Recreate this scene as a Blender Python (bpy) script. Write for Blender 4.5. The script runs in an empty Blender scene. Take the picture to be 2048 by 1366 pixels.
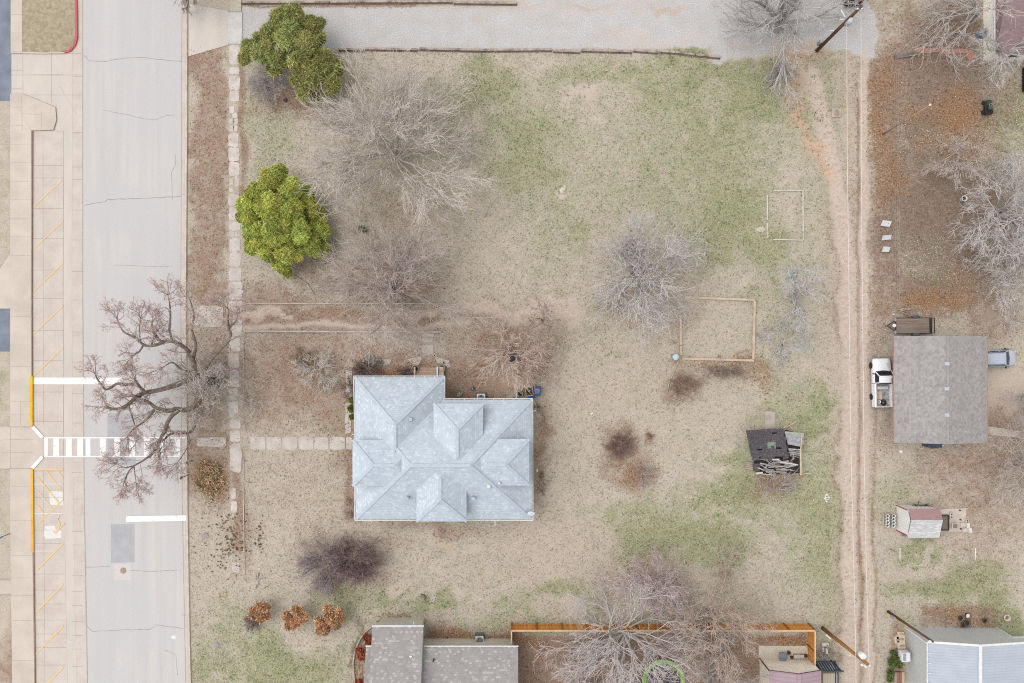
import bpy, bmesh, math, random
import numpy as np
from mathutils import Vector, Matrix
R = math.radians
PI = math.pi
# ---------------- camera, world, sun, exposure ----------------
H = 75.0                         # drone height in metres
S = 112.5 / 2048                 # metres on the ground per photograph pixel
scene = bpy.context.scene
cam = bpy.data.objects.new('camera', bpy.data.cameras.new('camera'))
scene.collection.objects.link(cam)
cam.data.lens = 24; cam.data.sensor_width = 36; cam.data.clip_end = 2000
cam.location = (0, 0, H); cam.rotation_euler = (0, 0, 0)
scene.camera = cam
w = bpy.data.worlds.new('World'); scene.world = w; w.use_nodes = True
nt = w.node_tree; bg = nt.nodes['Background']
sky = nt.nodes.new('ShaderNodeTexSky'); sky.sky_type = 'NISHITA'; sky.sun_disc = False
SUN_EL, SUN_AZ = 60, 285
sky.sun_elevation = R(SUN_EL); sky.sun_rotation = R(SUN_AZ)
hs = nt.nodes.new('ShaderNodeHueSaturation'); hs.inputs['Saturation'].default_value = .04
nt.links.new(sky.outputs[0], hs.inputs['Color']); nt.links.new(hs.outputs[0], bg.inputs['Color'])
bg.inputs['Strength'].default_value = .15
sl = bpy.data.lights.new('sun', 'SUN'); sl.energy = .7; sl.angle = R(50); sl.color = (1, .95, .90)
so = bpy.data.objects.new('sun', sl); scene.collection.objects.link(so)
a_, e_ = R(SUN_AZ), R(SUN_EL)
so.rotation_euler = Vector((math.sin(a_)*math.cos(e_), math.cos(a_)*math.cos(e_), math.sin(e_))).to_track_quat('Z', 'Y').to_euler()
scene.view_settings.view_transform = 'Standard'; scene.view_settings.look = 'None'
scene.view_settings.exposure = 1.15; scene.view_settings.gamma = 1
scene.cycles.pixel_filter_type = 'BLACKMAN_HARRIS'; scene.cycles.filter_width = 1.1; scene.cycles.use_denoising = False

# ---------------- helpers ----------------
C = scene.collection
rng = np.random.default_rng(7); random.seed(7)
EXPO = 1.7
def W(px, py, h=0.0):            # point at height h seen at photograph pixel (px, py)
    k = S * (1 - h / H)
    return Vector(((px - 1024) * k, (683 - py) * k, h))
def L1(v):
    v /= 255.0
    return v / 12.92 if v <= .04045 else ((v + .055) / 1.055) ** 2.4
def col(r, g, b): return (L1(r) / EXPO, L1(g) / EXPO, L1(b) / EXPO, 1)

def tag(o, label=None, cat=None, group=None, kind=None):
    if label: o['label'] = label
    if cat: o['category'] = cat
    if group: o['group'] = group
    if kind: o['kind'] = kind
    return o
def thing(name, label, cat, loc=(0, 0, 0), rz=0, group=None):
    o = bpy.data.objects.new(name, None); C.objects.link(o)
    o.empty_display_size = .3
    o.location = loc; o.rotation_euler = (0, 0, rz)
    return tag(o, label, cat, group)
def dup(o, loc, rz=0, label=None, sc=1):
    r = o.copy(); C.objects.link(r); r.location = loc; r.rotation_euler = (0, 0, rz); r.scale = (sc,) * 3
    if label: r['label'] = label
    for ch in list(o.children):
        c = ch.copy(); C.objects.link(c); c.parent = r
        for g in list(ch.children):
            d = g.copy(); C.objects.link(d); d.parent = c
    return r

class MB:
    """collects faces; build() links them as one object with metric UVs that follow each face's slope"""
    def __init__(s): s.v = []; s.f = []; s.mi = []; s.sm = []; s.cm = 0
    def face(s, pts, smooth=False):
        n = len(s.v); s.v += [tuple(p) for p in pts]; s.f.append(tuple(range(n, n + len(pts)))); s.mi.append(s.cm); s.sm.append(smooth); return s
    def hexa(s, b, t):           # bottom quad, top quad (ccw from above)
        n = len(s.v); s.v += [tuple(p) for p in b] + [tuple(p) for p in t]; k = len(b)
        fs = [tuple(n + i for i in reversed(range(k))), tuple(n + k + i for i in range(k))]
        fs += [(n + i, n + (i + 1) % k, n + k + (i + 1) % k, n + k + i) for i in range(k)]
        s.f += fs; s.mi += [s.cm] * len(fs); s.sm += [False] * len(fs); return s
    def box(s, cx, cy, z0, sx, sy, sz, rz=0):
        c, q = math.cos(rz), math.sin(rz); hx, hy = sx / 2, sy / 2
        p = [(cx + x * c - y * q, cy + x * q + y * c) for x, y in ((-hx, -hy), (hx, -hy), (hx, hy), (-hx, hy))]
        return s.hexa([(x, y, z0) for x, y in p], [(x, y, z0 + sz) for x, y in p])
    def prism(s, pts, z0, z1):
        a = sum(pts[i][0] * pts[(i + 1) % len(pts)][1] - pts[(i + 1) % len(pts)][0] * pts[i][1] for i in range(len(pts)))
        if a < 0: pts = pts[::-1]
        return s.hexa([(p[0], p[1], z0) for p in pts], [(p[0], p[1], z1) for p in pts])
    def bar(s, a, b, w, h=None):
        h = h or w; a = Vector(a); b = Vector(b); d = (b - a)
        if d.length < 1e-6: return s
        d.normalize(); u = d.cross(Vector((0, 0, 1)))
        if u.length < .05: u = Vector((1, 0, 0))
        u.normalize(); v = u.cross(d) * (h / 2); u = u * (w / 2)
        q = [-u - v, u - v, u + v, -u + v]
        n = len(s.v); s.v += [tuple(a + x) for x in q] + [tuple(b + x) for x in q]
        fs = [(n + 3, n + 2, n + 1, n), (n + 4, n + 5, n + 6, n + 7)] + [(n + i, n + (i + 1) % 4, n + 4 + (i + 1) % 4, n + 4 + i) for i in range(4)]
        s.f += fs; s.mi += [s.cm] * 6; s.sm += [False] * 6; return s
    def tube(s, pts, rad, k=8, caps=True):
        pts = [Vector(p) for p in pts]; m = len(pts)
        rad = rad if isinstance(rad, (list, tuple)) else [rad] * m
        n = len(s.v); ref = None
        for i, p in enumerate(pts):
            d = (pts[min(i + 1, m - 1)] - pts[max(i - 1, 0)]).normalized()
            if ref is None:
                ref = d.cross(Vector((0, 0, 1)))
                if ref.length < .1: ref = Vector((1, 0, 0))
            u = (ref - d * ref.dot(d)).normalized(); ref = u; v = d.cross(u)
            for j in range(k):
                t = 2 * PI * j / k; s.v.append(tuple(p + (u * math.cos(t) + v * math.sin(t)) * rad[i]))
        for i in range(m - 1):
            for j in range(k):
                s.f.append((n + i * k + j, n + i * k + (j + 1) % k, n + (i + 1) * k + (j + 1) % k, n + (i + 1) * k + j)); s.mi.append(s.cm); s.sm.append(True)
        if caps:
            s.f.append(tuple(n + j for j in reversed(range(k)))); s.f.append(tuple(n + (m - 1) * k + j for j in range(k))); s.mi += [s.cm] * 2; s.sm += [False] * 2
        return s
    def cyl(s, c, r, h, k=16, r2=None):
        c = Vector(c); return s.tube([c, c + Vector((0, 0, h))], [r, r if r2 is None else r2], k)
    def lathe(s, c, prof, k=20, sy=1):      # prof: (radius, z)
        c = Vector(c); n = len(s.v); m = len(prof)
        for r, z in prof:
            for j in range(k):
                t = 2 * PI * j / k; s.v.append((c.x + r * math.cos(t), c.y + r * math.sin(t) * sy, c.z + z))
        for i in range(m - 1):
            for j in range(k):
                s.f.append((n + i * k + j, n + i * k + (j + 1) % k, n + (i + 1) * k + (j + 1) % k, n + (i + 1) * k + j)); s.mi.append(s.cm); s.sm.append(True)
        s.f.append(tuple(n + (m - 1) * k + j for j in range(k))); s.mi.append(s.cm); s.sm.append(False); return s
    def torus(s, c, R0, r, k=40, m=8, tilt=None):
        c = Vector(c); T = tilt or Matrix.Identity(3)
        return s.tube([c + T @ Vector((R0 * math.cos(2 * PI * i / k), R0 * math.sin(2 * PI * i / k), 0)) for i in range(k + 1)], r, m, False)
    def loft(s, secs, smooth=True):
        n = len(s.v); k = len(secs[0])
        for q in secs: s.v += [tuple(p) for p in q]
        for i in range(len(secs) - 1):
            for j in range(k):
                s.f.append((n + i * k + j, n + i * k + (j + 1) % k, n + (i + 1) * k + (j + 1) % k, n + (i + 1) * k + j)); s.mi.append(s.cm); s.sm.append(smooth)
        s.f.append(tuple(n + j for j in reversed(range(k)))); s.f.append(tuple(n + (len(secs) - 1) * k + j for j in range(k))); s.mi += [s.cm] * 2; s.sm += [False] * 2
        return s
    def build(s, name, mats, parent=None, loc=None, bevel=0, label=None):
        """vertices are given in world space unless parent carries 'local'"""
        if not isinstance(mats, (list, tuple)): mats = [mats]
        off = Vector((0, 0, 0))
        if loc is not None: off = Vector(loc)
        elif parent is not None and not parent.get('_l'):
            q = parent
            while q: off += q.location; q = q.parent
        me = bpy.data.meshes.new(name)
        me.from_pydata([(x - off.x, y - off.y, z - off.z) for x, y, z in s.v], [], s.f)
        me.polygons.foreach_set('material_index', s.mi); me.polygons.foreach_set('use_smooth', s.sm)
        for m in mats: me.materials.append(m)
        uv = me.uv_layers.new(name='UVMap'); dat = np.zeros(len(me.loops) * 2, 'f')
        me.calc_loop_triangles()
        for p in me.polygons:
            nx, ny, nz = p.normal
            hl = math.hypot(nx, ny)
            if hl < .02: u = (1, 0, 0); v = (0, 1, 0)
            else:
                u = (-ny / hl, nx / hl, 0); v = (ny * u[2] - nz * u[1], nz * u[0] - nx * u[2], nx * u[1] - ny * u[0])
            for li in p.loop_indices:
                x, y, z = s.v[me.loops[li].vertex_index]
                dat[2 * li] = x * u[0] + y * u[1]; dat[2 * li + 1] = x * v[0] + y * v[1] + z * v[2]
        uv.data.foreach_set('uv', dat)
        o = bpy.data.objects.new(name, me); C.objects.link(o)
        if parent is not None: o.parent = parent
        if loc is not None and parent is None: o.location = loc
        if bevel:
            b = o.modifiers.new('bevel', 'BEVEL'); b.width = bevel; b.segments = 2; b.limit_method = 'ANGLE'
        if label: o['label'] = label
        return o
def localthing(*a, **k):         # parts of this thing are modelled around its own origin
    o = thing(*a, **k); o['_l'] = 1; return o

def np_mesh(name, verts, quads, mat, parent=None, off=(0, 0, 0), cols=None, smooth=False, tri=False):
    me = bpy.data.meshes.new(name); k = 3 if tri else 4
    verts = np.asarray(verts, 'f') - np.asarray(off, 'f'); quads = np.asarray(quads, 'i')
    me.vertices.add(len(verts)); me.vertices.foreach_set('co', verts.ravel())
    me.loops.add(len(quads) * k); me.loops.foreach_set('vertex_index', quads.ravel())
    me.polygons.add(len(quads)); me.polygons.foreach_set('loop_start', np.arange(len(quads), dtype='i') * k)
    me.polygons.foreach_set('loop_total', np.full(len(quads), k, 'i'))
    if smooth: me.polygons.foreach_set('use_smooth', np.ones(len(quads), bool))
    if cols is not None:
        for nm, c in cols.items():
            at = me.color_attributes.new(nm, 'FLOAT_COLOR', 'POINT'); at.data.foreach_set('color', np.asarray(c, 'f').ravel())
    me.materials.append(mat); me.update(calc_edges=True)
    o = bpy.data.objects.new(name, me); C.objects.link(o)
    if parent is not None: o.parent = parent
    return o

# ---------------- materials ----------------
class N:                          # tiny node-graph helper
    def __init__(s, name):
        s.m = bpy.data.materials.new(name); s.m.use_nodes = True; s.t = s.m.node_tree; s.b = s.t.nodes['Principled BSDF']
    def n(s, ty, ins=None, **at):
        x = s.t.nodes.new('ShaderNode' + ty)
        for k, v in at.items(): setattr(x, k, v)
        for k, v in (ins or {}).items(): s.set(x, k, v)
        return x
    def set(s, x, k, v):
        i = x.inputs[k]
        if isinstance(v, bpy.types.NodeSocket): s.t.links.new(v, i)
        elif isinstance(v, bpy.types.Node): s.t.links.new(v.outputs[0], i)
        else: i.default_value = v
    def coord(s, kind='Object', scale=(1, 1, 1)):
        t = s.n('TexCoord'); m = s.n('Mapping', {'Vector': t.outputs[kind], 'Scale': scale}); return m.outputs[0]
    def noise(s, scale, detail=3, vec=None, rough=.55):
        return s.n('TexNoise', {'Vector': vec if vec is not None else s.coord(), 'Scale': scale, 'Detail': detail, 'Roughness': rough}).outputs[0]
    def mr(s, v, a, b, c=0., d=1.): return s.n('MapRange', {'Value': v, 'From Min': a, 'From Max': b, 'To Min': c, 'To Max': d}).outputs[0]
    def math(s, op, a, b=0.): return s.n('Math', {0: a, 1: b}, operation=op).outputs[0]
    def mix(s, f, a, b, mode='MIX'):
        x = s.n('Mix', data_type='RGBA', blend_type=mode); s.set(x, 0, f); s.set(x, 6, a); s.set(x, 7, b); return x.outputs[2]
    def mul(s, c, v):             # brightness multiply by a float socket
        x = s.n('VectorMath', operation='SCALE'); s.set(x, 0, c[:3] if isinstance(c, tuple) else c); s.set(x, 'Scale', v); return x.outputs[0]
    def bump(s, h, strength=.4, dist=.05):
        b = s.n('Bump', {'Height': h, 'Strength': strength, 'Distance': dist}); s.set(s.b, 'Normal', b.outputs[0])
    def out(s, c, rough=.85, spec=.3, metal=0.):
        s.set(s.b, 'Base Color', c); s.set(s.b, 'Roughness', rough); s.set(s.b, 'Specular IOR Level', spec); s.set(s.b, 'Metallic', metal); return s.m

def M(name, c1, c2=None, scale=3., detail=4, rough=.8, spec=.3, metal=0., stretch=(1, 1, 1), grain=.0, gs=30., lo=.35, hi=.65):
    g = N(name); c2 = c2 or tuple(x * .75 for x in c1[:3]) + (1,)
    co = g.coord('Object', stretch)
    c = g.mix(g.mr(g.noise(scale, detail, co), lo, hi), c1, c2)
    if grain: c = g.mul(c, g.mr(g.noise(gs, 2), .3, .7, 1 - grain, 1 + grain))
    return g.out(c, rough, spec, metal)
def shingle(name, c1, c2, hi, bw=.5, rh=.2, dark=.72, amt=.5):
    g = N(name); t = g.n('TexCoord').outputs['UV']
    br = g.n('TexBrick', {'Vector': t, 'Color1': (0, 0, 0, 1), 'Color2': (1, 1, 1, 1), 'Mortar': (0, 0, 0, 1), 'Scale': 1., 'Mortar Size': .012, 'Mortar Smooth': .2, 'Bias': -.1, 'Brick Width': bw, 'Row Height': rh}, offset=.37)
    v = g.n('SeparateColor', {'Color': br.outputs[0]}).outputs[0]
    c = g.mix(v, c1, c2); c = g.mix(g.mr(v, .66, .82, 0, amt), c, hi)
    mo = g.math('FRACT', g.math('DIVIDE', g.n('SeparateXYZ', {0: t}).outputs[1], rh))
    c = g.mul(c, g.mr(mo, 0., .25, dark, 1.))
    c = g.mul(c, g.mr(g.noise(1.1, 5), .3, .7, .92, 1.08))
    c = g.mul(c, g.mr(g.noise(9, 2), .3, .7, .93, 1.07))
    return g.out(c, .95, .15)
def paint(name, c, under, wear=.5, scale=4):
    g = N(name); f = g.mr(g.noise(scale, 6, None, .7), wear - .08, wear + .08)
    return g.out(g.mix(f, under, c), .7, .3)
def ribbed(name, c, pitch=.3, k=.85, axis=1, c2=None):
    g = N(name); t = g.n('TexCoord').outputs['UV']
    y = g.n('SeparateXYZ', {0: t}).outputs[axis]
    f = g.math('FRACT', g.math('DIVIDE', y, pitch)); f = g.math('ABSOLUTE', g.math('SUBTRACT', f, .5))
    cc = g.mul(c, g.mr(f, .30, .46, 1., k)); cc = g.mul(cc, g.mr(g.noise(.8, 5), .3, .7, .94, 1.05))
    return g.out(cc, .5, .4)
def attr_mat(name, rough=.9, k=1.):
    g = N(name); a = g.n('Attribute', attribute_name='tint').outputs['Color']; return g.out(a, rough, .15)

white = M('white_paint', col(246, 246, 246), col(230, 230, 228), 2, rough=.5)
gut = M('gutter_white', col(240, 243, 246), col(225, 228, 232), 2, rough=.5)
dark = M('dark_metal', col(60, 60, 64), col(45, 45, 48), 4, rough=.5)
black = M('black_plastic', col(38, 38, 42), col(28, 28, 30), 4, rough=.4)
steel = M('galvanised_steel', col(190, 196, 200), col(165, 172, 178), 5, rough=.45, metal=.3)
rubber = M('rubber', col(55, 54, 55), col(42, 42, 43), 6)
woodg = M('weathered_wood', col(186, 168, 150), col(150, 134, 120), 2, stretch=(1, 1, 1), grain=.15)
woodn = M('pale_timber', col(226, 205, 182), col(198, 176, 154), 3, grain=.1)
cream = M('cream_siding', col(222, 216, 200), col(208, 202, 186), 2)
glass = M('dark_glass', col(36, 46, 52), col(26, 34, 40), 2, rough=.15, spec=.35)
conc = M('pale_concrete', col(218, 204, 192), col(200, 187, 176), 1.2, 6, grain=.04)
stone = M('flagstone', col(206, 193, 184), col(176, 163, 155), 1.6, 6, grain=.06)
leafmat = attr_mat('leaf_tint')
barkmats = {}
def bark(c, k=.8):
    if (c, k) not in barkmats:
        barkmats[(c, k)] = M('bark', col(*c), tuple(x * k for x in col(*c)[:3]) + (1,), 1.5, 4)
    return barkmats[(c, k)]
# ---------------- ground masks ----------------
def axis(lim, step, far):
    a = np.arange(-lim, lim + 1e-6, step); e = np.array([1., 3, 8, 20, 50, 120, 300]) 
    return np.concatenate([-(lim + e[::-1]) , a, lim + e])
gx = axis(60, .2, 400); gy = axis(41, .2, 400)
GX, GY = np.meshgrid(gx, gy)
PX = GX / S + 1024; PY = 683 - GY / S
def lowf(seed, cell):            # smooth value noise in pixel space
    r = np.random.default_rng(seed); n = 64; t = r.random((n, n))
    u = (PX / cell) % (n - 1); v = (PY / cell) % (n - 1); i = u.astype(int); j = v.astype(int); fu = u - i; fv = v - j
    fu = fu * fu * (3 - 2 * fu); fv = fv * fv * (3 - 2 * fv)
    return (t[j, i] * (1 - fu) + t[j, i + 1] * fu) * (1 - fv) + (t[j + 1, i] * (1 - fu) + t[j + 1, i + 1] * fu) * fv
WARPX = (lowf(1, 60) - .5) * 40 + (lowf(2, 18) - .5) * 18 + (lowf(12, 6) - .5) * 8
WARPY = (lowf(3, 60) - .5) * 40 + (lowf(4, 18) - .5) * 18 + (lowf(13, 6) - .5) * 8
CH = {k: np.zeros_like(GX) for k in ('green', 'leaf', 'sand', 'gravel', 'red', 'dark', 'orange', 'straw')}
def ss(d, soft): return np.clip(.5 - d / soft, 0, 1)
def put(ch, val): CH[ch] = np.maximum(CH[ch], val)
def ell(ch, cx, cy, rx, ry, s=1., rot=0, warp=1.):
    x = PX + WARPX * warp - cx; y = PY + WARPY * warp - cy; c, q = math.cos(R(rot)), math.sin(R(rot))
    d = np.sqrt(((x * c + y * q) / rx) ** 2 + ((-x * q + y * c) / ry) ** 2)
    put(ch, s * np.clip(1.35 - d, 0, 1) ** .8 * (d < 1.35))
def rect(ch, x0, y0, x1, y1, s=1., soft=10, warp=.3):
    x = PX + WARPX * warp; y = PY + WARPY * warp
    d = np.maximum(np.maximum(x0 - x, x - x1), np.maximum(y0 - y, y - y1)); put(ch, s * ss(d, soft))
def line(ch, pts, wd, s=1., soft=8, warp=.2):
    x = PX + WARPX * warp; y = PY + WARPY * warp; best = np.full_like(x, 1e9)
    for (ax, ay), (bx, by) in zip(pts, pts[1:]):
        dx, dy = bx - ax, by - ay; t = np.clip(((x - ax) * dx + (y - ay) * dy) / (dx * dx + dy * dy), 0, 1)
        best = np.minimum(best, np.hypot(x - ax - t * dx, y - ay - t * dy))
    put(ch, s * ss(best - wd / 2, soft))
def clear(ch, x0, y0, x1, y1, k=0., soft=6):
    d = np.maximum(np.maximum(x0 - PX, PX - x1), np.maximum(y0 - PY, PY - y1)); CH[ch] *= 1 - (1 - k) * ss(d, soft)

for a in [(950, 190, 90, 60, .55), (1060, 290, 80, 90, .5), (1230, 150, 190, 50, .5), (1500, 185, 75, 60, .95), (1400, 130, 60, 25, .8), (1440, 300, 140, 90, .45), (1330, 200, 70, 40, .5),
          (1480, 400, 90, 70, .7), (1530, 520, 50, 60, .55), (1440, 480, 60, 60, .6), (1180, 450, 40, 50, .4), (1380, 1075, 150, 45, .95), (1330, 1040, 80, 60, .6), (1470, 965, 70, 45, .75), (1540, 940, 60, 40, .5),
          (1620, 820, 26, 60, .85), (1650, 1080, 60, 220, .5), (1480, 1100, 70, 40, .8), (1600, 1000, 70, 50, .55), (1880, 1190, 150, 50, .75), (2010, 1250, 50, 60, .95), (1800, 960, 50, 60, .4), (1850, 1085, 60, 14, .8),
          (880, 1210, 40, 22, .8), (800, 1180, 40, 20, .5), (560, 1330, 150, 45, .75), (420, 1330, 40, 50, .6), (470, 1260, 60, 60, .45), (700, 1210, 60, 50, .5), (2020, 240, 50, 70, .6), (1990, 320, 60, 60, .45), (1830, 20, 60, 30, .5),
          (520, 270, 45, 120, .4), (560, 220, 60, 40, .3), (1870, 555, 50, 30, .6), (10, 350, 16, 200, .3), (10, 780, 14, 60, .5), (10, 1000, 14, 60, .3), (90, 50, 60, 60, .35), (1130, 1190, 60, 30, .6), (1050, 1220, 60, 25, .5),
          (1780, 990, 40, 50, .4), (1560, 800, 50, 60, .35), (950, 1240, 60, 14, .4), (1280, 330, 260, 200, .22), (1650, 1160, 80, 60, .35), (1620, 170, 40, 100, .4)]: ell('green', *a, warp=2.)
for a in [(585, 195, 75, 45, .9), (600, 60, 60, 20, .2), (560, 590, 90, 30, .7), (650, 540, 60, 40, .6), (800, 440, 60, 50, .4), (780, 560, 110, 50, .7), (1020, 690, 110, 80, .75), (880, 755, 170, 35, .9),
          (950, 780, 80, 30, 1), (1085, 900, 20, 110, .8), (1235, 895, 45, 35, .9), (1285, 940, 45, 40, .95), (1300, 872, 16, 16, 1), (1360, 770, 40, 40, .8), (1450, 742, 110, 22, .5), (1550, 970, 60, 25, .8),
          (700, 1120, 100, 70, .55), (690, 830, 30, 130, .6), (480, 1060, 30, 100, .5), (420, 920, 50, 90, .75), (860, 1055, 90, 18, .6), (1300, 600, 110, 70, .35), (1290, 1150, 80, 60, .4), (1900, 60, 140, 90, .75), (1850, 130, 120, 60, .9),
          (1890, 200, 150, 90, .85), (1850, 400, 130, 140, .8), (1950, 450, 110, 150, .7), (1860, 590, 130, 50, .9), (1990, 640, 70, 50, .65), (1760, 640, 30, 90, .55), (1760, 860, 30, 50, .5), (1950, 930, 120, 60, .7), (2010, 850, 50, 50, .8), (1970, 1060, 90, 80, .45),
          (1900, 1150, 140, 30, .25), (600, 750, 120, 120, .8), (560, 830, 90, 60, .5), (440, 700, 60, 60, .5), (1940, 1000, 60, 50, .6), (20, 1330, 30, 60, .8), (1000, 1255, 60, 14, .5), (640, 1060, 40, 40, .3)]: ell('leaf', *a)
rect('leaf', 378, 90, 458, 640, .74, 16, 1.2); rect('leaf', 478, 100, 492, 400, .8, 8); rect('leaf', 486, 612, 885, 662, .8, 14); rect('leaf', 488, 668, 850, 860, .62, 40, 1.5); rect('leaf', 1025, 1266, 1612, 1420, .95, 10)
rect('leaf', 466, 900, 486, 1110, .8, 8); rect('leaf', 500, 905, 700, 1030, .16, 40, 2); rect('leaf', 850, 1262, 1036, 1296, .9, 14); rect('leaf', 1745, 110, 1800, 640, .75, 14)
rect('leaf', 20, 1187, 24, 1366, .5); rect('leaf', 1840, 1215, 2000, 1256, .75, 14); rect('leaf', 1785, 1240, 1812, 1366, .6, 10); rect('leaf', 480, 6, 830, 14, .9, 6); rect('leaf', 690, 752, 712, 1040, .8, 8)
for a in [(1925, 230, 60, 60, .9), (1900, 290, 90, 30, .7), (1830, 240, 45, 30, .6), (1770, 160, 24, 60, .7), (1765, 260, 18, 60, .8), (1775, 350, 26, 60, .75), (1860, 605, 80, 22, .95), (1930, 560, 40, 30, .6), (425, 960, 38, 40, 1), (945, 1270, 90, 16, .9), (1060, 1280, 40, 18, .8),
          (1570, 1275, 50, 14, 1), (790, 740, 70, 16, .9), (960, 790, 70, 14, .8), (1560, 865, 50, 14, .6), (1440, 728, 80, 8, .8), (1440, 714, 80, 5, .7), (790, 1240, 50, 6, .9), (1900, 1240, 60, 14, .7), (1270, 935, 30, 22, .6), (1300, 1060, 0.1, 0.1, 0), (1050, 730, 50, 24, .45), (500, 650, 20, 10, .4), (1340, 690, 14, 8, .7), (735, 1340, 18, 50, .7), (1510, 745, 40, 26, .6)]: ell('orange', *a)
rect('orange', 1745, 120, 1775, 420, .55, 14)
for a in [(1180, 195, 26, 18, .8), (1110, 625, 60, 16, 1.), (1030, 622, 90, 12, 1), (535, 626, 42, 12, 1), (510, 650, 30, 8, .8), (880, 622, 90, 7, 1), (860, 1080, 40, 20, .45), (950, 1090, 50, 30, .45), (805, 1175, 18, 14, .8), (1960, 780, 70, 60, .7), (2020, 770, 40, 90, .6),
          (1880, 1100, 60, 20, .3), (1125, 380, 12, 9, .9), (1320, 900, 90, 30, .2), (1330, 310, 70, 40, .2), (1230, 780, 200, 60, .16), (560, 980, 120, 80, .15), (1080, 1100, 80, 100, .3), (1370, 960, 16, 8, .5), (1940, 1090, 30, 30, .4), (1270, 80, 60, 16, .8), (1340, 85, 60, 14, .8), (1560, 110, 30, 20, .9), (1060, 22, 120, 6, .6), (1760, 900, 40, 60, .35), (2010, 640, 50, 20, .4), (2010, 680, 50, 16, .4)]: ell('sand', *a)
line('sand', [(495, 652), (700, 650), (880, 651), (940, 648)], 11, .95, 10, .5); line('sand', [(790, 622), (1000, 622), (1150, 626)], 13, 1.1, 10, .5); line('sand', [(495, 624), (575, 628)], 16, 1., 12, 1.)
trL = [(1625, 150), (1640, 210), (1655, 290), (1675, 370), (1692, 470), (1698, 650), (1700, 900), (1700, 1100), (1705, 1420)]
trR = [(1731, 100), (1728, 300), (1726, 500), (1727, 700), (1729, 900), (1734, 1100), (1740, 1420)]
rect('straw', 1640, 100, 1750, 1420, .75, 20)
line('sand', trL, 30, 1., 14); line('sand', trR, 17, 1., 8); line('leaf', [(1718, 200), (1718, 700), (1720, 1420)], 10, .85, 6); line('leaf', [(1748, 100), (1748, 1420)], 6, .7, 6); line('leaf', [(1670, 420), (1682, 620), (1682, 1420)], 10, .6, 12, .8)
line('sand', [(1604, 130), (1622, 180), (1640, 240), (1668, 320), (1690, 400)], 12, .9, 16, .6)
line('red', [(1588, 160), (1596, 200), (1614, 250), (1632, 310), (1650, 350)], 26, 1., 22, 1.); ell('red', 1592, 112, 56, 36, .95); ell('red', 1605, 190, 16, 60, .6); ell('red', 1340, 12, 60, 10, .7); ell('sand', 1180, 22, 130, 16, .6); ell('red', 1480, 84, 50, 10, .5); line('red', [(1690, 180), (1692, 290)], 8, .5, 12); ell('red', 1270, 8, 60, 8, .6); ell('red', 1170, 8, 60, 7, .8); ell('red', 1050, 20, 90, 5, .5)
ell('red', 870, 1080, 30, 12, .35); ell('red', 1560, 1320, 40, 40, .6); ell('red', 1940, 900, 6, 60, .4); ell('red', 1880, 960, 8, 4, .3); ell('red', 920, 36, 70, 3, .6); rect('red', 1095, 860, 1070, 960, .5)
ell('red', 1020, 745, 60, 24, .4); rect('red', 1850, 1292, 1036, 1296, .0); rect('red', 1066, 870, 1086, 1000, .35, 12)
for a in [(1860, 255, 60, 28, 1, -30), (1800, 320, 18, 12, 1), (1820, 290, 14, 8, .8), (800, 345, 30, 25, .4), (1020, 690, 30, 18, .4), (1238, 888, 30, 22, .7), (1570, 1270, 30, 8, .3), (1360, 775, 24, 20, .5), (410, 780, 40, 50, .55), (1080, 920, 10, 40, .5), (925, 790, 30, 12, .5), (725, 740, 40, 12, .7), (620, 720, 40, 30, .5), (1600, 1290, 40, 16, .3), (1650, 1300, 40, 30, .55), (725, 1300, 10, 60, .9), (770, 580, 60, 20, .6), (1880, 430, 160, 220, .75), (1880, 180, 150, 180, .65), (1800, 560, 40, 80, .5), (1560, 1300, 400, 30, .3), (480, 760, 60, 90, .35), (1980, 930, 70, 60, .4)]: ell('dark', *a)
# gravel drive and its worn edge
rect('gravel', 484, 14, 1460, 97, 1.05, 12, .25); rect('gravel', 1020, -60, 1450, 60, .85, 30, 1.); rect('gravel', 1420, -60, 1640, 112, .95, 26, 1.); rect('gravel', 1620, -60, 1746, 108, .95, 14, .5)
line('gravel', [(1732, 100), (1729, 160)], 12, .5, 14)
clear('gravel', 484, -60, 1030, 12)
for nm, k in (('sand', .55), ('red', .6)): pass
rect('straw', 378, 640, 456, 1366, .35, 20); ell('straw', 1250, 780, 260, 120, .5); ell('straw', 620, 980, 160, 80, .5); ell('straw', 1100, 1120, 120, 120, .6)
CH['orange'] *= .82
CH['green'] = np.clip(CH['green'] * 1.36 + .05 * ((PX > 640) & (PX < 1650) & (PY > 100) & (PY < 560)) + .3 * np.clip(lowf(31, 110) * 1.6 + lowf(32, 35) - 1., 0, 1.3) * ((PX > 620) & (PX < 1660)), 0, 1.15)
def keys(*k): return np.stack([CH[i] for i in k], -1)
A1 = keys('green', 'leaf', 'sand', 'gravel').reshape(-1, 4); A2 = keys('red', 'dark', 'orange', 'straw').reshape(-1, 4)

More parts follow.
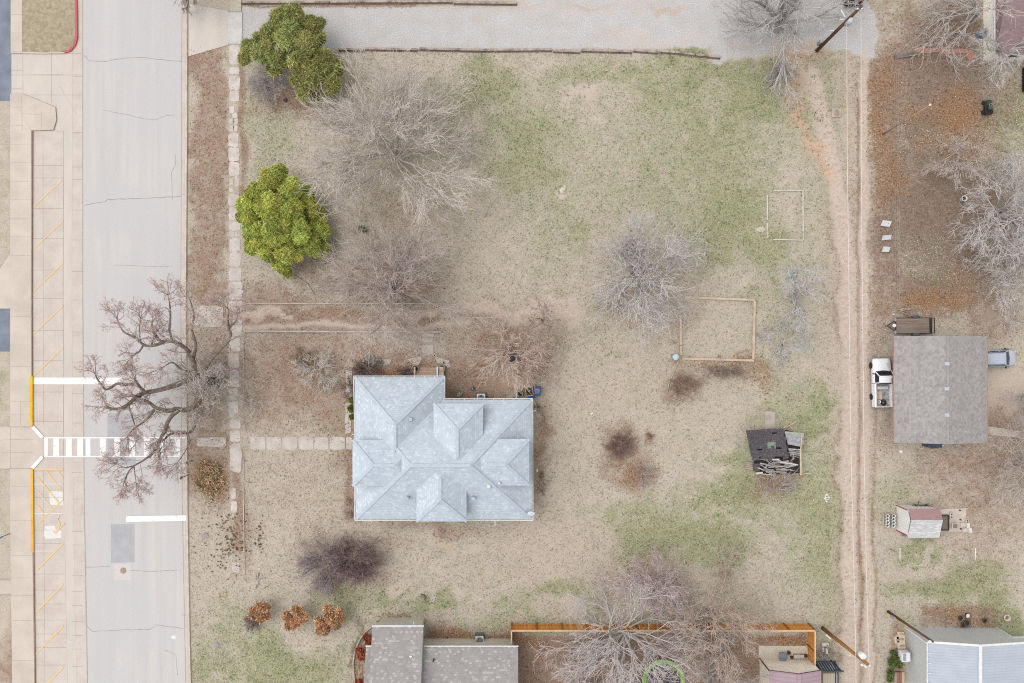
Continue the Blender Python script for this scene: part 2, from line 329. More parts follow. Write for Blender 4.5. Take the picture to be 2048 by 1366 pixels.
g = N('ground_cover'); v0 = g.coord()
m1 = g.n('Attribute', attribute_name='m1'); m2 = g.n('Attribute', attribute_name='m2')
s1 = g.n('SeparateColor', {0: m1.outputs['Color']}); s2 = g.n('SeparateColor', {0: m2.outputs['Color']})
nA = g.noise(.55, 5, v0); nB = g.noise(2.6, 4, v0, .65); nC = g.noise(7.5, 3, v0, .7); nD = g.noise(3.4, 3, g.coord('Object', (1.3, 1, 1)), .6); nE = g.noise(11, 2, v0); nF = g.noise(1.0, 4, v0, .7); nG = g.noise(.7, 5, v0, .65)
def sel(mask, nz, amp, k): # noisy threshold of a mask
    t = g.math('ADD', mask, g.math('MULTIPLY', g.math('SUBTRACT', nz, .5), amp)); return g.mr(t, .5 - k, .5 + k)
c = g.mix(g.mr(nA, .35, .65), col(206, 192, 176), col(198, 189, 172))
c = g.mix(g.mr(nB, .42, .62, 0, .75), c, col(213, 201, 187)); c = g.mix(g.math('MULTIPLY', g.mr(nC, .5, .7, 0, .8), g.mr(nG, .38, .62, .25, 1.)), c, col(162, 150, 128))
c = g.mix(g.math('MULTIPLY', s2.outputs[0] if 0 else m2.outputs['Alpha'], .7), c, g.mix(g.mr(nB, .4, .6), col(208, 191, 174), col(192, 175, 158)))
c = g.mix(g.math('MULTIPLY', sel(s1.outputs[0], g.math('ADD', g.math('MULTIPLY', nD, .34), g.math('ADD', g.math('MULTIPLY', nC, .26), g.math('MULTIPLY', nF, .4))), 3.4, .42), .82), c, g.mix(g.mr(nC, .4, .62), col(172, 175, 138), col(142, 150, 103)))
c = g.mix(g.math('MULTIPLY', sel(s1.outputs[1], g.math('ADD', g.math('MULTIPLY', nB, .5), g.math('MULTIPLY', nG, .5)), 2.6, .4), .9), c, g.mix(g.mr(nC, .40, .60), g.mix(g.mr(nF, .4, .6), col(184, 153, 136), col(172, 144, 124)), col(138, 108, 91)))
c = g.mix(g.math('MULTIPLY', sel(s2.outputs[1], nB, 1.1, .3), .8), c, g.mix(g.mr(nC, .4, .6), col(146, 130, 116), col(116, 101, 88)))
c = g.mix(sel(s2.outputs[2], nD, 1.7, .3), c, g.mix(g.mr(nC, .42, .58), col(188, 148, 114), col(130, 98, 74)))
c = g.mix(g.math('MULTIPLY', sel(s1.outputs[2], nB, .9, .35), .95), c, g.mix(g.mr(nB, .4, .6), col(218, 201, 187), col(202, 184, 169)))
c = g.mix(g.math('MULTIPLY', sel(s2.outputs[0], nB, .9, .4), .8), c, g.mix(g.mr(nB, .4, .6), col(224, 190, 164), col(210, 172, 146)))
grv = g.mix(g.mr(nC, .38, .62), col(216, 213, 212), col(192, 190, 190)); grv = g.mix(g.mr(nA, .45, .65, 0, .5), grv, col(206, 198, 190))
grv = g.mix(g.math('MULTIPLY', sel(s2.outputs[0], nB, .8, .3), .6), grv, col(205, 176, 152)); grv = g.mix(g.math('MULTIPLY', sel(s1.outputs[2], nB, .8, .3), .4), grv, col(216, 200, 184))
c = g.mix(sel(m1.outputs['Alpha'], nB, .55, .18), c, grv)
c = g.mul(c, g.mr(nE, .3, .7, .80, 1.17)); c = g.mul(c, g.mr(nA, .3, .7, 1.03, .95))
g.bump(g.math('ADD', nC, nE), .25, .04)
ground_mat = g.out(c, .97, .1)

ny, nx = GX.shape
V = np.stack([GX, GY, np.zeros_like(GX)], -1).reshape(-1, 3)
i, j = np.meshgrid(np.arange(nx - 1), np.arange(ny - 1)); q = (j * nx + i).ravel()
Q = np.stack([q, q + 1, q + nx + 1, q + nx], -1)
fx = PX[:-1, :-1].ravel() + 2; fy = PY[:-1, :-1].ravel() - 2
def polyx(tr, y): a = np.array(tr); return np.interp(y, a[:, 1], a[:, 0])
is_gr = (CH['gravel'][:-1, :-1].ravel() > .5) & (fy > -700) & (fx > 480)
is_al = (~is_gr) & (fy > 105) & (fx > polyx(trL, fy) - 20) & (fx < 1750)
def sub(sel_, name):
    qq = Q[sel_]; u, inv = np.unique(qq, return_inverse=True)
    o = np_mesh(name, V[u], inv.reshape(qq.shape), ground_mat, cols={'m1': A1[u], 'm2': A2[u]}); tag(o, kind='structure'); return o
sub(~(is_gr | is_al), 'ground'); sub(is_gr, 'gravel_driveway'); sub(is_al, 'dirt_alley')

def samp(ch, px, py):            # mask value at pixel positions
    ix = np.searchsorted(gx, (px - 1024) * S) ; iy = np.searchsorted(gy, (683 - py) * S)
    return CH[ch][np.clip(iy, 0, ny - 1), np.clip(ix, 0, nx - 1)]
# keep-out rectangles for litter (pavements, roofs)
KO = [(-60, -60, 377, 1430), (378, 0, 486, 95), (709, 754, 1064, 1038), (732, 1293, 1036, 1500), (1788, 672, 1960, 885), (1811, 1256, 2100, 1500), (1517, 1291, 1680, 1500), (1800, 1020, 1945, 1070), (1970, -60, 2100, 123), (1495, 858, 1605, 950), (1525, 822, 1552, 860)]
def keep(px, py):
    k = np.ones(len(px), bool)
    for a, b, c_, d in ((457, 90, 483, 1024), (500, 873, 704, 900), (844, 664, 870, 712)): k &= ~((px > a) & (px < c_) & (py > b) & (py < d) & (rng.random(len(px)) < .88))
    for a, b, c_, d in KO: k &= ~((px > a) & (px < c_) & (py > b) & (py < d))
    return k
def scatter_quads(px, py, size, tint, zmax, name, upr=False):
    n = len(px); P = np.stack([(px - 1024) * S, (683 - py) * S, np.full(n, .015) + rng.random(n) * zmax + .012], -1)
    th = rng.random(n) * 2 * PI; a = size * (.6 + .8 * rng.random(n)); b = a * (.45 + .4 * rng.random(n))
    ux = np.stack([np.cos(th), np.sin(th), (rng.random(n) - .5) * (.8 if not upr else 1.6)], -1) * a[:, None] / 2
    vx = np.stack([-np.sin(th), np.cos(th), (rng.random(n) - .5) * .8], -1) * b[:, None] / 2
    P[:, 2] += np.abs(ux[:, 2]) + np.abs(vx[:, 2])
    vv = np.stack([P - ux, P - vx, P + ux, P + vx], 1).reshape(-1, 3); f = np.arange(n * 4).reshape(-1, 4)
    return np_mesh(name, vv, f, leafmat, cols={'tint': np.repeat(tint, 4, 0)})
def tints(n, pal, var=.18):
    pal = np.array([col(*c_) for c_ in pal]); t = pal[rng.integers(0, len(pal), n)]; t[:, :3] *= (1 + (rng.random((n, 1)) - .5) * 2 * var); return t
NZ = rng.random((80, 120))
def lowf_at(px, py, c_=22.):
    u = (px + 200) / c_ % 118; v = (py + 200) / c_ % 78; i = u.astype(int); j = v.astype(int); fu, fv = u - i, v - j
    return (NZ[j, i] * (1 - fu) + NZ[j, i + 1] * fu) * (1 - fv) + (NZ[j + 1, i] * (1 - fu) + NZ[j + 1, i + 1] * fu) * fv
# fallen leaves
n = 330000; px = rng.uniform(380, 2060, n); py = rng.uniform(0, 1370, n)
cl = lowf_at(px, py); d = np.clip(samp('leaf', px, py) * .8 * (.35 + 1.3 * cl) + samp('orange', px, py) * 1.3, .008 + .03 * (cl > .6), 1.4)
k = (rng.random(n) < d * .5) & keep(px, py) & (samp('gravel', px, py) < .4); k &= (samp('sand', px, py) < .5) | (rng.random(n) < .1); k &= (samp('dark', px, py) < .95)
px, py = px[k], py[k]; og = samp('orange', px, py); t = tints(len(px), [(192, 168, 148), (150, 122, 102), (176, 146, 124), (188, 166, 146), (116, 92, 76), (164, 134, 116)])
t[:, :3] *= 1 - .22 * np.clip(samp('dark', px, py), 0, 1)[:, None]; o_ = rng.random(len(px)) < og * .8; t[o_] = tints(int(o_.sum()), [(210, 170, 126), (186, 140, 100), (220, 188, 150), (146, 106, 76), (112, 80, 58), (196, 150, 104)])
tag(scatter_quads(px, py, .125, t, .02, 'fallen_leaves'), 'brown and orange dead leaves strewn over the yards', 'leaves', kind='stuff')
# green clover tufts and dry grass tufts
n = 300000; px = rng.uniform(380, 2060, n); py = rng.uniform(95, 1370, n)
gm = samp('green', px, py); k = (rng.random(n) < gm ** 1.6 * .75 * lowf_at(px, py, 9.) + .001) & keep(px, py) & (samp('gravel', px, py) < .4); px, py = px[k], py[k]
tag(scatter_quads(px, py, .13, tints(len(px), [(146, 154, 104), (124, 138, 84), (168, 172, 128), (108, 124, 76)]), .03, 'green_weeds', True), 'low green weeds and clover showing through the dry lawn', 'weeds', kind='stuff')
n = 150000; px = rng.uniform(380, 2060, n); py = rng.uniform(95, 1370, n)
k = keep(px, py) & (samp('gravel', px, py) < .4) & (samp('sand', px, py) < .4) & (samp('leaf', px, py) < .6); px, py = px[k], py[k]
tag(scatter_quads(px, py, .11, tints(len(px), [(214, 202, 184), (202, 190, 168), (174, 162, 140), (158, 146, 124), (222, 212, 194)], .08), .02, 'dry_grass', True), 'short dormant straw coloured grass of the lawns', 'grass', kind='stuff')
# dark little weed rosettes by the old walk
n = 150; px = np.concatenate([rng.normal(466, 18, 90), rng.normal(435, 22, 25), rng.normal(520, 5, 25), rng.normal(445, 12, 10)]); py = np.concatenate([rng.normal(1075, 32, 90), rng.normal(1070, 30, 25), rng.normal(1075, 20, 25), rng.normal(1125, 8, 10)])
px = np.repeat(px, 14) + rng.normal(0, .8, n * 14); py = np.repeat(py, 14) + rng.normal(0, .8, n * 14)
tag(scatter_quads(px, py, .08, tints(n * 14, [(104, 92, 54), (124, 108, 66), (86, 78, 48)]), .04, 'dark_weeds', True), 'dark olive weed rosettes dotted beside the old stone walk', 'weeds', kind='stuff')

# ---------------- road, kerbs, pavements ----------------
def struct(o): return tag(o, kind='structure')
def flat(mb, pts, z): mb.face([tuple(W(x, y).xy) + (z,) for x, y in (pts if sum(pts[i][0] * pts[(i + 1) % len(pts)][1] - pts[(i + 1) % len(pts)][0] * pts[i][1] for i in range(len(pts))) < 0 else pts[::-1])]); return mb
def slab(mb, pts, z0, z1): mb.prism([tuple(W(x, y).xy) for x, y in pts], z0, z1); return mb
g = N('road_surface')
st = g.noise(1.1, 5, g.coord('Object', (1, .035, 1)), .6); bl = g.noise(.12, 4); fi = g.noise(14, 2)
c = g.mix(g.mr(st, .38, .62), col(216, 211, 208), col(206, 203, 202)); c = g.mix(g.mr(bl, .40, .58, 0, .7), c, col(207, 205, 206)); c = g.mix(g.mr(g.noise(.4, 6, None, .7), .55, .75, 0, .5), c, col(216, 208, 202))
c = g.mul(c, g.mr(fi, .3, .7, .965, 1.03)); asphalt = g.out(c, .95, .1)
g = N('pink_concrete'); c = g.mix(g.mr(g.noise(.5, 6, None, .65), .38, .62), col(221, 210, 201), col(211, 198, 188)); c = g.mix(g.mr(g.noise(3, 5, g.coord('Object', (1, .3, 1)), .7), .58, .75, 0, .45), c, col(192, 176, 166))
c = g.mul(c, g.mr(g.noise(16, 2), .3, .7, .965, 1.03)); pinkc = g.out(c, .95, .1)
g = N('beige_concrete'); c = g.mix(g.mr(g.noise(.35, 6, None, .6), .38, .62), col(222, 209, 197), col(209, 196, 184)); c = g.mix(g.mr(g.noise(1.4, 5), .62, .8, 0, .6), c, col(232, 222, 212)); c = g.mul(c, g.mr(g.noise(16, 2), .3, .7, .97, 1.03)); beige = g.out(c, .95, .1)
g = N('white_concrete'); c = g.mix(g.mr(g.noise(.8, 6, g.coord('Object', (1, .25, 1))), .38, .65), col(222, 212, 202), col(211, 203, 196)); c = g.mul(c, g.mr(g.noise(16, 2), .3, .7, .97, 1.03)); whitec = g.out(c, .95, .1)
blackt = M('blue_black_asphalt', col(116, 126, 142), col(140, 149, 162), .5, 6, grain=.05)
patchm = M('patch_asphalt', col(188, 188, 192), col(178, 179, 184), 1, 5, grain=.03)
jointm = M('joint_dark', col(190, 176, 166), col(176, 162, 152), 2); crackm = M('crack_dark', col(172, 168, 168), col(150, 146, 146), 2); kerbdark = M('kerb_gap', col(158, 130, 114), col(176, 150, 134), 1.5)
LE = [(-60, 166), (0, 166), (300, 166), (600, 165), (1000, 168), (1200, 171), (1430, 176)]
RE = [(-60, 364), (0, 364), (300, 363), (600, 361), (1000, 364), (1200, 367), (1430, 372)]
def strip(mb, A, B, z, z0=None):
    for k in range(len(A) - 1):
        p = [(A[k][1], A[k][0]), (B[k][1], B[k][0]), (B[k + 1][1], B[k + 1][0]), (A[k + 1][1], A[k + 1][0])]
        if z0 is None: flat(mb, p, z)
        else: slab(mb, p, z0, z)
def off(A, d): return [(y, x + d) for y, x in A]
m = MB(); strip(m, LE, RE, .008); struct(m.build('road', asphalt))
m = MB(); strip(m, RE, off(RE, 9), .012); struct(m.build('gutter', pinkc)); m = MB(); strip(m, off(LE, -21), LE, .012); struct(m.build('gutter', pinkc))
m = MB(); strip(m, off(RE, 9.2), off(RE, 12), .14, 0); struct(m.build('kerb', M('kerb_concrete', col(226, 212, 196), col(205, 188, 172), 1.5, 5)))
m = MB(); strip(m, off(LE, -39), off(LE, -21.1), .014); struct(m.build('valley_gutter', whitec))
BL = [(y, x) for y, x in ((262, 66), (600, 64.5), (853, 66), (937, 65), (1104, 68), (1200, 69), (1430, 72))]
m = MB(); strip(m, BL, [(y, np.interp(y, [a for a, _ in LE], [b for _, b in LE]) - 39.2) for y, _ in BL], .012); struct(m.build('parking_lane', pinkc))
m = MB()
slab(m, [(22, 188), (64, 262), (64, 752), (64, 853), (22, 853)], 0, .13); slab(m, [(22, 188), (46, 188), (112, 215), (114, 240), (108, 260), (64, 261.6)], 0, .128)
slab(m, [(22, 853.2), (66, 853.2), (88, 878), (88, 912), (66, 937), (22, 937)], 0, .06)
slab(m, [(22, 937.2), (65, 937.2), (69, 1200), (72, 1430), (27, 1430), (22, 1050)], 0, .13)
slab(m, [(23, -60), (46, -60), (46, 107), (23, 107)], 0, .13)
slab(m, [(-60, 535), (0, 540), (21.8, 508), (21.8, 617), (-60, 617)], 0, .12)
slab(m, [(-60, 853), (21.8, 853), (21.8, 937), (-60, 937)], 0, .07); slab(m, [(-60, 1160), (24, 1160), (24, 1187), (-60, 1187)], 0, .12)
struct(m.build('sidewalk', beige))
m = MB(); flat(m, [(23, 107.4), (144, 107.4), (144, 262), (126, 262), (109, 262), (115, 240), (112, 214), (46, 187.4), (23, 187.4)], .016); slab(m, [(377, 8), (457, 22), (457, 90), (377, 113)], 0, .05); struct(m.build('driveway_apron', whitec))
m = MB(); flat(m, [(-60, -60), (22.6, -60), (22.6, 202), (-60, 202)], .012); flat(m, [(-60, 618), (19.5, 618), (19.5, 703), (-60, 703)], .014); struct(m.build('asphalt_lot', blackt))
m = MB(); flat(m, [(222, 1048), (269, 1048), (269, 1124), (222, 1126)], .012); flat(m, [(215, 826), (272, 826), (272, 930), (215, 930)], .0122); struct(m.build('road_patch', patchm))
m = MB()
for x0, y0, x1, y1 in [(228, 1127, 262, 1160)]: flat(m, [(x0, y0), (x1, y0), (x1, y1), (x0, y1)], .0115)
struct(m.build('road_patch', M('pale_patch', col(219, 214, 211), col(212, 207, 204), 2)))
# raised grass island with red kerb
m = MB(); isl = [(46.5, -60), (150, -60), (152, 75), (148, 90), (138, 101), (120, 105), (46.5, 105)]
slab(m, isl, 0, .13)
lawnm = M('island_turf', col(186, 172, 146), col(158, 146, 118), 2.5, 6, grain=.16, gs=9); struct(m.build('grass_island', lawnm))
m = MB()
kp = [(152, -60), (154, 40), (154.5, 75), (151, 90), (141, 102), (130, 105)]
for a, b in zip(kp, kp[1:]): m.bar(tuple(W(*a).xy) + (.08,), tuple(W(*b).xy) + (.08,), .22, .16)
tag(m.build('red_kerb', M('red_kerb_paint', col(214, 96, 100), col(196, 110, 110), 2.5, 5), loc=W(154, 40)), 'curved red painted kerb round the grass island', 'kerb')
m = MB()
for a, b in zip([(46, 106), (90, 107), (130, 106)], [(90, 107), (130, 106), (131, 105)]): m.bar(tuple(W(*a).xy) + (.07,), tuple(W(*b).xy) + (.07,), .15, .14)
struct(m.build('island_kerb', beige))
# joints
m = MB()
def seg(a, b, wd=.035, z=.022): m.bar(tuple(W(*a).xy) + (z,), tuple(W(*b).xy) + (z,), wd, .004)
for y in (150, 262, 331, 356, 417, 477, 540, 597, 661, 721, 784, 843, 942, 995, 1060, 1087, 1148, 1180, 1208, 1240, 1268, 1295, 1330):
    seg((66 + max(0, y - 937) * .012, y), (126 + max(0, y - 1000) * .02, y), .03)
    seg((144.5, y + 3), (165.5, y + 3), .03)
for x in (87,): seg((x - 1, 270), (x, 850), .014); seg((x, 945), (x + 3, 1366), .014)
seg((165.5, 0), (165.5, 600), .05); seg((165.5, 600), (168.5, 1000), .07); seg((168.5, 1000), (175, 1366), .07); seg((127, 262), (127, 1000), .02)
seg((364, 0), (361.5, 600), .04); seg((361.5, 600), (364.5, 1000), .04); seg((364.5, 1000), (371.5, 1366), .04)
for y in (124, 388, 630, 960, 1070, 1128, 1230): seg((363, y), (372, y))
for y in (107, 150, 190): seg((23, y), (165, y), .03)
seg((46, 107), (46, 187), .03); seg((103, 107), (103, 205), .03); seg((378, 12), (378, 112), .03); seg((457, 22), (457, 90), .03, .06)
struct(m.build('paving_joints', jointm))
m = MB()
for y in list(range(30, 540, 37)) + [633, 690, 733, 803, 828]: seg((22.5 if y > 190 else 24, y), (45 if y < 262 else 63.5, y), .025, .134)
for y in (972, 1040, 1110, 1155, 1190, 1240, 1320): seg((24, y), (67, y), .025, .134)
seg((43, 804), (43, 852), .025, .134); seg((45, 190), (46, 262), .03, .134); seg((46, 228), (84, 230), .02, .133); seg((84, 222), (84, 258), .02, .133)
seg((0, 880), (66, 878), .025, .074); seg((0, 905), (66, 905), .02, .074); seg((22, 853), (66, 853), .03, .134)
struct(m.build('paving_joints', jointm))
m = MB()
def jag(pts, amp=1.2, wd=.05, z=.014):
    for (ax, ay), (bx, by) in zip(pts, pts[1:]):
        n_ = max(2, int(math.hypot(bx - ax, by - ay) / 6)); pr = (ax, ay)
        for k in range(1, n_ + 1):
            q = (ax + (bx - ax) * k / n_ + (random.random() - .5) * amp * .3, ay + (by - ay) * k / n_ + (0 if k == n_ else (random.random() - .5) * amp)); seg(pr, q, wd * (.6 + .7 * random.random()), z); pr = q
jag([(168, 111), (178, 122), (210, 123), (250, 116), (285, 115), (320, 119), (362, 123)]); jag([(205, 220), (262, 231), (290, 238), (312, 240), (330, 232), (350, 230)], 1.5, .035)
jag([(168, 411), (210, 403), (215, 399), (300, 396), (362, 393)]); jag([(230, 530), (300, 533), (345, 532)], 1, .03); jag([(170, 1135), (220, 1132)], 1); jag([(262, 1141), (300, 1143), (362, 1140)], 1, .04); jag([(172, 1250), (185, 1263), (240, 1260), (300, 1259), (312, 1250), (366, 1257)], 1.6)
jag([(351, 310), (351, 330), (343, 345), (345, 400)], 1, .03); jag([(330, 1300), (352, 1310), (355, 1350)], 1, .03)
for x in (158, 180, 300): jag([(x - 40, 170), (x, 236)], .5, .012) if x < 170 else None
struct(m.build('road_cracks', crackm))
m = MB(); strip(m, [(262, 64.6), (600, 63.4), (853, 64.6)], [(262, 66.6), (600, 65.4), (853, 66.6)], .135, 0); strip(m, [(1104, 66.6), (1200, 67.8), (1430, 71)], [(1104, 68.8), (1200, 70), (1430, 73)], .135, 0); struct(m.build('kerb', kerbdark))
# painted lines
whitep = paint('worn_white_paint', col(250, 250, 250), col(214, 205, 198), .36, 3); yel = M('yellow_kerb_paint', col(252, 200, 50), col(244, 178, 40), 1.5, 4); yelf = paint('faded_yellow_paint', col(248, 206, 128), col(217, 202, 190), .46, 3)
m = MB(); Z = .026
def q4(x0, y0, x1, y1, z=Z): flat(m, [(x0, y0), (x1, y0), (x1, y1), (x0, y1)], z)
q4(67, 755, 250, 768.5); flat(m, [(252, 1032.5), (362, 1030.5), (373, 1030.5), (373, 1041.5), (252, 1044)], Z)
struct(m.build('stop_line', whitep)); m = MB()
q4(88, 874, 372, 876.8); q4(88, 911.5, 360, 914); q4(83.5, 876.9, 96, 911.4)
for x in (107, 132, 155, 171.5, 200, 229, 259, 288, 316, 349): q4(x, 877, x + (12 if x != 171.5 else 10), 911.3, Z + .002)
for a, b in (((66, 853), (86, 875)), ((86, 913), (65, 936))): m.bar(tuple(W(*a).xy) + (.07,), tuple(W(*b).xy) + (.07,), .38, .03)
struct(m.build('crosswalk', whitep)); m = MB()
q4(67, 967, 126, 968.8); q4(67, 1026, 126, 1027.8); q4(68, 1101, 108, 1102.6)
flat(m, [(98, 984), (103, 982), (126, 983), (127, 1010), (101, 1010)], .018); flat(m, [(90, 1052), (109, 1051), (112, 1058), (123, 1060), (123, 1076), (92, 1078), (88, 1070)], .018)
struct(m.build('parking_lines', paint('scuffed_white', col(238, 237, 235), col(217, 205, 196), .44, 9))); m = MB(); LZ = [0]
def ln(a, b, wd=.14, z=.03): LZ[0] = (LZ[0] + 1) % 12; z += LZ[0] * .0009; m.bar(tuple(W(*a).xy) + (z,), tuple(W(*b).xy) + (z,), wd, .004)
for y in (414, 498, 583, 668, 752): ln((67, y), (126, y - 56))
for y in (1142, 1224, 1307, 1390): ln((72, y), (127, y - 56), .18)
ln((68, 937.5), (126, 938.5), .18)
for a, b in (((73, 952), (118, 1005)), ((92, 941), (124, 982)), ((75, 982), (104, 1016)), ((73, 1010), (88, 1027)), ((126, 1000), (72, 1052)), ((114, 938), (126, 955)), ((75, 1010), (82, 1018))): ln(a, b)
# accessibility emblem (wheelchair outline), half worn away
for a, b in (((110, 1066), (116, 1060)), ((116, 1060), (120, 1048)), ((120, 1048), (115, 1038)), ((115, 1038), (119, 1030)), ((116, 1060), (124, 1052)), ((124, 1052), (130, 1046)), ((107, 1063), (113, 1067))): ln(a, b, .16, .034)
struct(m.build('parking_lines', yelf)); m = MB()
for a, b in (((64.5, 752), (64.5, 853)), ((65.2, 938), (66.5, 1104))): m.bar(tuple(W(*a).xy) + (.105,), tuple(W(*b).xy) + (.105,), .26, .09)
struct(m.build('yellow_kerb', yel))
# manholes, covers
def disc_thing(name, label, cat, px, py, r, z, mat, ring=None, group=None):
    m_ = MB(); m_.lathe(W(px, py), [(r * 1.02, 0), (r, z), (r * .8, z + .01), (r * .6, z + .004)], 24)
    o = m_.build(name, mat, loc=W(px, py)); tag(o, label, cat, group); return o
rust = M('rusty_iron', col(188, 162, 142), col(168, 140, 120), 5); greyl = M('grey_lid', col(172, 170, 172), col(150, 149, 152), 5)
disc_thing('manhole_cover', 'round rusty brown manhole cover in the pale road patch', 'manhole cover', 246.5, 1141, .33, .03, rust)
disc_thing('water_meter', 'small round grey lid in the grass beside the weed patch', 'utility lid', 411, 1070.5, .33, .04, greyl)
disc_thing('water_meter', 'round grey lid with pale rim in the grass near the bottom of the street', 'utility lid', 433, 1290, .33, .06, greyl)
m = MB(); m.lathe(W(348, 1274.5), [(.3, 0), (.28, .02), (.1, .025)], 14, .75); struct(m.build('paint_spot', white))
t = thing('manhole', 'square concrete collar with dark round cover beside the dirt track', 'manhole', W(1672, 226))
m = MB(); p = W(1672, 226); m.box(p.x, p.y, 0, 1.0, .98, .1, .03); m.build('collar', stone, t); m = MB(); m.lathe(p + Vector((0, 0, .1)), [(.33, 0), (.31, .03), (.1, .035)], 20); m.build('cover', rust, t)

# flagstone walks
def blob(cx, cy, rx, ry, n=9, jit=.14, rz=0):
    o = []; n = 18; jit *= .5
    for k in range(n):
        a = 2 * PI * k / n; c_, s_ = math.cos(a), math.sin(a); p_ = 9.
        r = (abs(c_) ** p_ + abs(s_) ** p_) ** (-1 / p_); x = rx * r * c_ * (1 + (random.random() - .5) * jit); y = ry * r * s_ * (1 + (random.random() - .5) * jit)
        o.append((cx + x * math.cos(rz) - y * math.sin(rz), cy + x * math.sin(rz) + y * math.cos(rz)))
    return o
m = MB()
for y0, y1, x0, x1 in [(90, 130, 459, 481), (134, 149, 459, 479), (151, 180, 458, 480), (181, 203, 459, 478), (230, 262, 1, 1), (266, 294, 457, 477), (295, 323, 457, 479), (324, 352, 458, 479), (388, 412, 457, 478), (414, 442, 458, 479), (443, 462, 459, 481), (463, 474, 459, 469),
                       (476, 503, 459, 481), (504, 534, 460, 482), (535, 562, 458, 483), (563, 600, 457, 485), (601, 618, 458, 484), (640, 672, 459, 484), (674, 704, 458, 480), (706, 736, 456, 478), (740, 775, 460, 478), (776, 800, 458, 476), (803, 828, 457, 476), (838, 858, 460, 481), (860, 884, 460, 480), (886, 945, 460, 483), (976, 998, 463, 472), (1002, 1024, 462, 474), (1125, 1146, 464, 479)]:
    if x1 < 10: continue
    slab(m, blob((x0 + x1) / 2, (y0 + y1) / 2, (x1 - x0) / 2, (y1 - y0) / 2 - .2, 11, .34), 0, .02)
for cx, cy, rx, ry in [(464, 140, 5, 6), (473, 198, 5, 5), (464, 219, 5, 7), (470, 231, 5, 5), (462, 243, 5, 6), (471, 243, 5, 6), (463, 257, 5, 6), (471, 257, 4, 6), (463, 363, 4, 7), (474, 362, 4, 10), (462, 380, 4, 4), (475, 468, 5, 5), (464, 830, 5, 4)]: slab(m, blob(cx, cy, rx, ry, 9, .4), 0, .021)
struct(m.build('stone_walk', M('walk_flagstone', col(226, 217, 211), col(200, 188, 180), .9, 6, grain=.06)))
m = MB(); slab(m, [(461, 0), (483, 0), (483, 24), (461, 24)], 0, .1); struct(m.build('sidewalk', M('olive_concrete', col(206, 202, 180), col(196, 190, 170), 2)))
m = MB(); slab(m, [(457, 25), (485, 25), (484, 88), (457, 88)], 0, .08); struct(m.build('sidewalk', M('pale_sidewalk', col(224, 220, 218), col(206, 204, 204), 1.2, 5)))
m = MB()
for x0, x1 in [(501, 531), (533, 562), (565, 595), (598, 627), (629, 657), (660, 690), (692, 704)]: slab(m, blob((x0 + x1) / 2, 886.5, (x1 - x0) / 2, 13, 12, .12), 0, .025)
for x0, y0, x1, y1 in [(846, 666, 868, 674), (845, 675, 867, 684), (845, 690, 867, 708)]: slab(m, blob((x0 + x1) / 2, (y0 + y1) / 2, (x1 - x0) / 2, (y1 - y0) / 2, 10, .08), 0, .05)
for bl in ([(722, 718), (746, 716), (762, 718), (764, 729), (742, 731), (724, 729)], [(765, 718), (783, 719), (780, 728), (768, 731), (766, 728)], [(815, 718), (843, 713), (843, 720), (836, 731), (826, 728)], [(871, 713), (887, 718), (890, 727), (876, 726), (871, 720)], [(889, 719), (897, 720), (902, 732), (896, 736), (886, 726)], [(868, 704), (873, 712), (868, 712)], [(845, 708), (868, 708), (872, 714), (862, 708), (845, 714)]): slab(m, bl, 0, .05)
slab(m, [(692, 740), (704, 742), (702, 865), (690, 868)], 0, .04); slab(m, blob(428, 884, 16, 10, 9), 0, .04)
for cx in (405, 440): slab(m, blob(cx, 884, 12, 9, 9, .2), 0, .042)
slab(m, blob(415, 633, 32, 22, 11, .1), 0, .03)
struct(m.build('stone_path', M('path_stone', col(218, 209, 201), col(196, 186, 177), .9, 6, grain=.07)))
m = MB(); slab(m, [(1529, 822), (1549, 823), (1551, 856), (1530, 858)], 0, .08); struct(m.build('concrete_pad', stone))
m = MB(); slab(m, [(1965, 851), (2060, 864), (2060, 878), (1965, 868)], 0, .06); struct(m.build('concrete_walk', conc))
# ---------------- buildings ----------------
def hip(mb, x0, y0, x1, y1, z, slope, th=.0):
    """hip roof solid over a world rectangle; returns ridge ends"""
    wx, wy = x1 - x0, y1 - y0; hgt = min(wx, wy) / 2 * slope
    if wx >= wy: r0, r1 = (x0 + wy / 2, (y0 + y1) / 2, z + hgt), (x1 - wy / 2, (y0 + y1) / 2, z + hgt)
    else: r0, r1 = ((x0 + x1) / 2, y0 + wx / 2, z + hgt), ((x0 + x1) / 2, y1 - wx / 2, z + hgt)
    a, b, c_, d = (x0, y0, z), (x1, y0, z), (x1, y1, z), (x0, y1, z)
    if wx >= wy: mb.face([a, b, r1, r0]); mb.face([c_, d, r0, r1]); mb.face([d, a, r0]); mb.face([b, c_, r1])
    else: mb.face([d, a, r0, r1]); mb.face([b, c_, r1, r0]); mb.face([a, b, r0]); mb.face([c_, d, r1])
    lo = .16
    P = [(x0, y0), (x1, y0), (x1, y1), (x0, y1)]
    for i in range(4): p, q_ = P[i], P[(i + 1) % 4]; mb.face([p + (z - lo,), q_ + (z - lo,), q_ + (z,), p + (z,)])
    mb.face([p + (z - lo,) for p in P[::-1]])
    return r0, r1, (a, b, c_, d)
def ridgecap(mb, a, b, w_=.3, lift=.0):
    a = Vector(a) + Vector((0, 0, lift)); b = Vector(b) + Vector((0, 0, lift)); mb.bar(a, b, w_, .05)
blue = shingle('blue_grey_shingles', col(202, 213, 223), col(190, 201, 212), col(219, 229, 239), .3, .235, .87, .8)
bluecap = M('ridge_shingles', col(200, 211, 221), col(188, 199, 210), 2.5, 5, grain=.05)
siding = ribbed('white_lap_siding', col(226, 226, 222), .2, .8)
ES, ED, SL = 3.4, 5.35, .55
